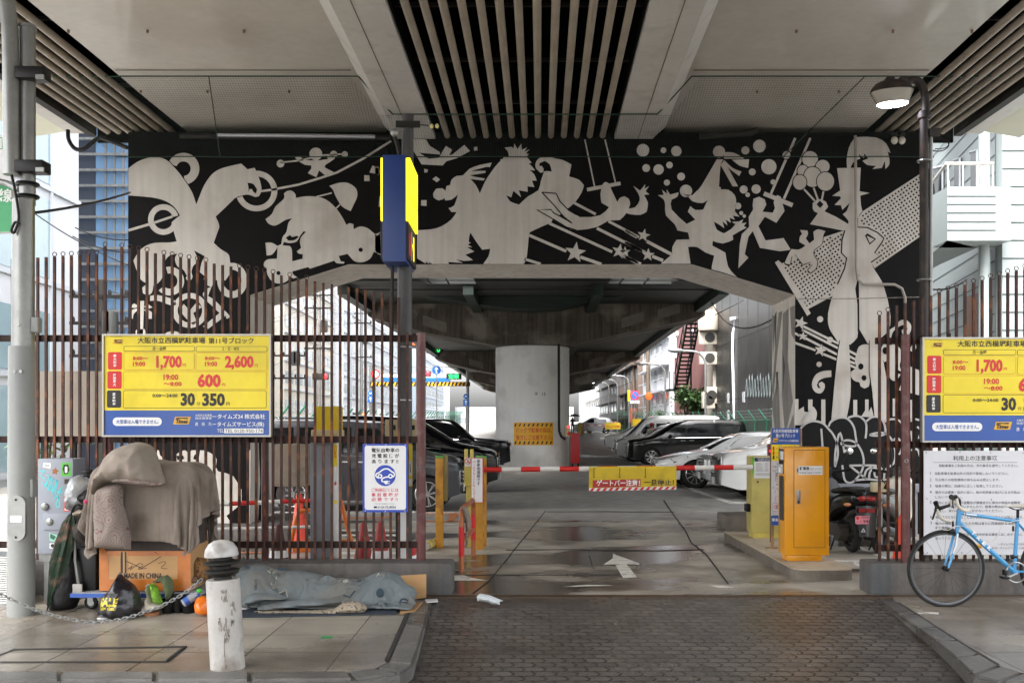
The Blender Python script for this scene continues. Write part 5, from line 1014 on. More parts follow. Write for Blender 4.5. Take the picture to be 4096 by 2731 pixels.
b = MB().mat(M_card); b.prism([G(1600, 2425, .012), G(1690, 2405, .03), G(1660, 2440, .012), G(1600, 2450, .012)], (0, 0, -.01)); tag(b.build('cardboard_scrap'), 'torn cardboard scrap sticking out under the end of the quilt', 'cardboard')
b = MB().mat(M_wht); b.prism([G(1700, 2396, .012), G(1750, 2393, .012), G(1752, 2403, .012), G(1705, 2406, .012)], (0, 0, -.008)); tag(b.build('paper_strip'), 'white paper strip lying on the kerb past the quilt', 'paper')
soft('paper_litter', 'crumpled white tissue lying alone on the entrance paving', 'litter', [(360, 452), (375, 438), (420, 446), (455, 460), (486, 472), (468, 478), (470, 490), (430, 488), (420, 480), (365, 474)], 9.1, .06, mat('tissue_white', '#c9d0d2', .8, var=.12, sc=20, bump=.5), org=(1600, 2000, 1.176), rad=.05, step=.014, fold=(.012, 30, 30))
# ---------------------------------------------------------------- bollard and chain
M_bol = mat('bollard_white_paint', '#b5b1ac', .55, var=.10, sc=5, dirt=('#6b5f55', .8, 3.6), bump=.15, streak=.12)
bl = thing('bollard', 'leaning white bollard with mushroom cap and scraped paint', 'bollard', G(911, 2668), local=True); bl.rotation_euler = (0, R(-3.2), 0)
b = MB().mat(M_bol); b.lathe((0, 0, 0), [(.116, -.03), (.114, .0), (.112, .585), (.106, .60)], 40); b.build('column', None, bl)
b = MB().mat(M_dsteel); b.lathe((0, 0, 0), [(.06, .59), (.06, .62), (.075, .63), (.112, .65), (.112, .664), (.06, .672), (.06, .69), (.115, .705), (.115, .72), (.06, .73), (.055, .76), (.1, .765)], 32); b.build('ringed_neck', None, bl)
b = MB().mat(mat('bollard_cap', '#bdbbb8', .3, var=.08, sc=4, coat=.2, dirt=('#77706a', .7, 6))); b.lathe((0, 0, 0), [(.05, .755), (.112, .757), (.113, .765), (.105, .805), (.082, .84), (.05, .86), (.0, .868)], 36); b.build('cap', None, bl)
tp = Print(lambda u, v, l=0: (lambda a: Vector((math.sin(a)*(.1135+.0012*l), -math.cos(a)*(.1135+.0012*l), v)))(u)); M_scr = mat('scraped_tape', '#8d867e', .8, var=.4, sc=30, dirt=('#4a3a2f', .9, 26))
for a in ((-.1, .27, .38, .36), (.18, .19, .5, .28), (.65, .36, .95, .45), (.15, .46, .5, .54), (.62, .30, .82, .34)):
    for i_ in range(7):
        for j_ in range(4):
            if rnd.random() < .55: u0, v0 = a[0]+(a[2]-a[0])*i_/7, a[1]+(a[3]-a[1])*j_/4; tp.poly([(u0+rnd.uniform(-.02, .02)+dx*(a[2]-a[0])/6, v0+rnd.uniform(-.006, .006)+dz*(a[3]-a[1])/3.6) for dx, dz in ((0, 0), (.6, -.15), (1, .2), (.9, 1), (.3, 1.1), (-.1, .6))], M_scr, 1+.05*(i_+7*j_))
tp.line([(.2, .2), (.16, .12), (.22, .02)], .05, M_scr, 1.3, 3); tp.build('old_tape', None, bl, norm=False)
pth = catmull([W(x, y, 6.72) for x, y in ((800, 2322), (735, 2372), (653, 2418), (580, 2446), (510, 2469), (450, 2481), (388, 2487), (330, 2484), (286, 2475), (240, 2466), (189, 2452), (140, 2436), (92, 2416), (45, 2396), (0, 2374), (-60, 2345), (-150, 2300))], 12)
L_ = [0.]
for i in range(1, len(pth)): L_.append(L_[-1]+(pth[i]-pth[i-1]).length)
b = MB().mat(M_galv); s_ = 0.; n_ = 0; pit = .0285
def at_(s):
    for i in range(1, len(pth)):
        if L_[i] >= s: k_ = (s-L_[i-1])/(L_[i]-L_[i-1]); return pth[i-1].lerp(pth[i], k_), (pth[i]-pth[i-1]).normalized()
    return pth[-1], (pth[-1]-pth[-2]).normalized()
while s_ < L_[-1]:
    c, d = at_(s_); o_ = Vector((0, -1, 0)) if n_ % 2 else Vector((0, -1, 0)).cross(d).normalized()
    o_ = (o_-d*o_.dot(d)).normalized()
    b.tube([c+d*(.013*sx+.0085*math.cos(R(a)))+o_*(.0085*math.sin(R(a))) for sx, a in ((1, -90), (1, -45), (1, 0), (1, 45), (1, 90), (-1, 90), (-1, 135), (-1, 180), (-1, 225), (-1, 270))], .0034, 5, closed=True); s_ += pit; n_ += 1
tag(b.build('chain'), 'sagging steel link chain running from the bollard past the utility pole', 'chain')
# ---------------------------------------------------------------- behind the left-hand fence
M_cone = mat('faded_red_cone', '#9c2a25', .55, var=.15, sc=4, dirt=('#5d2b26', .6, 5)); M_cone2 = mat('bright_orange_cone', '#e0432a', .5, var=.08); M_cone3 = mat('dirty_brown_cone', '#4f2a24', .7, var=.25)
def cone(loc, h, m, band, label, tilt=0, loc_z=0):
    t = thing('traffic_cone', label, 'traffic cone', loc, 'traffic cones by the gate', local=True); t.rotation_euler = (0, R(tilt), 0)
    b = MB().mat(m); b.box((0, 0, .015), (.34, .34, .03), 0, .01); b.build('base', None, t)
    b = MB().mat(m); b.lathe((0, 0, 0), [(.13, .03), (.125, .05), (.035, h-.02), (.02, h), (0, h)], 22); b.build('body', None, t)
    if band: b = MB().mat(M_wht); b.lathe((0, 0, 0), [(.127-.092*(z-.05)/(h-.07)+.004, z) for z in (h*.30, h*.45)], 22, 'Z', None, False); b.build('reflective_band', None, t)
    return t
cone(G(1196, 2185), .72, M_cone2, False, 'bright orange traffic cone beside the grey gate pillar')
cone(Vector((W(1115, 0, 11.2).x, 11.2, 0)), .53, M_cone3, True, 'dirt covered traffic cone beside the thick fence post')
cone(Vector((W(1454, 0, 11.2).x, 11.2, 0)), .55, M_cone, False, 'plain faded red traffic cone under the electric car notice')
cone(Vector((W(1522, 0, 11.0).x, 11.0, 0)), .58, M_cone, True, 'faded red traffic cone with a white band under the electric car notice')
cone(Vector((W(1668, 0, 10.8).x, 10.8, 0.02)), .48, mat('glossy_red_cone', '#b01f1c', .35, var=.1), True, 'toppling glossy red cone at the end of the fence', -17)
M_gpil = mat('gate_pillar_grey', '#7d8087', .45, var=.08, sc=3, dirt=('#67686c', .5, 3))
gp_ = thing('gate_pillar', 'grey gate pillar with yellow head behind the fence holding red and white bars', 'gate', W(1290, 2249, 11.6))
p, q = W(1240, 1770, 11.4), W(1332, 2290, 11.4); b = MB().mat(M_gpil); b.bx(p.x, q.x, 11.4, 11.75, -.01, p.z, .01); b.mat(M_wht); b.bx(q.x, q.x+.045, 11.41, 11.7, -.01, p.z, .004); b.build('pillar', None, gp_)
M_cream = mat('cream_housing', '#b8a67c', .55, var=.1); p, q = W(1243, 1718, 11.35), W(1350, 1770, 11.35); b = MB().mat(M_cream); b.bx(p.x, q.x, 11.35, 11.8, q.z, p.z, .02); b.build('head_base', None, gp_)
p, q = W(1260, 1624, 11.35), W(1349, 1720, 11.35); b = MB().mat(mat('gate_yellow', '#d8b418', .45, var=.06)); b.bx(p.x, q.x, 11.4, 11.7, q.z, p.z, .008); b.build('yellow_head', None, gp_)
M_bred = mat('barrier_red', '#c4221d', .4, var=.05); M_bwht = mat('barrier_white', '#d6d4d0', .4, var=.05)
def barrier(root, name, pts, r, n, first=0):
    b = MB(); 
    for i in range(n): b.mat((M_bred, M_bwht)[(i+first) % 2]); a, c = pts[0].lerp(pts[1], i/n), pts[0].lerp(pts[1], (i+1)/n-.0005); b.tube([a, c], r, 14)
    return b.build(name, None, root)
barrier(gp_, 'barrier_arm', (W(600, 2026, 11.3), W(1240, 2001, 11.3)), .026, 6, 1); b = MB().mat(M_bwht); b.cyl(W(600, 2122, 11.3), W(1240, 2106, 11.3), .018); b.build('lower_bar', None, gp_)
t = Print(lambda u, v, l=0: W(u, v, 11.39-.002*l)); t.rect(1334, 1776, 1349, 1865, M_sy, 1); t.rect(1336, 1868, 1348, 2000, M_wht, 1); t.rect(1334, 2000, 1349, 2012, M_sy, 1); t.poly([(1342, 1922), (1347, 1932), (1342, 1942), (1337, 1932)], M_sred, 2); t.text('入口専用', 1341, 1785, 12, M_sred, 2, None, 'c', 0, True); t.build('sticker_strip', None, gp_, norm=False)
hb = thing('hanging_meter_box', 'stained beige meter box on a post behind the fence', 'meter box', W(1160, 2200, 12.2)); p, q = W(1094, 1776, 12.0), W(1224, 1946, 12.0)
b = MB().mat(mat('stained_beige_box', '#9a8c7b', .7, var=.12, streak=.3, dirt=('#5d4c3d', .6, 3))); b.bx(p.x, q.x, 12.0, 12.3, q.z, p.z, .015); b.build('box', None, hb); b = MB().mat(M_galv); b.cyl((p.x+.06, 12.2, 0), (p.x+.06, 12.2, q.z+.02), .03); b.build('post', None, hb)
ab = thing('orange_trestle', 'orange tubular trestle straddling behind the grey gate pillar', 'trestle', W(1270, 2250, 12.2)); M_or = mat('trestle_orange', '#cf6a1e', .45, var=.12, dirt=('#8a4d20', .4, 5)); TY = 12.0
b = MB().mat(M_or); b.tube(catmull([W(x, y, TY) for x, y in ((1148, 2250), (1168, 2150), (1190, 2060), (1212, 2042), (1290, 2036), (1345, 2005), (1362, 2004), (1378, 2060), (1396, 2130), (1414, 2195))], 6), .027, 10); b.build('frame', None, ab)
b = MB().mat(M_or); b.bar(W(1180, 2168, TY), W(1404, 2165, TY), .03, .05); b.bar(W(1172, 2196, TY), W(1250, 2196, TY), .02, .07); b.build('crossbar', None, ab)
kb = MB().mat(M_wallc); kb.box((-4.95, 15.4, .08), (3.2, 2.7, .17), 0, .02); tag(kb.build('column_plinth'), 'low concrete kerb island round the column behind the bar fence', 'kerb island')
# ---------------------------------------------------------------- illuminated sign on its pole
sp = thing('parking_sign_pole', 'tall blue box sign with lit yellow sides on a dark pole above the fence', 'sign pole', (W(1619, 0, 10.36).x, 10.36, 0))
M_lit = mat('lit_yellow_panel', '#f2e21a', .4, var=0, emit=.42); M_sbox = mat('sign_box_blue', '#1f3a78', .4, var=.06); M_spole = mat('sign_pole_grey', '#3b3a3a', .5, var=.12, sc=5)
x0, x1 = W(1530, 0, 10).x, W(1624, 0, 10).x; zt, zb = W(0, 619, 10).z, W(0, 1046, 10).z; zm = W(0, 882, 10).z
b = MB().mat(M_sbox); b.bx(x0, x1, 10, 10.72, zb, zt, .006); b.build('box', None, sp)
for s, xa in ((-1, x0), (1, x1)):
    b = MB().mat(M_lit); b.bx(xa, xa+s*(.018 if s < 0 else .04), 10.0, 10.72, zm, W(0, 632, 10).z); b.build('lit_panel', None, sp)
    b = MB().mat(M_sblk); b.bx(xa, xa+s*.022, 10.02, 10.72, zb+.03, zm-.004); dp = b.build('display', None, sp)
    xx = xa+s*.024; b = MB().mat(mat('display_red', '#8f2428', .5, emit=.1)); b.bx(xa, xx, 10.08, 10.24, zb+.08, zm-.1); b.mat(M_lit); b.bx(xa, xx, 10.46, 10.52, zb+.08, zm-.08); b.prism([(xa+s*.023, 10.46, (zb+zm)/2+.05), (xa+s*.023, 10.46, (zb+zm)/2-.05), (xa+s*.023, 10.36, (zb+zm)/2+.03)], (s*.004, 0, 0)); b.mat(M_wht); b.bx(xa, xx, 10.28, 10.33, zb+.06, zm-.06); b.build('arrow_lamp', None, dp)
t = Print(lambda u, v, l=0: Vector((x1+.042+.002*l, 10+u*.72, zt-.05-v*(zt-zm-.05))))
M_lt = mat('lit_panel_lettering', '#3a3402', .6, var=0)
for q in ((.12, .28, .5, .34), (.1, .48, .95, .68), (.4, .80, .7, .86)): t.text('駐車場' if q[3]-q[1] > .1 else 'P', (q[0]+q[2])/2, (q[1]+q[3])/2, q[3]-q[1], M_lt, 1, q[2]-q[0], 'c')
t.build('lettering', None, sp, norm=False)
b = MB().mat(M_spole); px_ = W(1619, 0, 10.36).x; b.cyl((px_, 10.36, 0), (px_, 10.36, zb-.005), .076, None, 20); b.cyl((px_+.03, 10.36, zt+.005), (px_+.03, 10.36, W(0, 462, 10.36).z), .062, None, 18); b.build('pole', None, sp)
b = MB().mat(M_dsteel); b.tube([(px_-.12, 10.3, zb), (px_-.13, 10.3, 2.2), (px_-.125, 10.3, .8)], .018, 8); b.mat(M_wht); 
for z in (2.45, 1.9): b.tube([(px_+.08*math.cos(R(a)), 10.36+.08*math.sin(R(a)), z) for a in range(0, 360, 20)], .006, 4, closed=True)
b.build('cable', None, sp)
b = MB().mat(M_dsteel); b.bar(W(1584, 497, 10.3), W(1680, 498, 10.3), .04, .06); b.tube([W(1672, 500, 10.25), W(1715, 503, 10.2)], .006, 6); b.tube(catmull([W(1578, 545, 10.3), W(1590, 580, 10.3), W(1598, 620, 10.3)], 4), .02, 8); b.mat(M_galv); b.ell(W(1577, 530, 10.25), (.04, .035, .045)); b.mat(mat('lamp_warm_glass', '#c9c08a', .2)); b.ell(W(1727, 505, 10.2), (.02, .02, .025)); b.ell(W(1748, 505, 10.2), (.02, .02, .025)); b.build('clamp', None, sp)
mb_ = thing('pole_meter_box', 'beige grey meter box strapped behind the sign pole above the black car', 'meter box', W(1610, 1757, 10.6)); p, q = W(1540, 1677, 10.5), W(1682, 1757, 10.5); b = MB().mat(M_cream); b.bx(p.x, q.x, 10.5, 10.66, q.z, p.z, .01); b.build('box', None, mb_); b = MB().mat(M_black_pl); b.bx(p.x+.06, p.x+.11, 10.49, 10.5, p.z-.11, p.z-.06); b.bx(q.x-.11, q.x-.06, 10.49, 10.5, p.z-.11, p.z-.06); b.build('vent', None, mb_)
st = thing('sticker_post', 'white post with yellow notice strip beside the electric car notice', 'post', W(1615, 2240, 10.2)); p, q = W(1600, 1940, 10.15), W(1628, 2250, 10.15); b = MB().mat(M_wht); b.bx(p.x, q.x, 10.15, 10.22, 0, p.z); b.mat(M_dsteel); b.bx(p.x-.045, p.x-.002, 10.15, 10.22, 0, p.z-.1); b.build('post', None, st); t = Print(lambda u, v, l=0: W(u, v, 9.9-.002*l)); t.rect(1633, 1775, 1650, 1945, M_sy, 1); t.rect(1635, 1843, 1647, 1900, M_wht, 2); t.line([(1640, 1855), (1642, 1890)], 3, M_sblk, 3); t.rect(1634, 1915, 1649, 1940, M_wht, 2); t.build('notice_strip', None, st, norm=False)
# ---------------------------------------------------------------- entrance posts, rail and barrier
M_ypost = mat('weathered_yellow_post', '#b9842a', .65, var=.18, sc=5, dirt=('#7a4a28', .7, 6), bump=.1); M_ygr = mat('post_top_green', '#5c9a4a', .5)
def post(name, label, x0, x1, top, bot, Y, d=.14, back=True):
    t = thing(name, label, 'post', (W((x0+x1)/2, 0, Y).x, Y, 0)); p, q = W(x0, top, Y), W(x1, bot, Y); b = MB().mat(M_ypost); b.bx(p.x, q.x, Y, Y+.09, 0, p.z-.035, .006); b.build('body', None, t); b = MB().mat(M_ygr); b.bx(p.x-.001, q.x+.001, Y-.001, Y+.091, p.z-.034, p.z, .004); b.build('cap', None, t); return t, p, q
t_, p, q = post('sensor_post', 'rusty yellow sensor post with a box behind it past the fence end', 1742, 1772, 1822, 2186, 13.3); b = MB().mat(mat('sensor_olive', '#8f8350', .5, var=.1)); b.bx(q.x-.02, q.x+.05, 13.39, 13.52, .62, p.z, .006); b.build('sensor', None, t_)
t_, p, q = post('guide_post', 'broad rusty yellow post beside the vertical pedestrian warning', 1903, 1932, 1822, 2190, 13.1)
t_, p, q = post('guide_post', 'narrow brown post behind the vertical pedestrian warning', 1934, 1946, 1824, 2180, 13.35)
rc = thing('arm_rest_post', 'pale yellow forked post that catches the barrier arm', 'post', (W(1868, 0, 13.4).x, 13.4, 0)); M_pyel = mat('pale_yellow_paint', '#c4b45a', .5, var=.08)
b = MB().mat(M_pyel); p, q = W(1864, 1930, 13.4), W(1884, 2185, 13.4); b.bx(p.x, q.x, 13.4, 13.46, 0, p.z); b.build('stem', None, rc); b = MB().mat(M_pyel); p, q = W(1857, 1838, 13.36), W(1893, 1942, 13.36); b.bx(p.x, q.x, 13.36, 13.46, q.z, p.z, .01); xm = (p.x+q.x)/2
b.bx(p.x, p.x+.045, 13.36, 13.46, p.z, p.z+.14, .006); b.bx(q.x-.045, q.x, 13.36, 13.46, p.z, p.z+.14, .006); b.build('fork', None, rc)
vw = thing('vertical_warning', 'narrow white vertical sign with red edge and red and black lettering', 'sign', W(1910, 2009, 13.05)); t = Print(sheet(1050, 1650, 2.24, 13.02)); p, q = t.fn(1868, 404), t.fn(1976, 806); MB().mat(M_alu).bx(p.x, q.x, 13.022, 13.03, q.z, p.z).build('plate', None, vw)
t.rect(1868, 404, 1976, 806, M_sred, 1); t.rect(1873, 409, 1971, 801, M_wht, 2); t.text('車専用通路です', 1935, 434, 31, M_navy, 3, None, 'c', .01, True); t.text('バーの下をくぐらないで下さい', 1895, 440, 24.5, M_sred, 3, None, 'c', .01, True); t.build('face', None, vw, norm=False)
nw = thing('no_walking_sign', 'small round red no walking sign on the forked post beside the vertical warning', 'sign', W(1872, 1860, 13.3)); t = Print(sheet(1050, 1650, 2.24, 13.30)); p, q = t.fn(1812, 402), t.fn(1868, 482); MB().mat(M_wht).bx(p.x, q.x, 13.302, 13.31, q.z, p.z).build('plate', None, nw); t.circ(1841, 432, 29, M_sred, 1); t.circ(1841, 432, 23, M_wht, 2); t.line([(1841, 416), (1840, 434), (1848, 448)], 5, M_sblk, 3); t.line([(1840, 434), (1833, 448)], 5, M_sblk, 3.2); t.line([(1824, 414), (1858, 450)], 6, M_sred, 4); t.build('face', None, nw, norm=False)
ur = thing('guard_rail', 'bent orange and red striped guard rail with a rag hung over it', 'guard rail', G(1846, 2284)); M_copper = mat('worn_orange_pipe', '#a5603a', .4, .2, var=.15, sc=6); M_rred = mat('rail_red_tape', '#c21f1f', .4, var=.05)
A, B_ = G(1846, 2284), G(1893, 2222); ht_ = .70; b = MB().mat(M_copper); up_ = Vector((0, 0, 1)); d = (B_-A).normalized(); ra = .045
b.tube([A, A+up_*(ht_-.1), A+up_*(ht_-.03)+d*.03, A+up_*ht_+d*.1, B_+up_*(ht_)-d*.1, B_+up_*(ht_-.03)-d*.03, B_+up_*(ht_-.1), B_], .031, 14); b.tube([A+up_*.33, B_+up_*.33], .026, 12); b.build('pipe', None, ur)
for P_, z0, z1 in ((A, .17, .50), (B_, .20, .52)): b = MB().mat(M_rred); b.tube([P_+up_*z0, P_+up_*z1], .0325, 14); b.build('red_band', None, ur)
soft('grey_rag', 'grey towel hung over the bent guard rail', 'towel', [(1772, 855), (1800, 838), (1830, 845), (1850, 880), (1868, 970), (1862, 1050), (1835, 1062), (1845, 1140), (1835, 1195), (1818, 1200), (1822, 1060), (1812, 960), (1790, 880)], 11.2, .05, mat('grey_towel', '#7d7368', .9, var=.15), org=(1050, 1650, 2.24), rad=.04, step=.018, fold=(.02, 20, 4))
rl = thing('rolled_mat', 'rolled white and yellow striped mat on the ground behind the fence end', 'roll', G(1720, 2180)); b = MB(); p, q = G(1700, 2185, .06), G(1745, 2165, .06)
for i in range(6): b.mat((mat('roll_grey', '#a9a49a', .6), M_sy)[i % 2]); b.tube([p.lerp(q, i/6), p.lerp(q, (i+1)/6)], .055, 14)
b.build('roll', None, rl)
br = thing('barrier_gate', 'red and white barrier arm with yellow warning banner across the lane', 'barrier', (W(3060, 0, 13.36).x, 13.4, .12)); BY = 13.3
barrier(br, 'arm', (W(1930, 1878, BY), W(3010, 1868, BY)), .034, 14, 0)
f = sheet(2300, 1550, 2.412, BY-.05); t = Print(f); M_ban = mat('banner_yellow', '#cdb021', .6, var=.08, sc=3, dirt=('#8f7c2c', .5, 4))
bb = MB().mat(M_ban); nb_ = 24
def ban(u, v):
    uu = 135+(843)*u; top = 762-6*u; bot = 998-18*u; q = f(uu, top+(bot-top)*v); q.y += .012*math.sin(u*17+v*2)*v+.02*(v-.5); return q
bb.grid(ban, nb_, 8); o = bb.build('banner', None, br, norm=False)
sol = o.modifiers.new('thickness', 'SOLIDIFY'); sol.thickness = .003; sol.offset = 0
t.fn = lambda u, v, l=0: ban((u-135)/843, (v-(762-6*(u-135)/843))/(236-12*(u-135)/843))-Vector((0, .006+.0016*l, 0))
def strip(u0, v0, u1, v1, m, l, sk=0):
    for i in range(24): a, c = u0+(u1-u0)*i/24, u0+(u1-u0)*(i+1)/24; t.poly([(a, v0-sk*(a-u0)), (c, v0-sk*(c-u0)), (c, v1-sk*(c-u0)), (a, v1-sk*(a-u0))], m, l)
strip(172, 892, 632, 964, mat('banner_red', '#a8261f', .5, var=.05), 1, .025); t.text('ゲートバー注意！', 415, 918, 58, M_white2, 2, 420, 'c', .025); t.text('一旦停止！', 808, 912, 56, M_sblk, 2, 290, 'c', .02)
strip(138, 968, 978, 998, M_wht, 1, .021)
for i in range(14): u = 140+i*60; t.poly([(u, 997-.021*(u-138)), (u+30, 997-.021*(u-108)), (u+54, 969-.021*(u-84)), (u+24, 969-.021*(u-114))], M_bred, 2)
for u in (183, 432, 677): t.line([(u, 768), (u, 860)], 6, M_joint, 1); t.circ(u, 862, 6, M_joint, 1.5)
t.build('banner_print', None, br, norm=False)
# ================================================================ right of the entrance
basewall('concrete_base', 3.34, 9.5, 'stained concrete kerb wall under the fence behind the bicycle')
fr = thing('bar_fence', 'rusty brown fence of ringed vertical bars behind the bicycle', 'fence', (5, FY, .3))
it = []; x = 3518
while x < 4700:
    top = 1262-(x-3518)*.42 if x < 3560 else 1232-(x-3552)*.29
    it.append((x, max(top, 930), x < 3560 or x > 3740)); x += 34.2
bars(fr, it, FY, 2250)
for y in (1362, 1777, 2192): MB().mat(M_rail).bx(W(3508, y, FY).x, W(4700, y, FY).x, FY+.018, FY+.06, W(0, y+13, FY).z, W(0, y-13, FY).z).build('rail', None, fr)
for px, y0, wd in ((3622, 1338, .044), (4420, 1338, .044)): b = MB().mat(M_rustpost); b.cyl(W(px, y0, FY-.09), W(px, 2268, FY-.09), wd, None, 18); b.mat(M_galv); c = W(px+4, 1843, FY-.138); b.tube([c+Vector((.016*math.cos(R(a)), 0, .016*math.sin(R(a)))) for a in range(0, 360, 30)], .005, 6, closed=True); b.build('post', None, fr)
MB().mat(M_rail).bx(W(3682, 0, FY).x, W(3695, 0, FY).x, FY-.03, FY+.02, .3, W(0, 1340, FY).z).build('post', None, fr)
s2 = thing('tariff_board', 'yellow and blue parking tariff board above the white rules notice, cut by the frame', 'sign', W(4030, 1762, 9.66), 'parking tariff boards')
tariff(s2, 3691, 1350, 2.045, 9.64)
nr = thing('rules_notice', 'white rules notice board with numbered black Japanese text behind the bicycle', 'sign', W(4000, 2218, 9.66))
f = sheet(3600, 1780, 2.375, 9.66); t = Print(f); p, q = f(226, 52), f(1560, 1040); M_nwh = mat('notice_white', '#c9c9cd', .4, var=.03, sc=2)
MB().mat(M_alu).bx(p.x, q.x, 9.662, 9.672, q.z, p.z).build('plate', None, nr)
t.rect(226, 52, 1560, 1040, M_nwh, 1); M_nk = mat('notice_letter_grey', '#3a393b', .5, var=0)
t.text('利用上の注意事項', 714, 122, 46, M_nk, 2, 420, 'c', .01); t.rect(315, 161, 1114, 164, M_nk, 2)
for s_, u, v, wd in (('当駐車場をご利用の方は、次の事項を遵守してください。', 370, 194, 750), ('1', 286, 264, None), ('当駐車場を駐車以外の目的で使用しないでください。', 330, 268, 700), ('2', 282, 327, None), ('引火物その他危険物の持ち込みは禁止します。', 335, 328, 612), ('3', 282, 385, None), ('駐車の際は、白線内に正しく駐車してください。', 335, 387, 640), ('4', 282, 444, None), ('場内では標識・指示に従い、他の利用者の妨げになる行為は', 333, 447, 806), ('しないでください。', 335, 492, 260), ('5', 284, 540, None), ('場内における車両の盗難及び損傷並びに車内の物品の盗難等', 335, 545, 806), ('については責任を負いませんので、駐車の際は必ず', 335, 583, 680), ('施錠し、車内に貴重品をおかないでください。', 335, 622, 640), ('6', 286, 678, None), ('場内でゴミを捨てること及び火気を使用することは禁止します。', 335, 682, 840), ('7', 288, 738, None), ('場内の施設に損傷を与えた時は直ちに西横堀駐車場管理', 335, 742, 780), ('まで連絡してください。', 335, 782, 320), ('その他、場内において係員の指示がある場合には、必ずこれに', 333, 846, 830), ('従ってください。', 335, 882, 215)):
    t.text(s_, u, v, 27, M_nk, 2, wd, 'l', .004)
t.text('－タイムズ24 株式会社', 930, 938, 22, M_nk, 2, 260); t.text('連 絡 先－タイムズサービス(株)', 835, 975, 20, M_nk, 2, 350); t.rect(690, 940, 780, 980, M_gold, 2); t.text('Times', 735, 960, 22, M_sblk, 3, 70, 'c')
for u, v in ((250, 70), (570, 68), (860, 70), (1170, 72), (256, 508), (868, 516), (260, 1020), (588, 1020)): t.circ(u, v, 5, M_dsteel, 3)
t.build('face', None, nr, norm=False)
# ---------------------------------------------------------------- kerb island with the ticket machine
M_island = mat('island_concrete', '#b3a48f', .7, var=.08, sc=2, dirt=('#7f7465', .4, 5), bump=.15); M_ikerb = mat('island_kerb_dark', '#6f675d', .7, var=.2, sc=5, streak=.2, bump=.25)
IZ = .12; isl = thing('kerb_island', 'long concrete kerb island with rounded end under the ticket machine', 'kerb island', (3.1, 12, 0))
o_ = [(2.84, 14.2), (2.84, 10.75)]+[(2.84+.17-.17*math.cos(R(a)), 10.67-.17*math.sin(R(a))) for a in range(10, 91, 16)]+[(3.35-.0+.14*math.sin(R(a)), 10.64-.14*math.cos(R(a))) for a in range(0, 91, 15)]+[(3.49, 14.2)]
b = MB().mat(M_ikerb); b.prism([(x, y, 0) for x, y in o_], (0, 0, IZ-.012)); b.build('kerb', None, isl)
cx_, cy_ = 3.165, 12.4; b = MB().mat(M_island); b.prism([(cx_+(x-cx_)*.985, cy_+(y-cy_)*.997, IZ-.014) for x, y in o_], (0, 0, .014)); b.build('top', None, isl)
b = MB().mat(M_ikerb); b.box((3.45, 15.9, .11), (.62, .8, .24), 0, .03); tag(b.build('kerb_block'), 'short concrete kerb block behind the pale yellow barrier box', 'kerb block')
M_tm = mat('ticket_machine_orange', '#dd9505', .34, var=.05, sc=2, dirt=('#b97b0c', .35, 2.5), coat=.25); M_tmd = mat('machine_dark_panel', '#33312f', .35, var=.1)
TY_ = 11.14; f = sheet(3030, 1690, 2.656, TY_); tm = thing('ticket_machine', 'orange yellow parking ticket machine with closed door on the kerb island', 'ticket machine', W(3230, 2246, TY_))
p, q = f(292, 258), f(764, 1412); x0, x1, zt, zb = p.x, q.x, p.z, q.z
b = MB().mat(M_tm); b.bx(x0, x1, TY_, TY_+.30, zb, zt, .018); b.build('housing', None, tm)
b = MB().mat(M_tm); b.bx(x0+.03, f(690, 0).x, TY_+.02, TY_+.26, IZ, zb, .008); b.build('plinth', None, tm)
p, q = f(386, 290), f(716, 1325)
b = MB().mat(M_joint); b.bx(p.x-.002, q.x+.002, TY_-.0015, TY_, q.z-.002, p.z+.002); b.mat(M_tm); b.bx(p.x+.003, q.x-.003, TY_-.006, TY_-.0015, q.z+.003, p.z-.003, .002); dr = b.build('door', None, tm)
p, q = f(413, 712), f(453, 862); b = MB().mat(M_galv); b.bx(p.x, q.x, TY_-.012, TY_-.006, q.z, p.z, .003); b.bx(p.x+.008, q.x-.008, TY_-.020, TY_-.012, q.z+.05, p.z-.012, .003); b.mat(M_dsteel); b.bx(p.x+.012, q.x-.012, TY_-.016, TY_-.012, q.z+.008, q.z+.04); b.build('handle', None, dr)
t = Print(sheet(3030, 1690, 2.656, TY_-.0065, .0015)); t.rect(434, 459, 691, 553, M_wht, 1); t.poly([(412, 505), (434, 462), (434, 550)], M_wht, 1); t.poly([(416, 505), (434, 470), (434, 542)], M_sblk, 2); t.text('駐車券', 448, 486, 36, M_sblk, 2, 104, 'l', .03); t.text('をおとりください', 560, 491, 24, M_sblk, 2, 124); t.text('PLEASE TAKE A TICKET', 448, 531, 20, M_sblk, 2, 234); t.build('label', None, tm, norm=False)
sf = lambda u, v: Vector((x0-.004, TY_+.02+u*.26, zt-v*(zt-zb)))
b = MB().mat(M_tmd)
for u0, u1, v0, v1, m in ((.15, .85, .02, .25, M_black_pl), (.1, .75, .27, .68, M_tmd)): a, c = sf(u0, v0), sf(u1, v1); b.mat(m); b.bx(a.x-.004, a.x+.004, a.y, c.y, c.z, a.z)
b.mat(M_clear); a, c = sf(.1, .04), sf(.5, .12); b.bx(a.x-.02, a.x, a.y, c.y, c.z, a.z, .004); a, c = sf(.15, .16), sf(.8, .25); b.bx(a.x-.025, a.x, a.y, c.y, c.z, a.z, .006); b.mat(M_wht); a = sf(.2, .19); b.bx(a.x-.03, a.x-.026, a.y, a.y+.08, a.z-.06, a.z); b.build('ticket_slot', None, tm)
ob = thing('barrier_box', 'pale yellow barrier drive box with a paper notice behind the ticket machine', 'barrier box', (3.25, 13.6, IZ)); OY = 13.4; f = sheet(2850, 1600, 1.96, OY)
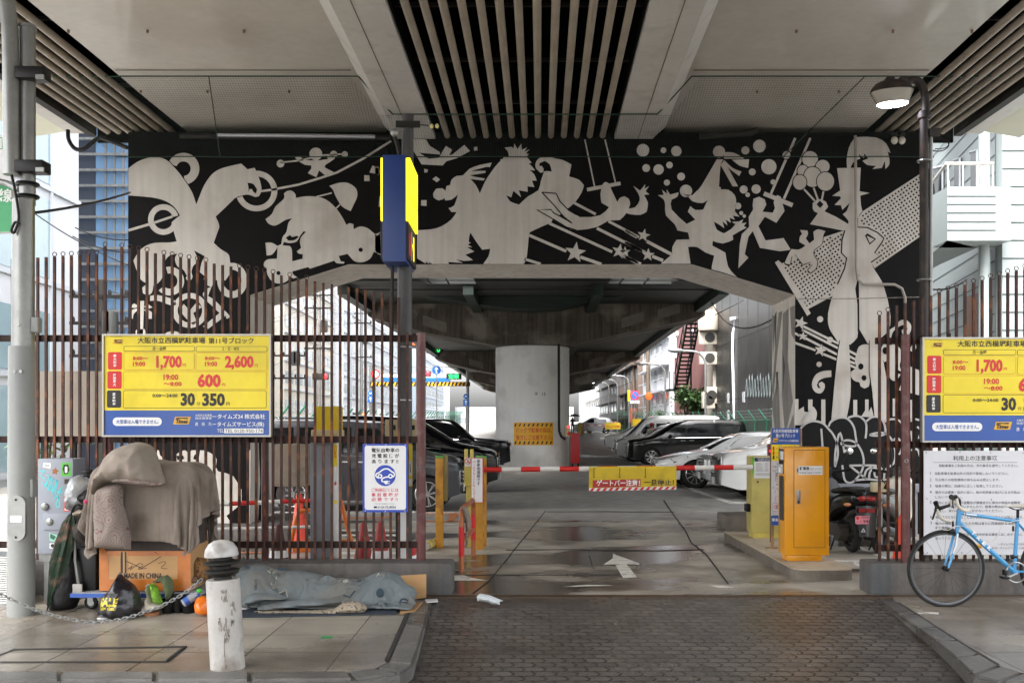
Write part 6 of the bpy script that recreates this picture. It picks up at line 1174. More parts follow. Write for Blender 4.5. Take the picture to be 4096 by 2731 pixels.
p, q = f(307, 440), f(530, 1040); b = MB().mat(mat('faded_yellow_box', '#bcae62', .5, var=.08, sc=2, dirt=('#8f8350', .4, 3))); b.bx(p.x, q.x, OY, OY+.32, q.z, p.z, .012); b.build('housing', None, ob); b = MB().mat(M_pyel); b.bx(p.x+.03, q.x, OY+.01, OY+.3, IZ, q.z); b.build('plinth', None, ob)
b = MB().mat(M_black_pl); pp, qq = f(270, 815), f(312, 878); b.bx(pp.x, qq.x, OY+.06, OY+.2, qq.z, pp.z, .02); b.build('counterweight', None, ob)
b = MB().mat(mat('reflective_green', '#6cb43a', .4)); b.flat([f(309, 445), f(330, 452), f(322, 530), (f(322, 575))]+[f(309, 590)]); ob_ = b; ob_.v = [(x, y-.003, z) for x, y, z in ob_.v]; ob_.build('green_tape', None, ob)
t = Print(sheet(2850, 1600, 1.96, OY-.001)); t.rect(326, 447, 520, 612, M_wht, 1); t.rect(330, 450, 518, 480, M_navy, 2); t.text('2024年3月12日より', 352, 459, 14, M_white2, 3, 150); t.text('駐車料金が変わります', 360, 474, 14, M_white2, 3, 150)
for i in range(8): t.rect(340, 492+i*9, 380+(i*17) % 30, 494+i*9, M_nk, 2); t.rect(410, 492+i*9, 440, 494+i*9, M_nk, 2)
for i in range(3): t.rect(340, 572+i*8, 455, 574+i*8, M_nk, 2)
t.circ(355, 640, 8, M_tmd, 1); t.build('paper_notice', None, ob, norm=False)
ib = thing('entry_info_board', 'tall blue, yellow and white entry board on rusty posts behind the ticket machine', 'sign', W(3092, 2194, 12.3)); IY = 12.25; f = sheet(3030, 1690, 2.656, IY); t = Print(f)
p, q = f(147, 57), f(455, 1090); MB().mat(M_alu).bx(p.x, q.x, IY+.002, IY+.02, q.z, p.z).build('panel', None, ib)
t.rect(150, 57, 453, 230, M_blue, 1); t.text('大阪市西横堀駐車場', 298, 88, 36, M_white2, 2, 268, 'c', .012); t.text('第11号ブロック', 298, 138, 38, M_white2, 2, 205, 'c', .012); t.poly([(158, 208), (170, 165), (222, 165), (210, 208)], M_gold, 2); t.text('Times', 190, 187, 20, M_sblk, 3, 40, 'c', .03); t.text('指定管理者', 252, 190, 16, M_white2, 2, 52, 'c'); t.text('タイムズ24株式会社', 362, 192, 24, M_white2, 2, 152, 'c', .012)
t.rect(150, 232, 438, 405, M_sy, 1); t.text('月～金', 240, 242, 12, M_sblk, 2, None, 'c'); t.text('土・日・休日', 370, 246, 12, M_sblk, 2, None, 'c')
for v, m in ((252, M_dkred), (300, M_dkred), (346, M_sblk)): t.rr(162, v, 180, v+42, 4, m, 2); t.text('8:00～19:00 1,700円' if v < 260 else '19:00～8:00 600円' if v < 320 else '30分 350円', 195, v+20, 18, M_sred if v < 340 else M_sblk, 2, 200)
t.rect(147, 405, 453, 985, M_nwh, 1); t.text('入場方法', 200, 432, 20, M_sblk, 2, 90)
for v, n_, s_ in ((465, '①', '駐車券発券'), (512, '②', ''), (688, '③', '')): t.text(n_, 160, v, 22, M_sblk, 2); s_ and t.text(s_, 186, v, 20, M_sblk, 2, 110)
t.frame(190, 498, 290, 625, 10, 3, M_nk, M_nwh, 2); t.rect(198, 530, 214, 575, M_grey, 3); t.frame(198, 583, 214, 603, 2, 2, M_nk, M_nwh, 3); t.circ(208, 654, 7, M_sblk, 2); t.line([(186, 750), (190, 720), (206, 690), (232, 730)], 3, M_nk, 2)
for u in (184, 202, 220): t.rect(u, 776, u+10, 781, M_sred, 2)
t.line([(193, 818), (193, 800)], 5, M_sred, 2); t.poly([(185, 806), (193, 793), (201, 806)], M_sred, 2.3); t.text('UP', 193, 834, 18, M_sred, 2, 22, 'c'); t.frame(162, 850, 300, 982, 14, 3, M_nk, M_nwh, 2); t.circ(206, 893, 27, M_sred, 3); t.circ(206, 893, 20, M_nwh, 4); t.text('8', 206, 893, 26, M_sblk, 5, None, 'c', .02); t.text('場内の標識', 172, 942, 15, M_sblk, 4, 80); t.text('して下さい', 172, 965, 15, M_sblk, 4, 72)
t.rect(145, 985, 453, 1088, M_blue, 1); t.text('緊急連絡先', 155, 1030, 32, M_white2, 2, 170, 'l', .015); t.build('face', None, ib, norm=False)
for a, b0 in ((167, 1345), (466, 1345)): p = f(a, 40); b = MB().mat(mat('rusty_sign_post', '#8c6a47', .7, var=.3, sc=8, dirt=('#b9a98e', .5, 6))); b.cyl((p.x, IY+.05, IZ), (p.x, IY+.05, f(0, 60).z), .021, None, 10); b.box((p.x, IY+.05, IZ+.005), (.14, .10, .012)); b.build('post', None, ib)
rb_ = thing('red_signal_lamp', 'small red signal lamp box on a stem beside the blue entry board', 'signal lamp', W(3080, 1815, 12.9)); p, q = W(3076, 1775, 12.9), W(3092, 1822, 12.9); b = MB().mat(mat('signal_housing', '#6e2a2a', .5)); b.bx(p.x, q.x, 12.9, 13.0, q.z, p.z, .006); b.build('housing', None, rb_); b = MB().mat(mat('signal_red_glow', '#ff1420', .4, var=0, emit=.35)); b.ell(W(3081, 1803, 12.89), (.016, .01, .016)); b.build('lamp', None, rb_); b = MB().mat(M_dsteel); b.cyl(W(3084, 1822, 12.95), (W(3084, 0, 12.95).x, 12.95, IZ), .015); b.build('stem', None, rb_)
# ---------------------------------------------------------------- scooters and guard beam by the column
M_sblack = mat('scooter_black_gloss', '#0c0c0d', .25, var=.1, coat=.25, spec=.25); M_tyre = mat('tyre_rubber', '#1a1918', .8, var=.15, bump=.2, bsc=60); M_engine = mat('engine_grey', '#4a4845', .45, .4, var=.2, sc=9); M_chrome = mat('chrome', '#c9c9c9', .12, 1., var=0)
def wheel_(c, r, wd, parent, rimm, n=26):
    b = MB().mat(M_tyre); b.tube([Vector(c)+Vector((0, (r-wd/2)*math.cos(2*math.pi*k/n), (r-wd/2)*math.sin(2*math.pi*k/n))) for k in range(n)], wd/2, 10, closed=True); w0 = b.build('wheel', None, parent)
    b = MB().mat(rimm); b.lathe(c, [(r-wd, -.02), (r-wd*1.25, -.02), (r-wd*1.25, .02), (r-wd, .02)], n, 'X', None, False); b.lathe(c, [(.04, -.05), (.05, 0), (.04, .05)], 14, 'X')
    for k in range(6): a = R(60*k); b.bar(Vector(c)+Vector((0, .04*math.cos(a), .04*math.sin(a))), Vector(c)+Vector((0, (r-wd*1.2)*math.cos(a), (r-wd*1.2)*math.sin(a))), .022, .022, (1, 0, 0))
    b.build('rim', None, w0)
def scooter(label, loc, rz, mb, mside, plate, group):
    t = thing('motor_scooter', label, 'scooter', loc, group, local=True, rz=rz)     # heading +y, rear wheel at the origin
    wheel_((0, 0, .235), .235, .10, t, M_engine); wheel_((0, 1.22, .235), .235, .09, t, M_engine)
    def loft(secs, m, name, n=20):      # sections: y, half width, z low, z high
        b = MB().mat(m); vs = []; fs = []
        for (y, hw, z0, z1) in secs:
            for k in range(n):
                a = 2*math.pi*k/n; ca, sa = math.cos(a), math.sin(a); e = .72
                vs.append((hw*math.copysign(abs(ca)**e, ca), y, (z0+z1)/2+(z1-z0)/2*math.copysign(abs(sa)**e, sa)))
        for i in range(len(secs)-1):
            for k in range(n): fs.append((i*n+k, i*n+(k+1) % n, (i+1)*n+(k+1) % n, (i+1)*n+k))
        fs.append(tuple(range(n-1, -1, -1))); fs.append(tuple((len(secs)-1)*n+k for k in range(n)))
        b.add(vs, fs, True); return b.build(name, None, t)
    loft([(-.34, .07, .68, .76), (-.30, .12, .62, .80), (-.15, .155, .56, .80), (.1, .165, .50, .77), (.35, .15, .42, .72), (.48, .12, .36, .60)], mb, 'rear_cowl')
    loft([(-.24, .11, .79, .83), (-.1, .15, .78, .86), (.2, .15, .75, .83), (.42, .12, .73, .80)], mat('seat_vinyl', '#1b1a1a', .5, var=.1), 'seat')
    loft([(.40, .13, .27, .36), (.7, .15, .25, .31), (.9, .14, .26, .36)], mb, 'floorboard')
    loft([(.84, .17, .30, .50), (.92, .21, .40, .92), (1.0, .17, .45, .98), (1.08, .08, .55, .90)], mside, 'leg_shield')
    loft([(1.02, .06, .44, .48), (1.15, .075, .46, .52), (1.35, .065, .42, .48), (1.45, .04, .36, .40)], mside, 'front_mudguard')
    loft([(.92, .10, .95, 1.04), (1.0, .13, .94, 1.08), (1.08, .10, .95, 1.05)], mb, 'handlebar_cowl')
    b = MB().mat(M_black_pl); b.tube([(-.36, .90, 1.03), (-.2, .97, 1.0), (.2, .97, 1.0), (.36, .90, 1.03)], .018, 8); b.build('handlebar', None, t)
    for s in (-1, 1):
        b = MB().mat(M_dsteel); b.tube([(s*.2, .97, 1.02), (s*.28, .98, 1.15), (s*.33, .97, 1.24)], .006, 6); b.mat(M_chrome); b.ell((s*.35, .96, 1.28), (.06, .015, .05)); b.build('mirror', None, t)
        b = MB().mat(mat('indicator_amber', '#c9825a', .2, var=0, coat=.5)); b.ell((s*.17, -.27, .64), (.05, .03, .025)); b.build('indicator', None, t)
    b = MB().mat(mat('tail_light_red', '#a1121a', .12, var=.1, coat=.8)); b.ell((0, -.30, .72), (.10, .055, .05)); b.build('tail_light', None, t)
    b = MB().mat(M_sblack); b.prism([(-.075, -.30, .64), (.075, -.30, .64), (.05, -.36, .24), (-.05, -.36, .24)], (0, .02, 0)); b.mat(mat('reflector_red', '#8f1a1a', .3)); b.box((0, -.335, .57), (.10, .01, .05)); b.build('rear_mudguard', None, t)
    b = MB().mat(M_engine); b.box((-.1, .18, .28), (.16, .42, .18), 0, .04); b.lathe((-.12, .05, .26), [(.0, -.08), (.11, -.07), (.12, .05)], 18, 'X'); b.build('engine', None, t)
    b = MB().mat(M_black_pl); b.tube([(.12, .25, .24), (.16, .05, .27), (.17, -.30, .34)], [.04, .065, .06], 14); b.mat(M_galv); b.cyl((.17, -.30, .34), (.17, -.315, .343), .03); b.build('muffler', None, t)
    b = MB().mat(M_dsteel); b.tube([(-.1, .3, .2), (-.2, .22, .01)], .012, 6); b.tube([(.1, .3, .2), (.2, .22, .01)], .012, 6); b.tube([(-.08, 1.22, .24), (-.08, 1.02, .62)], .02, 8); b.tube([(.08, 1.22, .24), (.08, 1.02, .62)], .02, 8); b.build('stand_and_fork', None, t)
    if plate:
        pr = Print(lambda u, v, l=0: Vector((u, -.362+.07*(.40-v)*0-.003*l-.0, v+.0))); pr.fn = lambda u, v, l=0: Vector((u, -.355-.002*l, .46-v)); pr.rr(-.105, -.045, .105, .06, .02, mat('plate_pink', '#e08a98', .4, var=.04), 1); pr.text('京都市西', .02, -.024, .022, M_sblk, 2, .10, 'c'); pr.text('・949', .025, .025, .042, M_sblk, 2, .14, 'c', .02); pr.rect(-.09, -.032, -.055, .0, M_sred, 2); pr.text('い', -.073, .03, .03, M_sblk, 2, None, 'c'); pr.poly([(-.03, .16), (0, .11), (.03, .16)], M_wht, 1); pr.poly([(-.013, .15), (0, .128), (.013, .15)], M_sblk, 2); pr.build('number_plate', None, t, norm=False)
    return t
scooter('black motor scooter seen from behind with a pink number plate', (W(3403, 0, 12.9).x, 12.85, 0), R(4), M_sblack, M_sblack, True, 'scooters by the mural column')
scooter('black and white motor scooter half hidden by the fence post', (W(3500, 0, 12.9).x, 12.75, 0), R(-36), mat('scooter_grey_black', '#242424', .35, var=.1, coat=.3), mat('scooter_cream', '#d5d0c4', .3, var=.05, coat=.4), False, 'scooters by the mural column')
gb = thing('guard_beam', 'grey horizontal guard beam at the foot of the painted column', 'guard beam', (4.9, 14.6, 0)); p, q = W(3300, 1934, 14.6), W(3700, 1968, 14.6); b = MB().mat(M_gpil); b.bx(p.x, q.x, 14.6, 14.68, q.z, p.z, .01); b.build('beam', None, gb); b = MB().mat(M_gpil); b.bx(p.x+.1, p.x+.2, 14.62, 14.7, 0, q.z); b.bx(q.x-.2, q.x-.1, 14.62, 14.7, 0, q.z); b.build('post', None, gb)
db = thing('handset_box', 'cream handset box with a looped black cable in front of the graffiti', 'handset box', W(3520, 1968, 12.4)); f = sheet(3150, 1600, 2.851, 12.4); p, q = f(972, 938), f(1140, 1048); b = MB().mat(mat('handset_cream', '#cfc5a3', .5, var=.06)); b.bx(p.x, q.x, 12.4, 12.5, q.z, p.z, .012); b.build('box', None, db); b = MB().mat(M_black_pl); b.tube(catmull([f(1110, 950), f(1050, 850), f(1020, 700), (f(1030, 560)), f(1090, 470), f(1150, 490), f(1190, 620), f(1185, 780), f(1150, 900), f(1120, 1000)], 5), .008, 6); b.tube([f(1150, 930), f(1110, 1010)], .02, 8); b.build('cable', None, db); b = MB().mat(M_galv); b.cyl((p.x+.12, 12.46, 0), (p.x+.12, 12.46, q.z), .02); b.build('stem', None, db)
cone(Vector((W(3610, 0, 11.0).x, 11.0, 0)), .66, M_cone2, False, 'red traffic cone standing behind the fence post by the bicycle')
# ---------------------------------------------------------------- racing bicycle
M_bblue = mat('bicycle_light_blue', '#3a8fc4', .3, var=.06, sc=5, coat=.4); M_bwhite = mat('white_bar_tape', '#c9c3b8', .7, var=.1); M_alloy = mat('rim_alloy', '#a9a9a9', .3, .8, var=.05)
bk = thing('racing_bicycle', 'light blue racing bicycle with white drop bars leaning by the kerb wall', 'bicycle', (W(3783, 0, 9.0).x, 9.0, 0)); f = sheet(3600, 1780, 2.375, 9.0)
def bp(u, v, dy=0): q = f(u, v); return Vector((q.x, q.y+dy, q.z))
hub, rear = bp(435, 1165), bp(1505, 1160); rw = .338; hub.z = rw+.008; rear.z = rw+.008
for h in (hub, rear):
    b = MB().mat(M_tyre); b.tube([h+Vector((rw*math.cos(R(a)), 0, rw*math.sin(R(a)))) for a in range(0, 360, 6)], .0150, 8, closed=True); w0 = b.build('wheel', None, bk)
    b = MB().mat(mat('rim_grey', '#4f5154', .35, .6, var=.15, sc=6)); b.lathe(h, [(rw-.013, -.010), (rw-.030, -.007), (rw-.033, 0), (rw-.030, .007), (rw-.013, .010)], 60, 'Y', None, False); b.build('rim', None, w0)
    b = MB().mat(M_dsteel)
    for k in range(20): a = R(18*k); s_ = .02 if k % 2 else -.02; a2 = a+(R(26) if k % 4 < 2 else R(-26)); b.tube([h+Vector((.018*math.cos(a2), s_, .018*math.sin(a2))), h+Vector(((rw-.034)*math.cos(a), 0, (rw-.034)*math.sin(a)))], .0011, 4, False)
    b.build('spoke', None, w0); b = MB().mat(M_black_pl); b.lathe(h, [(.012, -.055), (.012, -.04), (.024, -.03), (.016, 0), (.024, .03), (.012, .04), (.012, .055)], 14, 'Y'); b.build('hub', None, w0)
b = MB().mat(M_bblue); HT, HB, BB, ST = bp(562, 612), bp(550, 770), bp(1083, 1200), bp(1118, 690)
b.tube([HT, HB], .021, 14); b.tube([bp(575, 645), bp(1112, 722)], .016, 12); b.tube([bp(562, 735), BB], .021, 14); b.tube([ST, BB], .017, 12)
for s in (-.03, .03): b.tube([bp(1122, 740, s*.3), rear+Vector((0, s*1.8, 0))], .008, 8); b.tube([BB+Vector((0, s*.7, 0)), rear+Vector((0, s*1.8, 0))], .010, 8)
b.lathe(BB, [(.024, -.035), (.024, .035)], 16, 'Y'); b.build('frame', None, bk)
b = MB().mat(M_bblue); b.tube([HB+Vector((0, 0, -.002)), bp(530, 830)], .018, 10)
for s in (-.045, .045): b.tube(catmull([bp(532, 820, s*.7), bp(505, 950, s), bp(465, 1080, s), hub+Vector((0, s, 0))], 4), [.013]*8+[.011]*3+[.008]*2, 8)
fk = b.build('fork', None, bk); b = MB().mat(M_wht)
for s in (-.047,): b.tube([bp(528, 835, s), bp(505, 950, s-.012), bp(482, 1020, s-.008)], .0075, 8)
b.build('fork_panel', None, fk)
t = Print(lambda u, v, l=0: bp(u, v)+Vector((0, -.0225-.001*l, 0)))
for s_, u, v in (('T', 690, 830), ('R', 740, 880), ('E', 790, 930), ('K', 840, 975)): t.fn = (lambda uu, vv: (lambda a, c, l=0: bp(uu+a*.72-c*.69, vv+a*.69+c*.72)+Vector((0, -.0225, 0))))(u, v); t.text(s_, 0, 0, 32, M_white2, 1, 40, 'c', .04)
t.fn = lambda u, v, l=0: bp(u, v)+Vector((0, -.0175-.001*l, 0)); t.poly([(620, 645), (720, 655), (722, 668), (622, 658)], M_white2, 1); t.build('frame_lettering', None, bk, norm=False)
b = MB().mat(M_black_pl); b.tube([ST, bp(1120, 612)], .013, 10); b.build('seat_post', None, bk)
b = MB().mat(M_bwhite); vs = []; n_ = 14
for (u, hw, zt_, th) in ((998, .012, 572, .012), (1040, .022, 566, .016), (1100, .035, 564, .022), (1160, .06, 566, .03), (1220, .072, 560, .034), (1262, .06, 556, .03)):
    for k in range(n_): a = 2*math.pi*k/n_; q = bp(u, zt_); vs.append((q.x, q.y+hw*math.cos(a), q.z-.012+th*.6*math.sin(a)))
b.add(vs, [(i*n_+k, i*n_+(k+1) % n_, (i+1)*n_+(k+1) % n_, (i+1)*n_+k) for i in range(5) for k in range(n_)]+[tuple(range(n_)), tuple(range(6*n_-1, 5*n_-1, -1))], True); sd_ = b.build('saddle', None, bk)
b = MB().mat(M_dsteel); b.tube([bp(1030, 585, -.02), bp(1090, 612, -.02), bp(1150, 612, -.02), bp(1190, 585, -.02)], .004, 6); b.tube([bp(1030, 585, .02), bp(1090, 612, .02), bp(1150, 612, .02), bp(1190, 585, .02)], .004, 6); b.build('saddle_rail', None, sd_)
b = MB().mat(M_black_pl); b.tube([HT, bp(566, 570), bp(540, 515, -.05), bp(490, 488, -.09)], .015, 10); b.build('stem', None, bk)
cL, cR = bp(440, 470, -.16), bp(585, 520, .04)     # bar turned towards the viewer
b = MB().mat(M_black_pl); b.tube(catmull([bp(400, 470, -.30), bp(440, 468, -.2), bp(490, 486, -.09), bp(540, 500, .02), bp(590, 515, .12)], 4), .013, 10); b.build('handlebar', None, bk)
b = MB().mat(M_bwhite); b.tube(catmull([bp(432, 468, -.22), bp(418, 500, -.26), bp(430, 555, -.27), bp(480, 590, -.25), bp(530, 603, -.2), bp(578, 600, -.16)], 5), .016, 10); b.tube(catmull([bp(540, 500, .06), bp(500, 545, .05), bp(520, 560, .1)], 4), .016, 8); b.tube(catmull([bp(305, 600, -.1), bp(318, 650, -.12), bp(360, 690, -.1), bp(420, 708, -.06), bp(470, 715, -.02)], 5), .016, 10); b.build('bar_tape', None, bk)
b = MB().mat(M_black_pl); b.tube([bp(430, 560, -.1), bp(330, 592, -.1), bp(300, 560, -.11), bp(285, 530, -.12)], [.012, .018, .02, .022], 10); b.tube(catmull([bp(290, 560, -.13), bp(272, 620, -.14), bp(243, 692, -.15)], 4), [.012]*4+[.009]*4+[.006], 8); b.build('brake_lever', None, bk)
b = MB().mat(M_black_pl); b.tube([bp(440, 470, -.2), bp(385, 480, -.26), bp(352, 468, -.3)], [.017, .02, .023], 10); b.tube(catmull([bp(368, 485, -.3), bp(362, 540, -.31), bp(372, 570, -.3)], 4), .007, 8); b.tube([bp(560, 520, .1), bp(600, 515, .1), bp(575, 580, .1)], .016, 8); b.build('brake_lever', None, bk)
b = MB().mat(M_bwhite)
for pts in ([(375, 570), (340, 640), (335, 720), (370, 785), (430, 800), (480, 775)], [(590, 600), (600, 700), (660, 800), (760, 890), (840, 905), (900, 860), (940, 760), (1020, 725), (1110, 705), (1170, 700)], [(390, 560), (470, 600), (500, 660), (490, 740)], [(480, 770), (560, 760), (620, 780)]): b.tube(catmull([bp(u, v, -.05) for u, v in pts], 6), .0028, 6)
b.build('brake_cable', None, bk)
b = MB().mat(M_black_pl); b.box(bp(478, 812, -.01), (.05, .06, .05), 0, .012); b.box(bp(495, 745, -.02), (.012, .02, .05)); b.build('brake_caliper', None, bk)
b = MB().mat(M_alloy); b.bar(BB+Vector((.0, -.06, .0)), bp(990, 1245, -.06), .022, .014); b.tube([BB+Vector((.09*math.cos(R(a)), -.045, .09*math.sin(R(a)))) for a in range(0, 360, 15)], .006, 6, closed=True); b.bar(BB+Vector((0, .06, 0)), BB+Vector((.10, .06, .07)), .022, .014); ck = b.build('crankset', None, bk)
b = MB().mat(M_black_pl); b.box(bp(948, 1240, -.09), (.055, .09, .022), 0, .006); b.box(bp(940, 1190, -.11), (.03, .05, .05), 0, .01); b.build('pedal', None, ck)
b = MB().mat(M_black_pl); b.box(bp(1070, 790, -.01), (.018, .012, .05), 0, .004); b.lathe(bp(1078, 1058), [(.02, -.022), (.02, .022)], 10, 'X'); b.build('fittings', None, bk)
# ---------------------------------------------------------------- lit street lamp
lp = thing('street_lamp', 'lit street lamp with curved arm on a dark brown pole in front of the mural', 'street lamp', (W(3699, 0, 12).x, 12, 0)); LY = 12.0; f = sheet(3000, 0, 1.96, LY); M_lpole = mat('lamp_pole_brown', '#26211f', .6, var=.2, sc=5, dirt=('#5b4636', .4, 6))
px_ = f(1365, 0).x; b = MB().mat(M_lpole); b.cyl((px_, LY, 0), (px_, LY, f(0, 920).z), .058, .052, 18); b.build('pole', None, lp)
b = MB().mat(M_lpole); b.tube(catmull([f(1370, 930), f(1378, 860), f(1372, 760), f(1345, 665), f(1290, 628), f(1230, 645), f(1150, 705)], 6), [.050]*8+[.047]*30, 14); b.lathe((px_, LY, f(0, 905).z), [(.075, -.04), (.08, 0), (.06, .05)], 16); b.box((px_+.11, LY, f(0, 1045).z), (.13, .11, .10), 0, .01); b.build('arm', None, lp)
hc = f(1112, 730); b = MB().mat(mat('lamp_bowl_grey', '#8f8a80', .35, .3, var=.05)); Msc = Matrix.Rotation(R(-4), 3, 'Y')
b.lathe(hc, [(.185, -.13), (.24, -.02), (.255, .02)], 32, 'Z', Msc @ Matrix.Diagonal((1.02, .62, 1))); b.build('bowl', None, lp)
b = MB().mat(M_lpole); b.lathe(hc, [(.257, .015), (.245, .05), (.19, .115), (.12, .145), (.02, .15)], 32, 'Z', Msc @ Matrix.Diagonal((1.02, .62, 1))); b.box(hc+Vector((-.04, 0, .13)), (.1, .2, .09), 0, .03); b.box(hc+Vector((.12, 0, .14)), (.1, .2, .07), 0, .03); b.build('hood', None, lp)
b = MB().mat(mat('lamp_lens_lit', '#f4f0ff', .3, var=0, emit=9.)); b.lathe(hc, [(.183, -.133), (.16, -.15), (.0, -.157)], 32, 'Z', Msc @ Matrix.Diagonal((1.02, .62, 1))); b.build('lens', None, lp)
b = MB().mat(M_galv); x_ = W(3721, 0, LY).x; b.cyl((x_, LY-.02, 0), (x_, LY-.02, f(0, 1080).z), .022, None, 10)
for z_ in (645, 1120): 
    zz = W(0, z_, LY).z; b.tube([(px_+.01+.085*math.cos(R(a)), LY+.075*math.sin(R(a)), zz) for a in range(0, 360, 20)], .012, 6, closed=True)
b.build('cable_conduit', None, lp)
b = MB().mat(M_black_pl); b.tube(catmull([f(1400, 1080), f(1480, 1090), f(1545, 1110), f(1555, 1150), f(1500, 1185), f(1430, 1180), f(1410, 1150)], 6), .007, 6); b.tube(catmull([f(1415, 1090), f(1500, 1080), f(1560, 1120), f(1530, 1160), f(1450, 1170)], 6), .006, 6); b.build('cable_loop', None, lp)
# ================================================================ parked cars
M_glass = mat('car_glass_dark', '#080a0b', .06, var=0, spec=.5, coat=.1); M_cw = mat('car_white_pearl', '#d2d2d0', .22, var=.02, coat=.8); M_ck = mat('car_black', '#070709', .14, var=.05, coat=.35, spec=.3); M_cs = mat('car_silver', '#a9abad', .28, .35, var=.02, coat=.6); M_cg = mat('car_grey', '#3d3f44', .3, .2, var=.03, coat=.5)
M_lamp = mat('headlight_glass', '#5a6268', .08, var=.3, sc=14, coat=.8); M_trim = mat('black_trim', '#0c0c0c', .5, var=0, spec=.2); M_tail = mat('car_tail_red', '#8d1218', .15, var=.1, coat=.6); M_rimm = mat('wheel_alloy', '#b4b4b4', .25, .85, var=0); M_plate = mat('number_plate_white', '#cfd0cc', .4, var=0)
def interp(P, x):
    if x <= P[0][0]: return P[0][1]
    for (a, b), (c, d) in zip(P, P[1:]):
        if x <= c: return b+(d-b)*(x-a)/max(1e-6, c-a)
    return P[-1][1]
def car(name, label, cat, loc, rz, L, WD, top, belt, wx, wr, paint, panes, ws, rw, group, tumble=.80, grille=None, lamp=None, tail=None, chrome=True, nose=.24, seams=(), handles=(), rails=False, spokes=8, strip=None):
    t = thing(name, label, cat, loc, group, local=True, rz=rz)
    P3 = smooth([(x, z, 0) for x, z in top], 5, 70, False); T = sorted([(p.x, p.y) for p in P3]); H = max(z for x, z in T)
    ra = wr+.05
    def zt(x): return interp(T, x)
    def zb(x):
        z = .22+.10*max(0, 1-x/.35)+.12*max(0, 1-(L-x)/.5)
        for w in wx:
            d = abs(x-w)
            if d < ra: z = max(z, wr+math.sqrt(ra*ra-d*d)*.98)
        return z
    def hw(x, z):
        k = 1-nose*max(0, 1-x/.75)**2.2-.12*max(0, 1-(L-x)/.5)**2
        bz = interp(belt, x)
        if z > bz: k *= 1-(1-tumble)*((z-bz)/max(.2, H-bz))**1.25
        else: k *= 1-.05*((bz-z)/bz)**2-.012*max(0, 1-abs(z-(bz-.08))/.05)
        q = zt(x)-z
        if q < .10: k -= .055*(1-q/.10)**2
        return WD/2*k
    xs = sorted(set([0, .02, .05, .09, .14, .2, L, L-.02, L-.05, L-.1, L-.16]+[.25+i*(L-.5)/56 for i in range(57)]+[w+ra*math.cos(R(a)) for w in wx for a in range(0, 181, 15)]))
    m, nr_ = 16, 7; vs = []; fs = []; S = m+nr_+m+1
    for x in xs:
        b0, t0 = zb(x), zt(x); col = []
        for j in range(m+1): z = b0+(t0-b0)*j/m; col.append((x, -hw(x, z), z))
        h = hw(x, t0)
        for j in range(1, nr_): y = -h+2*h*j/nr_; col.append((x, y, t0+.035*(1-(y/h)**2)))
        for j in range(m, -1, -1): z = b0+(t0-b0)*j/m; col.append((x, hw(x, z), z))
        vs += col
    S = len(col)
    for i in range(len(xs)-1):
        for j in range(S): fs.append((i*S+j, i*S+(j+1) % S, (i+1)*S+(j+1) % S, (i+1)*S+j))
    fs.append(tuple(range(S))); fs.append(tuple(range(len(vs)-1, len(vs)-S-1, -1)))
    bd = MB().mat(paint).add(vs, fs, True).build('body', None, t)
    und = MB().mat(M_trim); und.bx(.25, L-.25, -WD/2+.16, WD/2-.16, .2, .62); und.build('underbody', None, t)
    for s in (-1, 1):
        for w in wx:
            b = MB().mat(M_trim); b.lathe((w, s*(WD/2-.30), wr), [(ra-.01, -.2), (ra-.01, .2)], 24, 'Y'); b.build('wheel_arch', None, t)
            b = MB().mat(M_tyre); y0 = s*(WD/2-.125); b.lathe((w, y0, wr), [(wr*.70, s*-.10), (wr*.93, s*-.10), (wr, s*-.07), (wr, s*.07), (wr*.94, s*.10), (wr*.72, s*.10)], 32, 'Y'); wo = b.build('wheel', None, t)
            b = MB().mat(M_rimm); yo = y0+s*.092
            b.tube([Vector((w+wr*.70*math.cos(R(a)), yo, wr+wr*.70*math.sin(R(a)))) for a in range(0, 360, 12)], .014, 6, closed=True)
            for k in range(spokes*2): a = 2*math.pi*k/(spokes*2)+(.12 if k % 2 else -.12); b.bar((w+.04*math.cos(a), yo-s*.005, wr+.04*math.sin(a)), (w+wr*.70*math.cos(a), yo, wr+wr*.70*math.sin(a)), .018, .026, (0, 1, 0))
            b.lathe((w, yo, wr), [(.06, s*-.02), (.05, s*.012), (.0, s*.014)], 14, 'Y'); b.mat(M_trim); b.lathe((w, yo, wr), [(wr*.70, s*-.03), (.0, s*-.03)], 24, 'Y'); b.build('rim', None, wo)
        for pane in panes:
            pts = smooth([(x, z, 0) for x, z in pane], 4, 50); b = MB().mat(M_glass); tri = geometry.tessellate_polygon([pts]); b.add([(p.x, s*(hw(p.x, p.y)+.007), p.y) for p in pts], tri); b.build('side_window', None, t)
        if chrome:
            b = MB().mat(M_chrome); zc = [(x, z) for x, z in ((panes[0][0][0], 0), (panes[-1][1][0], 0))]; x0, x1 = min(p[0] for q in panes for p in q), max(p[0] for q in panes for p in q)
            b.tube([(x, s*(hw(x, interp(belt, x))+.004), interp(belt, x)-.005) for x in [x0+(x1-x0)*i/16 for i in range(17)]], .011, 6); b.build('window_trim', None, t)
        if seams:
            pr = Print(lambda u, v, l=0: (u, s*(hw(u, v)+.004), v))
            for x, z0, z1 in seams: pr.line([(x+.06*math.sin(k*.5), z0+(z1-z0)*k/8) for k in range(9)], .011, M_trim, 1)
            pr.build('door_gap', None, t, norm=False)
        for x in handles: b = MB().mat(M_chrome if chrome else paint); z = interp(belt, x)-.12; y = s*(hw(x, z)+.02); b.bar((x, y, z), (x+.2, y, z+.004), .02, .03); b.build('door_handle', None, t)
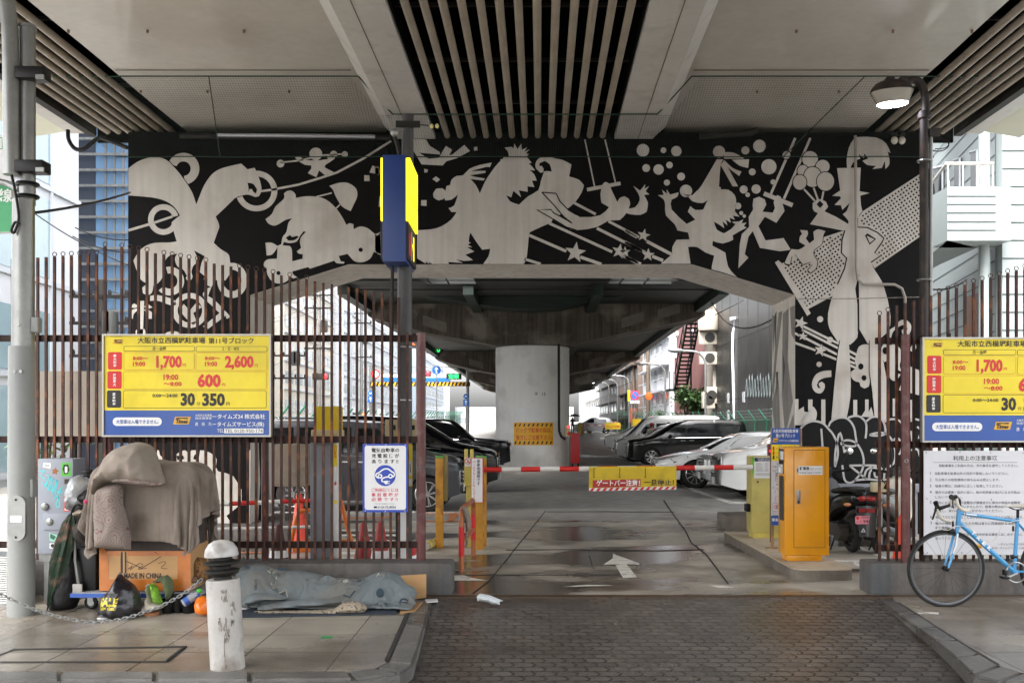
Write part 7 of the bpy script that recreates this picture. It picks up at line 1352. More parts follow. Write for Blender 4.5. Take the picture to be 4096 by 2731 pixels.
        mx = ws[0]+.42 if ws else 1.; mz = interp(belt, mx)+.08; b = MB().mat(paint); b.ell((mx, s*(hw(mx, mz)+.12), mz), (.08, .12, .085), 12, 8); b.build('mirror', None, t)
        if lamp: b = MB().mat(M_lamp); pts = [Vector((x, z, 0)) for x, z in lamp]; b.add([(p.x-.006, s*(hw(max(0, p.x), p.y)+.006), p.y) for p in pts], geometry.tessellate_polygon([pts])); b.add([(-.012, s*hw(0, p.y)*(1 if i in (0, len(pts)-1) else .62), p.y) for i, p in enumerate(pts)] , geometry.tessellate_polygon([[Vector((s*hw(0, p.y)*(1 if i in (0, len(pts)-1) else .62), p.y, 0)) for i, p in enumerate(pts)]])); b.build('headlight', None, t)
        if tail: b = MB().mat(M_tail); pts = [Vector((x, z, 0)) for x, z in tail]; b.add([(p.x, s*(hw(p.x, p.y)+.006), p.y) for p in pts], geometry.tessellate_polygon([pts])); b.build('tail_light', None, t)
        if rails: b = MB().mat(M_chrome); b.tube([(x, s*(hw(x, zt(x))-.05), zt(x)+.05) for x in [L*.45+i*L*.45/10 for i in range(11)]], .018, 6); b.build('roof_rail', None, t)
        if strip: b = MB().mat(M_chrome); b.tube([(strip[0]+(strip[1]-strip[0])*i/10, s*(hw(strip[0]+(strip[1]-strip[0])*i/10, strip[2])+.003), strip[2]) for i in range(11)], .012, 6); b.build('sill_strip', None, t)
    for nm_, rg in (('windscreen', ws), ('rear_window', rw)):
        if rg:
            def wf(u, v):
                x = rg[0]+(rg[1]-rg[0])*v; h = hw(x, zt(x))*.90; y = -h+2*h*u; return Vector((x, y, zt(x)+.035*(1-(y/hw(x, zt(x)))**2)+.008))
            MB().mat(M_glass).grid(wf, 8, 8).build(nm_, None, t)
    if grille:
        z0, z1, wd, ml, style = grille; b = MB().mat(ml); xg = lambda y: -.014+.10*(abs(y)/(WD/2))**2
        for j in range(2): b.add([(xg(y), y, z) for z in (z0, z1) for y in (-wd, -wd*.4, wd*.4, wd)], [(0, 1, 5, 4), (1, 2, 6, 5), (2, 3, 7, 6)]) if j == 0 else None
        b.mat(M_chrome); k = 0
        if style == 'bars':
            z = z0+.03
            while z < z1: b.tube([(xg(y)-.012, y, z) for y in (-wd, -wd*.5, 0, wd*.5, wd)], .012, 5); z += .07
        elif style == 'mesh':
            z = z0+.02
            while z < z1-.03: b.tube([(xg(wd*(i/9-1))-.014, wd*(i/9-1), z+(.028 if i % 2 else -.028)) for i in range(19)], .010, 5); z += .062
        b.tube([(xg(y)-.01, y, z) for y, z in ((-wd, z0), (-wd, z1), (0, z1), (wd, z1), (wd, z0), (0, z0))], .016, 6, closed=True); b.build('grille', None, t)
        b = MB().mat(M_plate); b.box((-.045, 0, max(.38, z0-.08)), (.012, .33, .16)); b.build('number_plate', None, t)
    return t
VANTOP = [(0, .50), (.015, .80), (.10, .97), (.45, 1.06), (.95, 1.16), (1.25, 1.30), (1.85, 1.66), (2.25, 1.80), (3.1, 1.86), (4.2, 1.85), (4.74, 1.78), (4.88, 1.50), (4.94, 1.0), (4.95, .55)]
VANBELT = [(0, .9), (1.0, 1.06), (2.0, 1.12), (4.95, 1.16)]
VP = [[(1.36, 1.16), (1.75, 1.14), (1.86, 1.19), (2.35, 1.19), (2.35, 1.68), (2.0, 1.62), (1.6, 1.38)], [(2.45, 1.2), (3.45, 1.22), (3.45, 1.70), (2.75, 1.71), (2.45, 1.45)], [(3.54, 1.22), (4.55, 1.25), (4.62, 1.62), (3.54, 1.70)]]
vank = dict(L=4.95, WD=1.85, top=VANTOP, belt=VANBELT, wx=(.95, 3.95), wr=.345, panes=VP, ws=(1.3, 2.05), rw=None, tumble=.84, seams=((1.42, .4, 1.1), (2.40, .35, 1.75), (3.5, .35, 1.75)), handles=(2.15, 2.5), strip=(1.3, 3.6, .34))
GR = 'cars parked on the metal clad building side'; GL = 'cars parked on the sign pole side'
def right(px, Y): return Vector(((px-CX)*Y/F, Y+.92, gz(Y+.9)))
car('parked_minivan', 'white minivan with a huge chrome mesh grille just behind the barrier box', 'minivan', right(2893, 21.8), 0, paint=M_cw, group=GR, grille=(.32, .92, .62, M_trim, 'mesh'), lamp=[(0, .90), (.55, 1.0), (.62, .96), (.3, .86), (0, .82)], **vank)
k2 = dict(vank, top=[(0, .48), (.02, .74), (.14, .88), (.7, .99), (1.3, 1.06), (1.75, 1.22), (2.4, 1.44), (3.0, 1.50), (3.9, 1.48), (4.6, 1.2), (4.9, 1.0), (4.95, .6)], belt=[(0, .80), (1.3, .98), (4.95, 1.02)], panes=[[(1.9, 1.04), (2.9, 1.05), (2.9, 1.40), (2.5, 1.36)], [(3.0, 1.05), (4.2, 1.08), (3.9, 1.38), (3.0, 1.40)]], ws=(1.4, 2.45), nose=.18, seams=(), strip=None)
car('parked_car', 'silver car squeezed between the white saloon and the chrome grilled minivan', 'car', right(2830, 24.2), 0, paint=M_cs, group=GR, grille=(.45, .80, .55, M_trim, 'bars'), lamp=[(0, .78), (.5, .88), (.55, .84), (.3, .72), (0, .68)], **k2)
car('parked_saloon', 'white low saloon with multi spoke wheels behind the barrier banner', 'car', right(2632, 26.0), 0, 5.2, 1.88, [(0, .38), (.02, .60), (.14, .72), (.7, .86), (1.3, .96), (1.55, 1.08), (2.05, 1.33), (2.5, 1.42), (2.95, 1.44), (3.5, 1.41), (4.2, 1.22), (4.7, 1.06), (5.1, 1.0), (5.2, .70)], [(0, .74), (1.5, .93), (3.5, .98), (5.2, .98)], (.98, 4.08), .355, M_cw, [[(1.75, .99), (2.9, 1.01), (2.9, 1.36), (2.2, 1.31)], [(2.98, 1.01), (4.0, 1.05), (3.7, 1.22), (2.98, 1.34)]], (1.38, 2.2), (3.75, 4.45), GR, .74, (.32, .66, .45, M_trim, 'bars'), [(.05, .66), (.35, .76), (.78, .84), (.80, .80), (.45, .66), (.1, .58)], [(5.0, .85), (5.18, .85), (5.18, .72), (4.9, .74)], True, .30, ((1.85, .35, .95), (2.95, .35, 1.0)), (2.6, 3.7), False, 10)
car('parked_minivan', 'black minivan with chrome window trim parked nose to the lane', 'minivan', right(2514, 41.0), 0, paint=M_ck, group=GR, grille=(.45, .85, .55, M_trim, 'bars'), lamp=[(0, .86), (.5, .97), (.62, .96), (.3, .84), (0, .80)], tail=[(4.7, 1.2), (4.9, 1.2), (4.9, .95), (4.75, .95)], **vank)
car('parked_suv', 'white sport utility car nose showing beyond the black minivan', 'car', right(2470, 44.3), 0, 4.66, 1.89, [(0, .50), (.03, .88), (.22, 1.0), (1.1, 1.12), (1.4, 1.2), (1.95, 1.52), (2.4, 1.63), (3.5, 1.60), (4.2, 1.38), (4.55, 1.1), (4.66, .7)], [(0, .95), (1.4, 1.06), (4.6, 1.12)], (.88, 3.75), .36, M_cw, [[(1.55, 1.14), (2.6, 1.14), (2.6, 1.53), (2.1, 1.48)], [(2.7, 1.14), (3.9, 1.18), (3.6, 1.46), (2.7, 1.53)]], (1.4, 2.05), None, GR, .78, (.55, .88, .40, M_trim, 'bars'), [(0, .95), (.4, 1.0), (.42, .9), (.1, .82)], None, True, .26, (), (2.3,), True)
car('parked_van', 'tall white van with raised roof behind the two standing people', 'van', right(2488, 47.8), 0, 4.85, 1.80, [(0, .55), (.02, .90), (.18, 1.06), (.42, 1.18), (.95, 1.70), (1.25, 1.95), (1.7, 2.05), (2.8, 2.09), (4.5, 2.06), (4.75, 1.85), (4.83, 1.2), (4.85, .6)], [(0, 1.0), (.6, 1.12), (4.8, 1.15)], (.8, 3.35), .34, M_cw, [[(.85, 1.22), (1.55, 1.2), (1.55, 1.72), (1.15, 1.68)], [(1.65, 1.2), (3.0, 1.2), (3.0, 1.72), (1.65, 1.72)], [(3.1, 1.2), (4.5, 1.2), (4.5, 1.7), (3.1, 1.72)]], (.42, 1.15), None, GR, .90, (.55, .82, .5, M_trim, 'bars'), [(0, .95), (.22, 1.0), (.25, .8), (0, .78)], None, False, .16, ((1.6, .35, 1.8), (3.05, .35, 1.8)), (1.35,))
car('parked_hatchback', 'white hatchback with black and blue front, last of the row beyond the tall van', 'car', right(2424, 56.0), 0, 4.1, 1.70, [(0, .50), (.03, .78), (.25, .92), (.9, 1.04), (1.7, 1.42), (2.2, 1.52), (3.2, 1.50), (3.8, 1.3), (4.05, 1.0), (4.1, .6)], [(0, .85), (1.0, .98), (4.0, 1.04)], (.82, 3.4), .31, M_cw, [[(1.3, 1.06), (2.2, 1.06), (2.2, 1.42), (1.85, 1.38)], [(2.3, 1.06), (3.4, 1.1), (3.2, 1.38), (2.3, 1.42)]], (1.0, 1.75), None, GR, .80, (.35, .72, .5, M_trim, 'none'), [(0, .82), (.5, .92), (.4, .80), (.05, .70)], None, False, .26)
def leftc(px, Y): return Vector(((px-CX)*Y/F, Y+.92, gz(Y+.9)))
car('parked_minivan', 'grey boxy minivan with roof rails behind the fence', 'minivan', leftc(1835, 18.8), math.pi, 4.4, 1.72, [(0, .50), (.02, .85), (.12, .98), (.6, 1.08), (.85, 1.18), (1.35, 1.55), (1.65, 1.68), (2.6, 1.72), (4.0, 1.71), (4.28, 1.62), (4.38, 1.0), (4.4, .55)], [(0, .9), (1.0, 1.05), (4.4, 1.10)], (.60, 3.15), .33, M_cg, [[(1.15, 1.12), (1.95, 1.12), (1.95, 1.58), (1.5, 1.54)], [(2.05, 1.12), (3.05, 1.12), (3.05, 1.60), (2.05, 1.60)], [(3.15, 1.12), (4.1, 1.14), (4.1, 1.56), (3.15, 1.60)]], (.9, 1.5), None, GL, .90, (.5, .75, .5, M_trim, 'bars'), [(0, .92), (.35, 1.0), (.38, .85), (0, .78)], [(4.2, 1.3), (4.37, 1.3), (4.37, .95), (4.25, .95)], True, .18, ((1.1, .4, 1.1), (2.0, .35, 1.65), (3.1, .35, 1.65)), (1.72, 2.1), True)
car('parked_minivan', 'black minivan with chrome grille just past the rusty yellow sensor post', 'minivan', leftc(1990, 24.0), math.pi, paint=M_ck, group=GL, grille=(.40, .85, .58, M_trim, 'bars'), lamp=[(0, .90), (.5, 1.0), (.60, .96), (.3, .82), (0, .80)], **vank)
car('parked_offroader', 'black upright off road car with amber cornered headlight before the white pier', 'car', leftc(2041, 36.0), math.pi, 4.75, 1.85, [(0, .50), (.02, .92), (.10, 1.06), (1.2, 1.14), (1.45, 1.22), (2.0, 1.70), (2.4, 1.84), (3.4, 1.86), (4.5, 1.84), (4.7, 1.6), (4.75, .7)], [(0, 1.02), (1.4, 1.12), (4.7, 1.16)], (.85, 3.6), .37, M_ck, [[(1.75, 1.2), (2.6, 1.2), (2.6, 1.72), (2.15, 1.66)], [(2.7, 1.2), (3.6, 1.2), (3.6, 1.74), (2.7, 1.74)]], (1.4, 2.15), None, GL, .86, (.62, .95, .45, M_trim, 'bars'), [(0, 1.0), (.22, 1.02), (.25, .82), (0, .80)], None, True, .12, (), (2.3,))
car('distant_hatchback', 'silver hatchback waiting sideways behind the distant orange ticket machine', 'car', Vector(((2290-CX)*103/F, 103, gz(103))), 0, 4.2, 1.70, [(0, .50), (.03, .78), (.25, .92), (.9, 1.04), (1.7, 1.48), (2.2, 1.60), (3.4, 1.58), (3.9, 1.4), (4.15, 1.0), (4.2, .6)], [(0, .85), (1.0, .98), (4.0, 1.04)], (.82, 3.4), .31, M_cs, [[(1.3, 1.06), (2.2, 1.06), (2.2, 1.48), (1.85, 1.44)], [(2.3, 1.06), (3.5, 1.1), (3.4, 1.44), (2.3, 1.48)]], (1.0, 1.75), None, 'cars beyond the far gate', .82, None, None, [(4.0, 1.1), (4.18, 1.1), (4.18, .9), (4.05, .9)], False)
# ---------------------------------------------------------------- people
M_skin = mat('skin', '#a9745a', .6, var=.05); M_hair = mat('dark_hair', '#15110f', .6, var=.1)
def person(label, loc, rz, h, cloth, legs, joints=None):
    k = h/1.75; J = dict(pel=(0, 0, .98), waist=(0, 0, 1.12), chest=(0, .01, 1.34), neck=(0, 0, 1.50), head=(0, -.015, 1.60), crown=(0, -.01, 1.74),
        sl=(-.18, 0, 1.43), el=(-.25, .03, 1.15), wl=(-.24, -.08, .92), hl=(-.235, -.10, .83), sr=(.18, 0, 1.43), er=(.25, .03, 1.15), wr=(.24, -.08, .92), hr=(.235, -.10, .83),
        tl=(-.09, 0, .93), kl=(-.10, -.01, .50), al=(-.10, .02, .09), fl=(-.11, -.14, .04), tr=(.09, 0, .93), kr=(.10, -.01, .50), ar=(.10, .02, .09), fr=(.11, -.14, .04))
    if joints: J.update(joints)
    Rd = dict(pel=.15, waist=.135, chest=.16, neck=.055, head=.085, crown=.06, sl=.065, el=.045, wl=.032, hl=.036, sr=.065, er=.045, wr=.032, hr=.036, tl=.09, kl=.06, al=.042, fl=.036, tr=.09, kr=.06, ar=.042, fr=.036)
    E = [('pel', 'waist'), ('waist', 'chest'), ('chest', 'neck'), ('neck', 'head'), ('head', 'crown'), ('chest', 'sl'), ('sl', 'el'), ('el', 'wl'), ('wl', 'hl'), ('chest', 'sr'), ('sr', 'er'), ('er', 'wr'), ('wr', 'hr'), ('pel', 'tl'), ('tl', 'kl'), ('kl', 'al'), ('al', 'fl'), ('pel', 'tr'), ('tr', 'kr'), ('kr', 'ar'), ('ar', 'fr')]
    names = list(J); me = bpy.data.meshes.new('person'); me.from_pydata([Vector(J[n])*k for n in names], [(names.index(a), names.index(b)) for a, b in E], [])
    o = bpy.data.objects.new('person', me); COL.objects.link(o)
    sk = o.modifiers.new('skin', 'SKIN'); me.skin_vertices or None
    for i, n in enumerate(names): me.skin_vertices[0].data[i].radius = (Rd[n]*k, Rd[n]*k*(.72 if n in ('pel', 'waist', 'chest') else 1)); me.skin_vertices[0].data[i].use_root = (n == 'pel')
    o.modifiers.new('sub', 'SUBSURF').render_levels = 2; o.modifiers['sub'].levels = 2
    dg = bpy.context.evaluated_depsgraph_get(); m2 = bpy.data.meshes.new_from_object(o.evaluated_get(dg)); o.modifiers.clear(); o.data = m2; m2.name = 'person'
    for m_ in (cloth, legs, M_skin, M_hair, M_black_pl): m2.materials.append(m_)
    for p in m2.polygons:
        c = p.center/k; p.use_smooth = True
        p.material_index = 4 if c.z < .09 else 3 if c.z > 1.64 or (c.z > 1.56 and c.y > .0) else 2 if c.z > 1.49 or (c.z < .88 and abs(c.x) > .2) else 0 if c.z > .95 or abs(c.x) > .205 else 1
    o.location = loc; o.rotation_euler = (0, 0, rz); return tag(o, label, 'person')
def cap(parent, m, h, brim):
    k = h/1.75; b = MB().mat(m); b.ell((0, -.012*k, 1.685*k), (.105*k, .115*k, .085*k), 16, 8)
    if brim: b.box((0, -.14*k, 1.68*k), (.15*k, .13*k, .015*k), 0, .006)
    o = b.build('cap', None); o.parent = parent; return o
p1_ = person('person in a red cap and pale grey long sleeved top standing by the white van', Vector((W(2606, 0, 46.9).x, 46.9, 0)), R(160), 1.74, mat('pale_grey_top', '#9a948a', .8, var=.05), mat('dark_trousers', '#26262a', .8)); cap(p1_, mat('red_cap', '#9c1f26', .7), 1.74, True)
p2_ = person('person in a black cap and white top half hidden behind the black minivan', Vector((W(2676, 0, 47.0).x, 47.0, 0)), R(-60), 1.76, mat('white_top', '#c4c4c4', .8, var=.04), mat('dark_trousers', '#26262a', .8)); cap(p2_, mat('black_cap', '#151518', .7), 1.76, True)
p3_ = person('person in dark clothes under a grey umbrella in the distance beside the white pier', Vector((W(2290, 0, 100).x, 100, gz(100))), R(10), 1.72, mat('dark_coat', '#222226', .8), mat('dark_trousers', '#26262a', .8), dict(er=(.27, -.08, 1.2), wr=(.2, -.22, 1.32), hr=(.19, -.24, 1.38)))
ug = thing('grey_umbrella', 'open grey umbrella held by the distant person', 'umbrella', p3_.location, local=True); b = MB().mat(mat('umbrella_grey', '#5d6066', .6)); b.lathe((.19, -.24, 1.75), [(.56, -.02), (.5, .08), (.36, .17), (.18, .22), (.0, .24)], 16, 'Z', None, False); b.build('canopy', None, ug); b = MB().mat(M_dsteel); b.cyl((.19, -.24, 1.30), (.19, -.24, 2.02), .010); b.build('shaft', None, ug)
# ================================================================ surroundings
def facade(m, m2, parent, name, o, ux, w_, h, nx, nz, fw=.7, fh=.55, z0=1.0, out=.02, pname='window'):
    # a grid of panes set on a wall: origin o, direction ux along the wall, outward normal n
    n = Vector((ux.y, -ux.x, 0)); cw, chh = w_/nx, (h-z0)/nz; first = None
    for i in range(nx):
        for j in range(nz):
            a = o+ux*(cw*(i+.5-fw/2))+Vector((0, 0, z0+chh*(j+.5-fh/2)))+n*out
            if first is None:
                z_ = Vector((0, 0, chh*fh)); first = o2 = MB().mat(m2).add([Vector(), ux*cw*fw, ux*cw*fw+z_, z_], [(0, 1, 2, 3)]).build(pname)
            else: o2 = first.copy(); COL.objects.link(o2)
            o2.parent = parent; o2.location = a-Vector(parent.location)
M_bwhite2 = mat('building_white', '#c9cbd0', .5, var=.03, sc=.5); M_bglass = mat('facade_glass_pale', '#8fa5ad', .12, var=.1, sc=.4, coat=.3); M_bdark = mat('facade_dark_panel', '#3f4856', .35, var=.06, sc=.6); M_bblue = mat('facade_blue_glass', '#6f93b8', .1, var=.12, sc=.5, coat=.4); M_win = mat('window_dark', '#b3b9bd', .15, var=.1, sc=.8); M_mull = mat('mullion_white', '#b9bec4', .4, var=0)
# glass office at the far left
t = thing('glass_office', 'white office block with pale glass panels behind the steel pole', 'building', (-14, 30, 0)); XA = -13.9
b = MB().mat(M_bwhite2); b.bx(-26, XA, 20, 31.0, 0, 30); b.build('wall', None, t)
b = MB().mat(M_bglass)
for i in range(5):
    for j in range(9): y = 20.6+i*1.72; z = .4+j*2.75; b.add([(XA+.02, y, z), (XA+.02, y+1.6, z), (XA+.02, y+1.6, z+(1.75 if j % 2 else 2.3)), (XA+.02, y, z+(1.75 if j % 2 else 2.3))], [(0, 1, 2, 3)])
b.build('glazing', None, t)
b = MB().mat(M_mull)
for j in range(10): b.bx(XA, XA+.08, 20, 31, .2+j*2.75, .34+j*2.75)
for i in range(6): b.bx(XA, XA+.07, 20.48+i*1.72, 20.6+i*1.72, 0, 26)
b.build('mullion', None, t)
t = thing('glass_tower', 'dark panelled tower with a blue glass corner and metal bands beside the mural', 'building', (-15, 36, 0)); YB = 36.0
x0, xm, x1 = W(285, 0, YB).x, W(388, 0, YB).x, W(560, 0, YB).x
b = MB().mat(M_bdark); b.bx(x0-3, x1, YB, YB+10, 0, 34); b.build('wall', None, t); b = MB().mat(M_bblue); b.bx(xm, x1+.05, YB-.1, YB, 0, 34); b.build('glazing', None, t); b = MB().mat(M_galv)
z = 1.2
while z < 30: b.bx(x0-3, x1+.1, YB-.3, YB-.2, z, z+.09); z += .52*36/34*1.02
for x in (430, 465, 500): xx = W(x, 0, YB).x; b.bx(xx-.03, xx+.03, YB-.18, YB-.1, 0, 34)
b.build('metal_band', None, t)
# a street of pale buildings on the left
for i, (y0, y1, x, h, m, lab, nx, nz) in enumerate(((46, 61, -15.5, 11, M_bwhite2, 'low white building with rows of shaded windows behind the tariff board fence', 6, 6), (62, 78, -15.0, 17, mat('building_cream', '#c7c2b6', .6, var=.04), 'cream building with ribbon windows seen past the sign pole', 6, 9), (79, 90, -14.4, 20, M_bwhite2, 'narrow white building with vertical dark lettering strip', 3, 11), (91, 120, -15, 14, mat('building_grey', '#a9acb0', .6, var=.05), 'grey building beyond the white block with the dark strip', 9, 7), (121, 160, -13, 14, mat('building_blue_grey', '#8f9aa6', .5, var=.05), 'blue grey building at the end of the signal street', 9, 8))):
    t = thing('street_building', lab, 'building', (x, y0, gz(y0)), 'buildings along the signal street'); b = MB().mat(m); b.bx(x-9, x, y0, y1, 0, h); b.build('wall', None, t)
    facade(m, M_win if i != 0 else mat('window_grey_soft', '#7f8790', .2, var=.05), t, 'window', Vector((x, y0, 1)), Vector((0, 1, 0)), y1-y0, h, nx, nz, .82, .42)
    b = MB().mat(M_mull)
    for j in range(nz): b.bx(x, x+.12, y0, y1, 2+(h-1)/nz*j+.1, 2.12+(h-1)/nz*j+.1)
    b.build('floor_band', None, t)
    if i == 2:
        pr = Print(lambda u, v, l=0: Vector((x+.06+.01*l, 80+u, 28-v))); pr.text('駐車場のある建物', 2, 3, 1.1, M_sblk, 1, None, 'c', 0, True) if False else None; b = MB().mat(M_win); b.bx(x, x+.1, 81.5, 82.3, 2, 28); b.build('dark_strip', None, t)
# cross street beyond: far buildings closing the view
for (x0, x1, y, h, m, lab) in ((-40, -14, 175, 20, M_bwhite2, 'tall white block closing the signal street'), (-13, -3, 185, 5, mat('far_grey_wall', '#8b8f94', .6, var=.06), 'grey low building closing the view behind the striped gantry'), (-2, 9, 185, 5, mat('far_cream_wall', '#b5b2aa', .6, var=.05), 'pale building closing the view behind the far gate'), (10, 40, 175, 18, mat('far_dark_wall', '#77797c', .6, var=.05), 'tall grey block closing the street behind the lit lamps')):
    t = thing('far_building', lab, 'building', (x0, y, gz(y)), 'buildings closing the far street'); b = MB().mat(m); b.bx(x0, x1, y, y+10, 0, h); b.build('wall', None, t); facade(m, M_win, t, 'window', Vector((x1, y, 1)), Vector((-1, 0, 0)), x1-x0, h, int((x1-x0)/2.4), int(h/3), .7, .5, out=.05) if False else facade(m, M_win, t, 'window', Vector((x0, y, 1)), Vector((1, 0, 0)), x1-x0, h, int((x1-x0)/2.4), int(h/3), .7, .5, out=.05)
# ---- right-hand side
M_siding = mat('white_siding', '#868f8f', .5, var=.03, sc=.6); M_sidgap = mat('siding_gap', '#2f3535', .7, var=0)
wh = thing('white_house', 'white sided house with a balcony, post and dark doors beyond the street lamp', 'building', (10, 20, 0)); f = sheet(3500, 400, 1.569, 20.0)
def fp(u, v, Y): return W(3500+u/1.569, 400+v/1.569, Y)
A_, B_ = fp(755, 0, 20.3), fp(300, 0, 27.0)
b = MB().mat(M_siding); xr = A_.x; b.bx(xr, xr+14, 20.0, 20.28, 0, 14); b.bx(xr+1.6, xr+14, 20.28, 30, 0, 14); dd = Vector((B_.x-A_.x, 6.7, 0)); b.add([(A_.x, 20.3, 0), (B_.x, 27, 0), (B_.x, 27, 14), (A_.x, 20.3, 14), (A_.x+2, 27.5, 0), (A_.x+2, 27.5, 14)], [(0, 1, 2, 3), (1, 4, 5, 2)]); b.build('wall', None, wh)
b = MB().mat(M_sidgap); z = .3
nn = Vector((-dd.y, dd.x, 0)).normalized()*.012
while z < 13:
    b.bx(xr, xr+14, 19.985, 20.0, z, z+.018); b.add([Vector((A_.x, 20.3, z))+nn, Vector((B_.x, 27, z))+nn, Vector((B_.x, 27, z+.022))+nn, Vector((A_.x, 20.3, z+.022))+nn], [(0, 1, 2, 3)]); z += .36
b.build('siding_joint', None, wh)
def onw(u, v, k=1, o=.03):     # a pixel on the receding wall
    px, py = 3500+u/1.569, 400+v/1.569; s_ = (px-CX)/F; tt = (s_*20.3-A_.x)/((B_.x-A_.x)-s_*6.7); Y = 20.3+6.7*tt; return Vector((A_.x+(B_.x-A_.x)*tt, Y, CH-(py-HY)*Y/F))+nn/.012*o
for q in (((378, 430), (436, 415), (436, 590), (376, 600)), ((505, 380), (546, 366), (546, 560), (505, 560)), ((608, 330), (655, 316), (655, 560), (608, 560))):
    b = MB().mat(mat('dark_doorway', '#0a0b0c', .4)); b.flat([onw(*p) for p in q]); dw = b.build('door', None, wh); b = MB().mat(M_mull)
    for i in (0, 1, 2): b.tube([onw(*q[i], 1, .04), onw(*q[(i+1) % 4], 1, .04)], .03, 4)
    b.build('door_frame', None, dw)
b = MB().mat(mat('brown_door', '#7a5338', .5, var=.1)); b.flat([onw(*p) for p in ((565, 1238), (655, 1212), (655, 1480), (565, 1480))]); b.build('brown_door', None, wh)
b = MB().mat(M_siding); Yb = 19.6; p, q = fp(455, 545, Yb), fp(757, 882, Yb)
b.bx(p.x, q.x+.3, Yb, 20.4, q.z, p.z, 0); c0, c1 = fp(350, 598, 21.2), fp(350, 915, 21.2); b.add([(p.x, Yb, p.z), (c0.x, 21.2, p.z), (c0.x, 21.2, q.z), (p.x, Yb, q.z), (c0.x+.8, 23.5, p.z), (c0.x+.8, 23.5, q.z), (q.x, 20.4, p.z), (q.x, 20.4, q.z)], [(0, 1, 2, 3), (1, 4, 5, 2), (0, 1, 4, 6), (3, 2, 5, 7)]); b.mat(M_sidgap)
for v in (607, 658, 711, 767, 820): zz = fp(0, v, Yb).z; b.bx(p.x, q.x, Yb-.012, Yb, zz, zz+.016); b.add([(p.x, Yb-.01, zz), (c0.x, 21.19, zz), (c0.x, 21.19, zz+.016), (p.x, Yb-.01, zz+.016)], [(0, 1, 2, 3)])
b.build('balcony', None, wh)
b = MB().mat(M_alu); r0 = p.z+.48; b.tube([(q.x, Yb+.1, r0), (p.x+.02, Yb+.1, r0), (c0.x+.05, 21.25, r0)], .035, 8)
for i in range(4): b.cyl((p.x+.05+(q.x-p.x)*i/3.2, Yb+.1, p.z), (p.x+.05+(q.x-p.x)*i/3.2, Yb+.1, r0), .02)
b.cyl((c0.x+.3, 21.0, p.z), (c0.x+.3, 21.0, r0), .02); b.build('balcony_rail', None, wh)
b = MB().mat(M_siding); xp = fp(693, 0, 20.1).x; b.cyl((xp, 20.15, 0), (xp, 20.15, 9.3), .11, None, 16); b.build('post', None, wh)
b = MB().mat(M_siding); b.bx(c0.x, xr+2, 19.4, 24, 9.0, 9.25); b.build('eave', None, wh)
cl = MB().mat(M_blk); q0 = onw(400, 420, 1, .25); cl.prism([q0+Vector((-.12, 0, -.02)), q0+Vector((.12, 0, -.02)), q0+Vector((.2, 0, -1.05)), q0+Vector((-.2, 0, -1.05))], (0, .06, 0)); cl.mat(M_alu); cl.tube([q0+Vector((0, .03, -.02)), q0+Vector((0, .03, .1)), q0+Vector((.04, .03, .14))], .012, 6); tag(cl.build('hanging_coat'), 'dark coat on a hanger outside the balcony door', 'coat')
# dark metal clad building past the right-hand column
M_clad = mat('grey_metal_cladding', '#34322f', .42, .3, var=.14, sc=1.2, streak=.35, bump=.1); dk = thing('metal_clad_building', 'dark grey metal clad building with slit windows and pale scribbles behind the mesh fence', 'building', (9, 30, 0))
b = MB().mat(M_clad); b.bx(10.3, 17, 31, 53.7, 0, 14); b.build('wall', None, dk); b = MB().mat(M_joint)
for y in range(32, 53, 2): b.bx(10.29, 10.3, y, y+.02, 0, 14)
for z in (2.9, 5.8): b.bx(10.288, 10.299, 31, 53.7, z, z+.03)
b.build('panel_joint', None, dk); b = MB().mat(M_win)
for px, py in ((2912, 1592), (2973, 1588), (2912, 1660)): Y = 10.3*F/(px-CX); zz = CH-(py-HY)*Y/F; b.bx(10.27, 10.3, Y-.35, Y+.1, zz-.25, zz+.25)
b.build('slit_window', None, dk)
pr = Print(lambda u, v, l=0: (lambda Y: Vector((10.28-.004*l, Y, CH-(v-HY)*Y/F)))(10.3*F/(u-CX)))
for i in range(9): x = 2985+i*11; pr.line([(x, 1570+8*math.sin(i)), (x+4, 1500+12*math.cos(i*2)), (x+8, 1590), (x+13, 1520)], 2.2, mat('scribble_pale', '#8f9a9c', .6), 1, 4)
pr.build('graffiti', None, dk, norm=False)
b = MB().mat(M_bwhite2); b.tube([W(x, y, 49) for x, y in ((2937, 1275), (2942, 1290), (2932, 1330), (2930, 1400), (2938, 1690))], .07, 10); b.tube([W(x, y, 48.8) for x, y in ((2920, 1278), (2950, 1272))], .1, 10); tag(b.build('vent_pipe'), 'white bent vent pipe in front of the dark metal building', 'pipe')
# pink building with a black fire stair
pk = thing('pink_building', 'pink rendered building with black fire stair, tank and air conditioners', 'building', (9.2, 55, gz(55))); M_pink = mat('pink_render', '#774f4c', .7, var=.06, sc=.8)
b = MB().mat(M_pink); b.bx(10.5, 17.5, 56.6, 70, 0, 14); b.build('wall', None, pk)
b = MB().mat(mat('beige_render', '#a39a8f', .7, var=.06)); b.bx(10.2, 11.6, 54, 56.5, 0, 14); b.build('stair_tower', None, pk)
b = MB().mat(M_trim); n_ = 19; S0, S1 = Vector((9.15, 60.6, 3.9)), Vector((9.1, 55.6, 7.77))
for i in range(n_): c = S0.lerp(S1, i/(n_-1)); b.box((c.x+.33, c.y, c.z), (.70, .30, .085))
for s in (0, .68): b.bar(S0+Vector((s, .2, -.1)), S1+Vector((s, -.2, .1)), .09, .22); b.bar(S0+Vector((s, .2, .9)), S1+Vector((s, -.2, 1.0)), .06, .06); [b.cyl(S0.lerp(S1, k/6)+Vector((s, 0, 0)), S0.lerp(S1, k/6)+Vector((s, 0, .95)), .02) for k in range(7)]
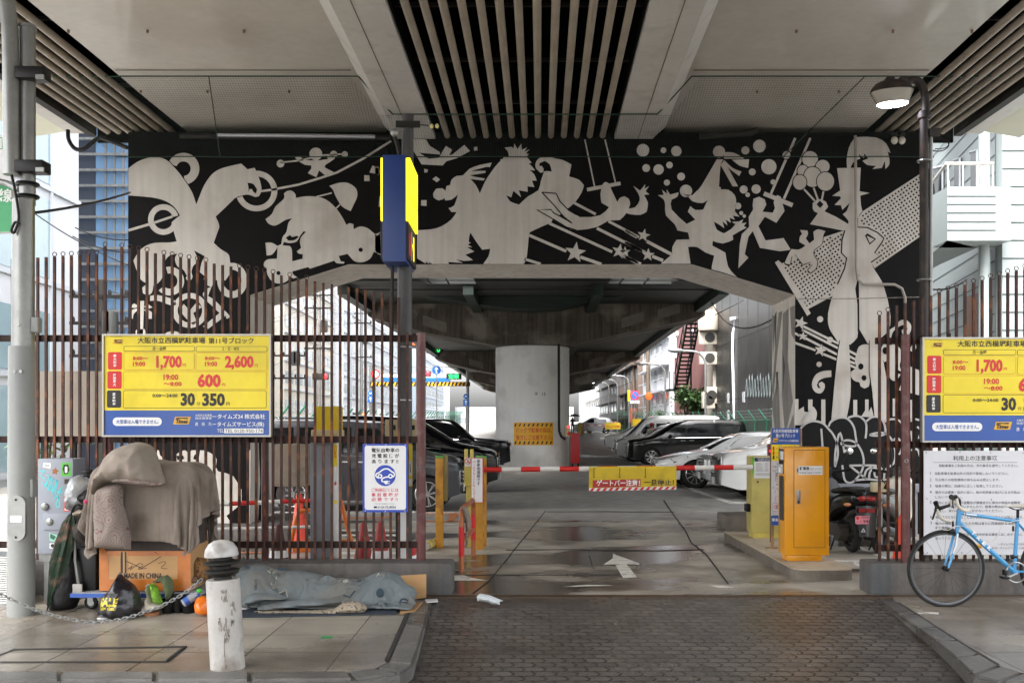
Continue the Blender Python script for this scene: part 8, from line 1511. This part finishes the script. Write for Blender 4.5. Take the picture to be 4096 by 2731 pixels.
b.box((9.6, 61.3, 3.8), (1.7, 1.6, .1)); b.box((9.7, 54.9, 7.85), (1.9, 1.3, .1)); [b.cyl((8.8+k*.25, 60.6, 3.8), (8.8+k*.25, 60.6, 4.9), .025) for k in range(3)]; b.cyl((10.2, 61.2, 0), (10.2, 61.2, 8), .06); b.build('fire_stair', None, pk)
for k, (px, py, w_, h_) in enumerate(((2838, 1350, 1.0, .65), (2838, 1432, .95, .6), (2834, 1600, .6, .8), (2846, 1580, .6, .8))):
    c = W(px, py, 53.6); b = MB().mat(mat('aircon_beige', '#b9b2a4', .5, var=.05)); b.box((c.x, 53.7, c.z), (w_*1.1, .45, h_*1.1), 0, .02); b.mat(M_tmd); b.lathe((c.x, 53.46, c.z), [(.27, 0), (.27, -.01), (.22, -.012)], 18, 'Y'); b.build('air_conditioner', None, pk)
b = MB().mat(mat('tank_beige', '#b0a496', .55, var=.05)); c = W(2834, 1280, 53.3); b.lathe((c.x, 53.4, c.z-.55), [(.52, 0), (.54, .1), (.54, .95), (.45, 1.05)], 24); b.build('water_tank', None, pk); b = MB().mat(M_dsteel)
for i in range(8): b.bx(9.15+i*.18, 9.19+i*.18, 53.9, 53.93, 8.45, 10.1)
for i in range(9): b.bx(9.15, 10.5, 53.9, 53.93, 8.45+i*.2, 8.49+i*.2)
b.build('lattice_screen', None, pk); b = MB().mat(M_bwhite2)
for px, py in ((2712, 1337), (2690, 1440), (2775, 1325)): Y = 10.5*F/(px-CX); zz = CH-(py-HY)*Y/F; b.ell((10.45, Y, zz), (.18, .25, .22))
b.build('vent_hood', None, pk); b = MB().mat(M_mull); Y = 10.5*F/(2702-CX); b.bx(10.45, 10.5, Y-.5, Y+.4, 6.3, 8.0); b.mat(M_bglass); b.bx(10.44, 10.46, Y-.42, Y+.32, 6.4, 7.9); b.build('window', None, pk)
for i, (y0, y1, x, h, m, lab, nx, nz) in enumerate(((70.5, 87, 10.3, 11, M_bwhite2, 'bright white building beside the pink one', 5, 5), (88, 105, 10.0, 11, mat('brown_render', '#6e5f57', .7, var=.08), 'brown building with cluttered balconies beside the bright white one', 5, 4), (106, 132, 9.8, 11, mat('dark_tile_facade', '#4d4a4b', .6, var=.08), 'dark tiled building beyond the brown one', 7, 5), (133, 170, 10.3, 11, mat('pale_far_right', '#aaa9a6', .6, var=.05), 'pale building last in the row past the dark tiled one', 9, 3))):
    t = thing('street_building', lab, 'building', (x, y0, gz(y0)), 'buildings along the car park fence'); b = MB().mat(m); b.bx(x, x+8, y0, y1, 0, h); b.build('wall', None, t); facade(m, M_win, t, 'window', Vector((x, y1, 1.5)), Vector((0, -1, 0)), y1-y0, h, nx, nz, .5, .45)
    b = MB().mat(M_dsteel if i in (1, 2) else M_mull)
    for j in range(nz): b.bx(x-.5, x, y0+.6, y1-.6, 2.2+(h-1.5)/nz*j, 2.3+(h-1.5)/nz*j); b.bx(x-.5, x-.46, y0+.6, y1-.6, 3.1+(h-1.5)/nz*j, 3.16+(h-1.5)/nz*j)
    b.build('balcony', None, t)
# ---------------------------------------------------------------- green fences with outward brackets
M_gf = mat('fence_green', '#2f6b55', .5, var=.12, sc=3); M_mesh = M_net.copy(); M_mesh.name = 'green_mesh'
_b = [n for n in M_mesh.node_tree.nodes if n.type == 'TEX_BRICK'][0]; _b.inputs['Brick Width'].default_value = .06; _b.inputs['Row Height'].default_value = .06; _b.inputs['Mortar Size'].default_value = .007
[n for n in M_mesh.node_tree.nodes if n.type == 'BSDF_PRINCIPLED'][0].inputs['Base Color'].default_value = rgb('#23513f')
for s, x, ya, lab in ((-1, -6.9, 22, 'green mesh fence with slanted barbed wire brackets on the signal side of the car park'), (1, 9.7, 22, 'green mesh fence with slanted barbed wire brackets before the metal clad building')):
    t = thing('mesh_fence', lab, 'fence', (x, ya, 0)); ys_ = [ya+2.0*i for i in range(43)]; HT_ = 1.85
    for y in ys_: b = MB().mat(M_gf); b.tube([(x, y, gz(y)-.1), (x, y, gz(y)+HT_), (x-s*.32, y, gz(y)+HT_+.42)], .035, 8); b.build('post', None, t)
    b = MB().mat(M_gf)
    for z in (.1, HT_): b.tube([(x, y, gz(y)+z) for y in ys_], .022, 6)
    b.build('rail', None, t); b = MB().mat(M_mesh); n = len(ys_); b.add([(x, y, gz(y)+z) for y in ys_ for z in (.08, HT_)], [(2*i, 2*i+1, 2*i+3, 2*i+2) for i in range(n-1)]); o = b.build('mesh_panel', None, t, norm=False)
    uv = o.data.uv_layers.new(name='UVMap')
    for lp_ in o.data.loops: c = o.data.vertices[lp_.vertex_index].co; uv.data[lp_.index].uv = (c.y, c.z)
    b = MB().mat(M_galv)
    for k in (.35, .65, .95): b.tube([(x-s*.32*k, y, gz(y)+HT_+.42*k-.01*(i % 2)) for i, y in enumerate(ys_)], .006, 4)
    b.build('barbed_wire', None, t)
# ---------------------------------------------------------------- car park lamps, poles and wires
def plamp(first, X, Y, lit, label, s=-1):
    t = thing('car_park_lamp', label, 'street lamp', (X, Y, gz(Y)), 'arched lamps along the mesh fence', local=True); b = MB().mat(M_galv); b.tube(catmull([(0, 0, 0), (0, 0, 2), (0, 0, 3.9), (s*.05, 0, 4.35), (s*.35, 0, 4.68), (s*.8, 0, 4.76), (s*1.15, 0, 4.76)], 5), .055, 10); b.build('post', None, t)
    b = MB().mat(mat('lamp_head_grey', '#a5a6a8', .4, .2, var=.03)); b.ell((s*1.35, 0, 4.78), (.36, .16, .10), 16, 8); b.build('head', None, t)
    b = MB().mat(mat('lamp_glow', '#eef0ff', .3, var=0, emit=2.5) if lit else M_lamp); b.ell((s*1.38, 0, 4.72), (.24, .12, .05), 14, 6); b.build('lens', None, t); t.scale = (1.14, 1.14, 1.14); return t
for i, (px, Y) in enumerate(((2822, 51.5), (2661, 66), (2516, 89), (2470, 100), (2436, 110), (2404, 122), (2357, 144))): plamp(i == 0, W(px, 0, Y).x, Y, i > 2, ('unlit arched lamp before the dark metal building', 'unlit arched lamp before the pink building', 'unlit arched lamp before the brown utility pole', 'lit arched lamp, first of the glowing row', 'lit arched lamp second of the glowing row', 'lit arched lamp third of the glowing row', 'lit arched lamp last of the glowing row')[i])
M_upole = mat('weathered_pole_brown', '#5d4f42', .7, var=.12, sc=2)
def upole(px, Y, h, m, lab, arms=True, r=.16):
    x = W(px, 0, Y).x; t = thing('electricity_pole', lab, 'pole', (x, Y, gz(Y)), 'electricity poles beyond the fences', local=True); b = MB().mat(m); b.tube([(0, 0, 0), (0, 0, h)], [r, r*.75], 12); b.build('post', None, t)
    if arms:
        for z in (h-.5, h-1.3, h*.62):
            b = MB().mat(M_dsteel); b.box((0, -.1, z), (1.8, .09, .09))
            for k in (-.8, -.3, .3, .8): b.lathe((k, -.1, z+.04), [(.05, 0), (.06, .08), (.03, .16)], 8)
            b.build('crossarm', None, t); b = MB().mat(M_galv); b.lathe((.35, -.2, h*.72), [(.2, 0), (.24, .1), (.24, .7), (.1, .78)], 14); b.build('transformer', None, t)
    return Vector((x, Y, gz(Y)+h))
tops = [upole(2592, 78, 12, M_upole, 'thick brown pole beside the white building'), upole(2535, 90, 12, M_upole, 'brown pole behind the blue and yellow signs'), upole(2500, 98, 11, M_galv, 'thin grey pole beyond the brown ones', True, .12), upole(2602, 77.6, 6, M_galv, 'thin pole carrying the orange mirror', False, .06)]
topl = [upole(405, 30, 6.0, mat('dark_weathered_pole', '#2f2a26', .7, var=.1), 'dark pole with crossarms before the glass tower'), upole(1276, 62, 10, mat('grey_concrete_pole', '#7f7a75', .7), 'grey pole with crossarms beyond the tariff board fence'), upole(1446, 84, 11, M_galv, 'thin grey pole with crossarms near the striped gantry'), upole(1160, 52, 6.5, M_galv, 'short grey pole carrying a red signal', True, .1)]
wr_ = MB().mat(M_black_pl)
def sagw(a, c, s_, r=.012): wr_.tube([a.lerp(c, k/12)-Vector((0, 0, s_*4*(k/12)*(1-k/12))) for k in range(13)], r, 4, False)
for T_ in (tops[:3], topl[:3]):
    for a, c in zip(T_, T_[1:]):
        for dx, dz in ((-.8, -.35), (-.3, -.35), (.3, -.35), (.8, -.35), (-.5, -1.2), (.5, -1.2), (0, -3.5), (.1, -4.2)): sagw(a+Vector((dx, 0, dz)), c+Vector((dx, 0, dz)), .6)
for a, c, s_ in ((W(0, 865, 9.4), W(520, 770, 14.9), .05), (W(300, 910, 28), W(512, 960, 28), .1), (W(290, 945, 28), W(512, 1010, 28), .1), (W(140, 855, 27), W(512, 1060, 27), .1), (W(2830, 1170, 38), W(3085, 1280, 17), .6), (W(2860, 1260, 36), W(2975, 1200, 36), 0)): sagw(a, c, s_, .016)
wr_.tube(catmull([W(x, y, 14.4) for x, y in ((272, 520), (275, 560), (300, 595), (335, 597), (370, 570), (400, 552), (450, 568), (510, 592))], 5), .03, 8)
wr_.tube(catmull([W(x, y, 22.5) for x, y in ((3722, 1158), (3790, 1155), (3850, 1130), (3925, 1070))], 5), .018, 6)
tag(wr_.build('overhead_wires'), 'thin black overhead wires strung between poles and buildings', 'wires', kind='stuff')
# ---------------------------------------------------------------- signs and signals in the street beyond
M_sbl2 = mat('road_sign_blue', '#1f63b5', .4, var=0)
def disc(px, py, Y, r, kind, lab):
    c = W(px, py, Y); t = thing('road_sign', lab, 'road sign', (c.x, Y+.06, gz(Y)), 'road signs in the street beyond'); b = MB().mat(M_galv); b.cyl((c.x, Y+.08, gz(Y)), (c.x, Y+.08, c.z+.3), .035); b.build('post', None, t)
    pr = Print(lambda u, v, l=0: Vector((c.x+u*r, Y-.006*l, c.z-v*r)))
    if kind == 'no': pr.circ(0, 0, 1, M_sred, 1); pr.circ(0, 0, .70, M_wht, 2)
    elif kind == 'nopark': pr.circ(0, 0, 1, M_sred, 1); pr.circ(0, 0, .78, M_sbl2, 2); pr.line([(-.6, -.6), (.6, .6)], .2, M_sred, 3); pr.rect(-.95, 1.1, .95, 1.7, M_wht, 1); pr.text('自転車', 0, 1.4, .42, M_sblk, 2, 1.3, 'c')
    elif kind == 'arrow': pr.circ(0, 0, 1, M_sbl2, 1); pr.line([(0, .7), (0, -.2)], .3, M_wht, 2); pr.poly([(-.5, -.1), (0, -.75), (.5, -.1)], M_wht, 2.3)
    elif kind == 'square': pr.circ(0, -1.6, .85, M_sbl2, 1); pr.rr(-.4, -1.85, .4, -1.4, .15, M_wht, 2); pr.rect(-.9, -.6, .9, 1.4, M_sbl2, 1); pr.line([(0, 1.1), (0, .1)], .3, M_wht, 2); pr.poly([(-.5, .2), (0, -.45), (.5, .2)], M_wht, 2.3)
    pr.build('face', None, t, norm=False)
for a in ((1502, 1496, 66, .30, 'no', 'red ringed round sign seen between the fence bars'), (1746, 1480, 66, .29, 'arrow', 'round blue sign with a white up arrow near the striped gantry'), (1482, 1592, 66, .20, 'square', 'blue car and arrow signs low between the fence bars'), (1864, 1605, 70, .22, 'square', 'blue car and arrow signs beside the white pier'), (2539, 1580, 86, .42, 'nopark', 'round blue and red no parking sign near the brown poles')): disc(*a)
def sbox(name, lab, cat, px0, py0, px1, py1, Y, m, d=.3, post=True, extra=None):
    p, q = W(px0, py0, Y), W(px1, py1, Y); t = thing(name, lab, cat, ((p.x+q.x)/2, Y, gz(Y))); b = MB().mat(m); b.bx(p.x, q.x, Y, Y+d, q.z, p.z); b.build('panel', None, t)
    if post: b = MB().mat(M_galv); b.cyl(((p.x+q.x)/2, Y+d/2, gz(Y)), ((p.x+q.x)/2, Y+d/2, q.z), .06); b.build('post', None, t)
    if extra: pr = Print(lambda u, v, l=0: W(u, v, Y-.01*l)); extra(pr); pr.build('face', None, t, norm=False)
    return t
M_led_o = mat('led_orange', '#ff6a1e', .4, var=0, emit=.7); M_led_g = mat('led_green', '#2fe36a', .4, var=0, emit=.5); M_led_r = mat('signal_red_lit', '#ff2a34', .4, var=0, emit=.8)
def ledo(pr):
    for v in (1335, 1352, 1372): pr.text('空車' if v == 1335 else '満' if v == 1352 else '料金', 1662, v, 15, M_led_o, 1, 38, 'c', .05)
sbox('led_board', 'black display board with glowing orange characters behind the fence end', 'display', 1632, 1322, 1700, 1392, 60, M_sblk, .3, True, ledo)
sbox('led_board', 'black display strip with glowing green characters under the viaduct', 'display', 1705, 1388, 1772, 1412, 62, M_sblk, .3, False, lambda pr: (pr.text('空あり', 1735, 1400, 16, M_led_g, 1, 50, 'c', .04)))
sbox('led_board', 'small green lit sign beside the white pier', 'display', 1785, 1494, 1845, 1516, 72, M_sblk, .3, False, lambda pr: (pr.text('OPEN', 1815, 1505, 15, M_led_g, 1, 44, 'c', .04)) if False else pr.text('空車', 1815, 1505, 17, M_led_g, 1, 40, 'c', .04))
def stripes(pr):
    n_ = 26
    for i in range(n_): u = 1482+i*15; pr.poly([(u, 1543), (u+7, 1543), (u+13, 1528), (u+6, 1528)], M_yel, 1)
gt = sbox('height_gantry', 'black and yellow striped height limit beam with blue and white board over the street', 'gantry', 1480, 1527, 1880, 1544, 74, M_blk, .3, False, stripes)
b = MB().mat(M_bwhite2); p, q = W(1530, 1496, 74), W(1800, 1526, 74); b.bx(p.x, q.x, 74.05, 74.3, q.z, p.z); b.mat(M_sbl2); b.bx(p.x, q.x, 74.03, 74.05, q.z, q.z+.3); b.mat(M_wht); b.bx(W(1530, 0, 74).x, W(1610, 0, 74).x, 74.02, 74.05, q.z+.32, p.z-.03); b.build('board', None, gt); b = MB().mat(M_galv)
for px in (1482, 1620, 1870): x = W(px, 0, 74).x; b.cyl((x, 74.2, gz(74)), (x, 74.2, W(0, 1460, 74).z), .12)
b.bx(W(1482, 0, 74).x, W(1870, 0, 74).x, 74.4, 74.5, W(0, 1470, 74).z, W(0, 1463, 74).z); b.build('column', None, gt)
for px, py, Y, lab in ((1300, 1505, 58, 'red lit traffic signal between the fence bars over the gate pillar'), (1712, 1494, 70, 'red lit traffic signal over the striped gantry'), (1455, 1660, 66, 'low amber lit signal near the fence foot')):
    c = W(px, py, Y); t = thing('traffic_signal', lab, 'traffic signal', (c.x, Y, gz(Y)), 'traffic signals in the street beyond'); b = MB().mat(M_tmd); b.bx(c.x-.75, c.x+.2, Y, Y+.2, c.z-.2, c.z+.2, .05); b.build('housing', None, t); b = MB().mat(M_led_r if py < 1600 else M_led_o); b.ell((c.x, Y, c.z), (.15, .06, .15)); b.build('lens', None, t); b = MB().mat(M_galv); b.cyl((c.x-.6, Y+.15, gz(Y)), (c.x-.6, Y+.15, c.z), .06); b.build('post', None, t)
sbox('banner_sign', 'small yellow and blue hanging signs on the pole before the brown building', 'sign', 2511, 1560, 2521, 1604, 88, M_sy, .05, True); sbox('banner_sign', 'narrow light blue hanging sign beside the yellow one', 'sign', 2522, 1562, 2532, 1608, 88, M_sbl2, .05, True)
sbox('vending_box', 'rusty red cabinet behind the green fence near the far gate', 'cabinet', 2518, 1632, 2546, 1690, 88, mat('rusty_red_cabinet', '#8f4a35', .6, var=.15), .6, False); sbox('yellow_gate_box', 'yellow box beside the far barrier', 'cabinet', 2530, 1675, 2563, 1722, 70, mat('gate_yellow', '#d8b418', .45), .5, True)
t = thing('curved_mirror', 'round orange backed traffic mirror on a thin pole by the white building', 'mirror', (W(2597, 0, 77).x, 77, gz(77))); b = MB().mat(mat('mirror_orange', '#d9581c', .4, var=.05)); c = W(2596, 1584, 77); b.lathe(c, [(.30, .05), (.28, -.03), (.1, -.05), (.0, -.06)], 24, 'Y'); b.build('disc', None, t); b = MB().mat(M_galv); b.cyl((c.x+.25, 77.1, gz(77)), (c.x+.25, 77.1, c.z+.4), .05); b.build('post', None, t)
# red fire box and alarm by the white pier
t = thing('fire_hydrant_cabinet', 'tall dark red fire cabinet standing beside the white pier', 'cabinet', W(2301, 1862, 38.4)); p, q = W(2283, 1731, 38.3), W(2320, 1852, 38.3); b = MB().mat(mat('fire_red', '#a01318', .4, var=.06)); b.bx(p.x, q.x, 38.3, 38.7, q.z, p.z, .02); b.build('body', None, t); b = MB().mat(M_trim); b.bx(p.x+.03, p.x+.1, 38.35, 38.6, 0, q.z); b.bx(q.x-.1, q.x-.03, 38.35, 38.6, 0, q.z); b.build('foot', None, t)
t = thing('alarm_box', 'cream fire alarm box with two red lamps on the white pier', 'alarm box', W(2270, 1745, 38.6)); p, q = W(2260, 1700, 38.4), W(2281, 1746, 38.4); b = MB().mat(M_cream); b.bx(p.x, q.x, 38.4, 38.7, q.z, p.z, .02); b.build('box', None, t); b = MB().mat(M_led_r); b.ell(W(2275, 1707, 38.4), (.05, .04, .05)); b.build('lamp', None, t); b = MB().mat(M_sred); b.ell(W(2274, 1733, 38.4), (.06, .03, .07)); b.build('bell', None, t)
# far gate
yg = 104.; zg = gz(yg)
dup(tm, Vector((W(2358, 0, yg).x, yg, zg-.02)), 0, 'distant orange ticket machine at the far gate')
for (y, x0, x1, py, lab) in ((100, 2345, 2528, 1701, 'distant red and white barrier arm with yellow banner'), (106, 2336, 2500, 1688, 'second distant barrier arm behind the first')):
    t = thing('barrier_gate', lab, 'barrier', (W(x1, 0, y).x, y, gz(y))); barrier(t, 'arm', (W(x0, py, y), W(x1, py, y)), .05, 12, 0); b = MB().mat(M_pyel); b.bx(W(x1-4, 0, y).x, W(x1+8, 0, y).x, y, y+.3, gz(y), W(0, py-4, y).z); b.build('housing', None, t)
    if y == 100: b = MB().mat(M_ban); p, q = W(2420, 1690, y), W(2482, 1716, y); b.bx(p.x, q.x, y-.08, y-.07, q.z, p.z); b.build('banner', None, t); pr = Print(lambda u, v, l=0: W(u, v, y-.09-.01*l)); pr.text('ゲートバー注意', 2450, 1706, 9, M_sred, 1, 50, 'c', .02); pr.build('banner_print', None, t, norm=False)
for px, w_, m, lab in ((2312, 14, M_pyel, 'pale yellow barrier box at the far gate'), (2330, 6, M_ypost, 'rusty yellow post at the far gate')): sbox('gate_post', lab, 'post', px, 1690, px+w_, 1746, 98, m, .2, False)
# small tree above the right fence and shrubs
M_leaf = mat('leaf_green', '#3f5c2f', .5, var=.35, sc=6); M_bark = mat('bark', '#4a3c2f', .8, var=.2)
def shrub(name, lab, cat, base, h, cw, n, seed, leaf=.14):
    r_ = random.Random(seed); t = thing(name, lab, cat, base, local=True); b = MB().mat(M_bark); tips = []
    b.tube([(0, 0, 0), (.03, 0, h*.35), (0, .05, h*.6)], [.07, .055, .04], 8)
    for k in range(9): a = r_.uniform(0, 6.28); e = Vector((math.cos(a)*cw*r_.uniform(.3, .9), math.sin(a)*cw*r_.uniform(.3, .9), h*r_.uniform(.62, .98))); b.tube([(0, .02, h*r_.uniform(.35, .6)), e*.6+Vector((0, 0, h*.25)), e], [.03, .02, .008], 5); tips.append(e)
    b.build('trunk', None, t); b = MB().mat(M_leaf)
    for k in range(n):
        e = r_.choice(tips); c = e+Vector((r_.gauss(0, .22), r_.gauss(0, .22), r_.gauss(0, .18)))*cw; d = Vector((r_.gauss(0, 1), r_.gauss(0, 1), r_.gauss(-.3, .7))).normalized(); s_ = d.cross(Vector((0, 0, 1))).normalized()*leaf*.32; q = d*leaf*r_.uniform(.7, 1.4)
        b.add([c, c+q*.5+s_, c+q, c+q*.5-s_], [(0, 1, 2, 3)])
    b.build('crown', None, t, norm=False)
shrub('small_tree', 'small ragged green tree leaning above the green mesh fence', 'tree', Vector((W(2740, 0, 58).x, 58, gz(58))), 3.7, 1.3, 1500, 3, .26)
shrub('shrub', 'low yellow green shrub behind the white van', 'shrub', Vector((W(2660, 0, 67).x, 67, gz(67))), 2.2, .8, 700, 4, .16)
shrub('shrub', 'green shrub behind the beige boarding behind the cabinet', 'shrub', Vector((W(185, 0, 13.5).x, 13.5, 0)), 1.55, .5, 500, 5, .10)
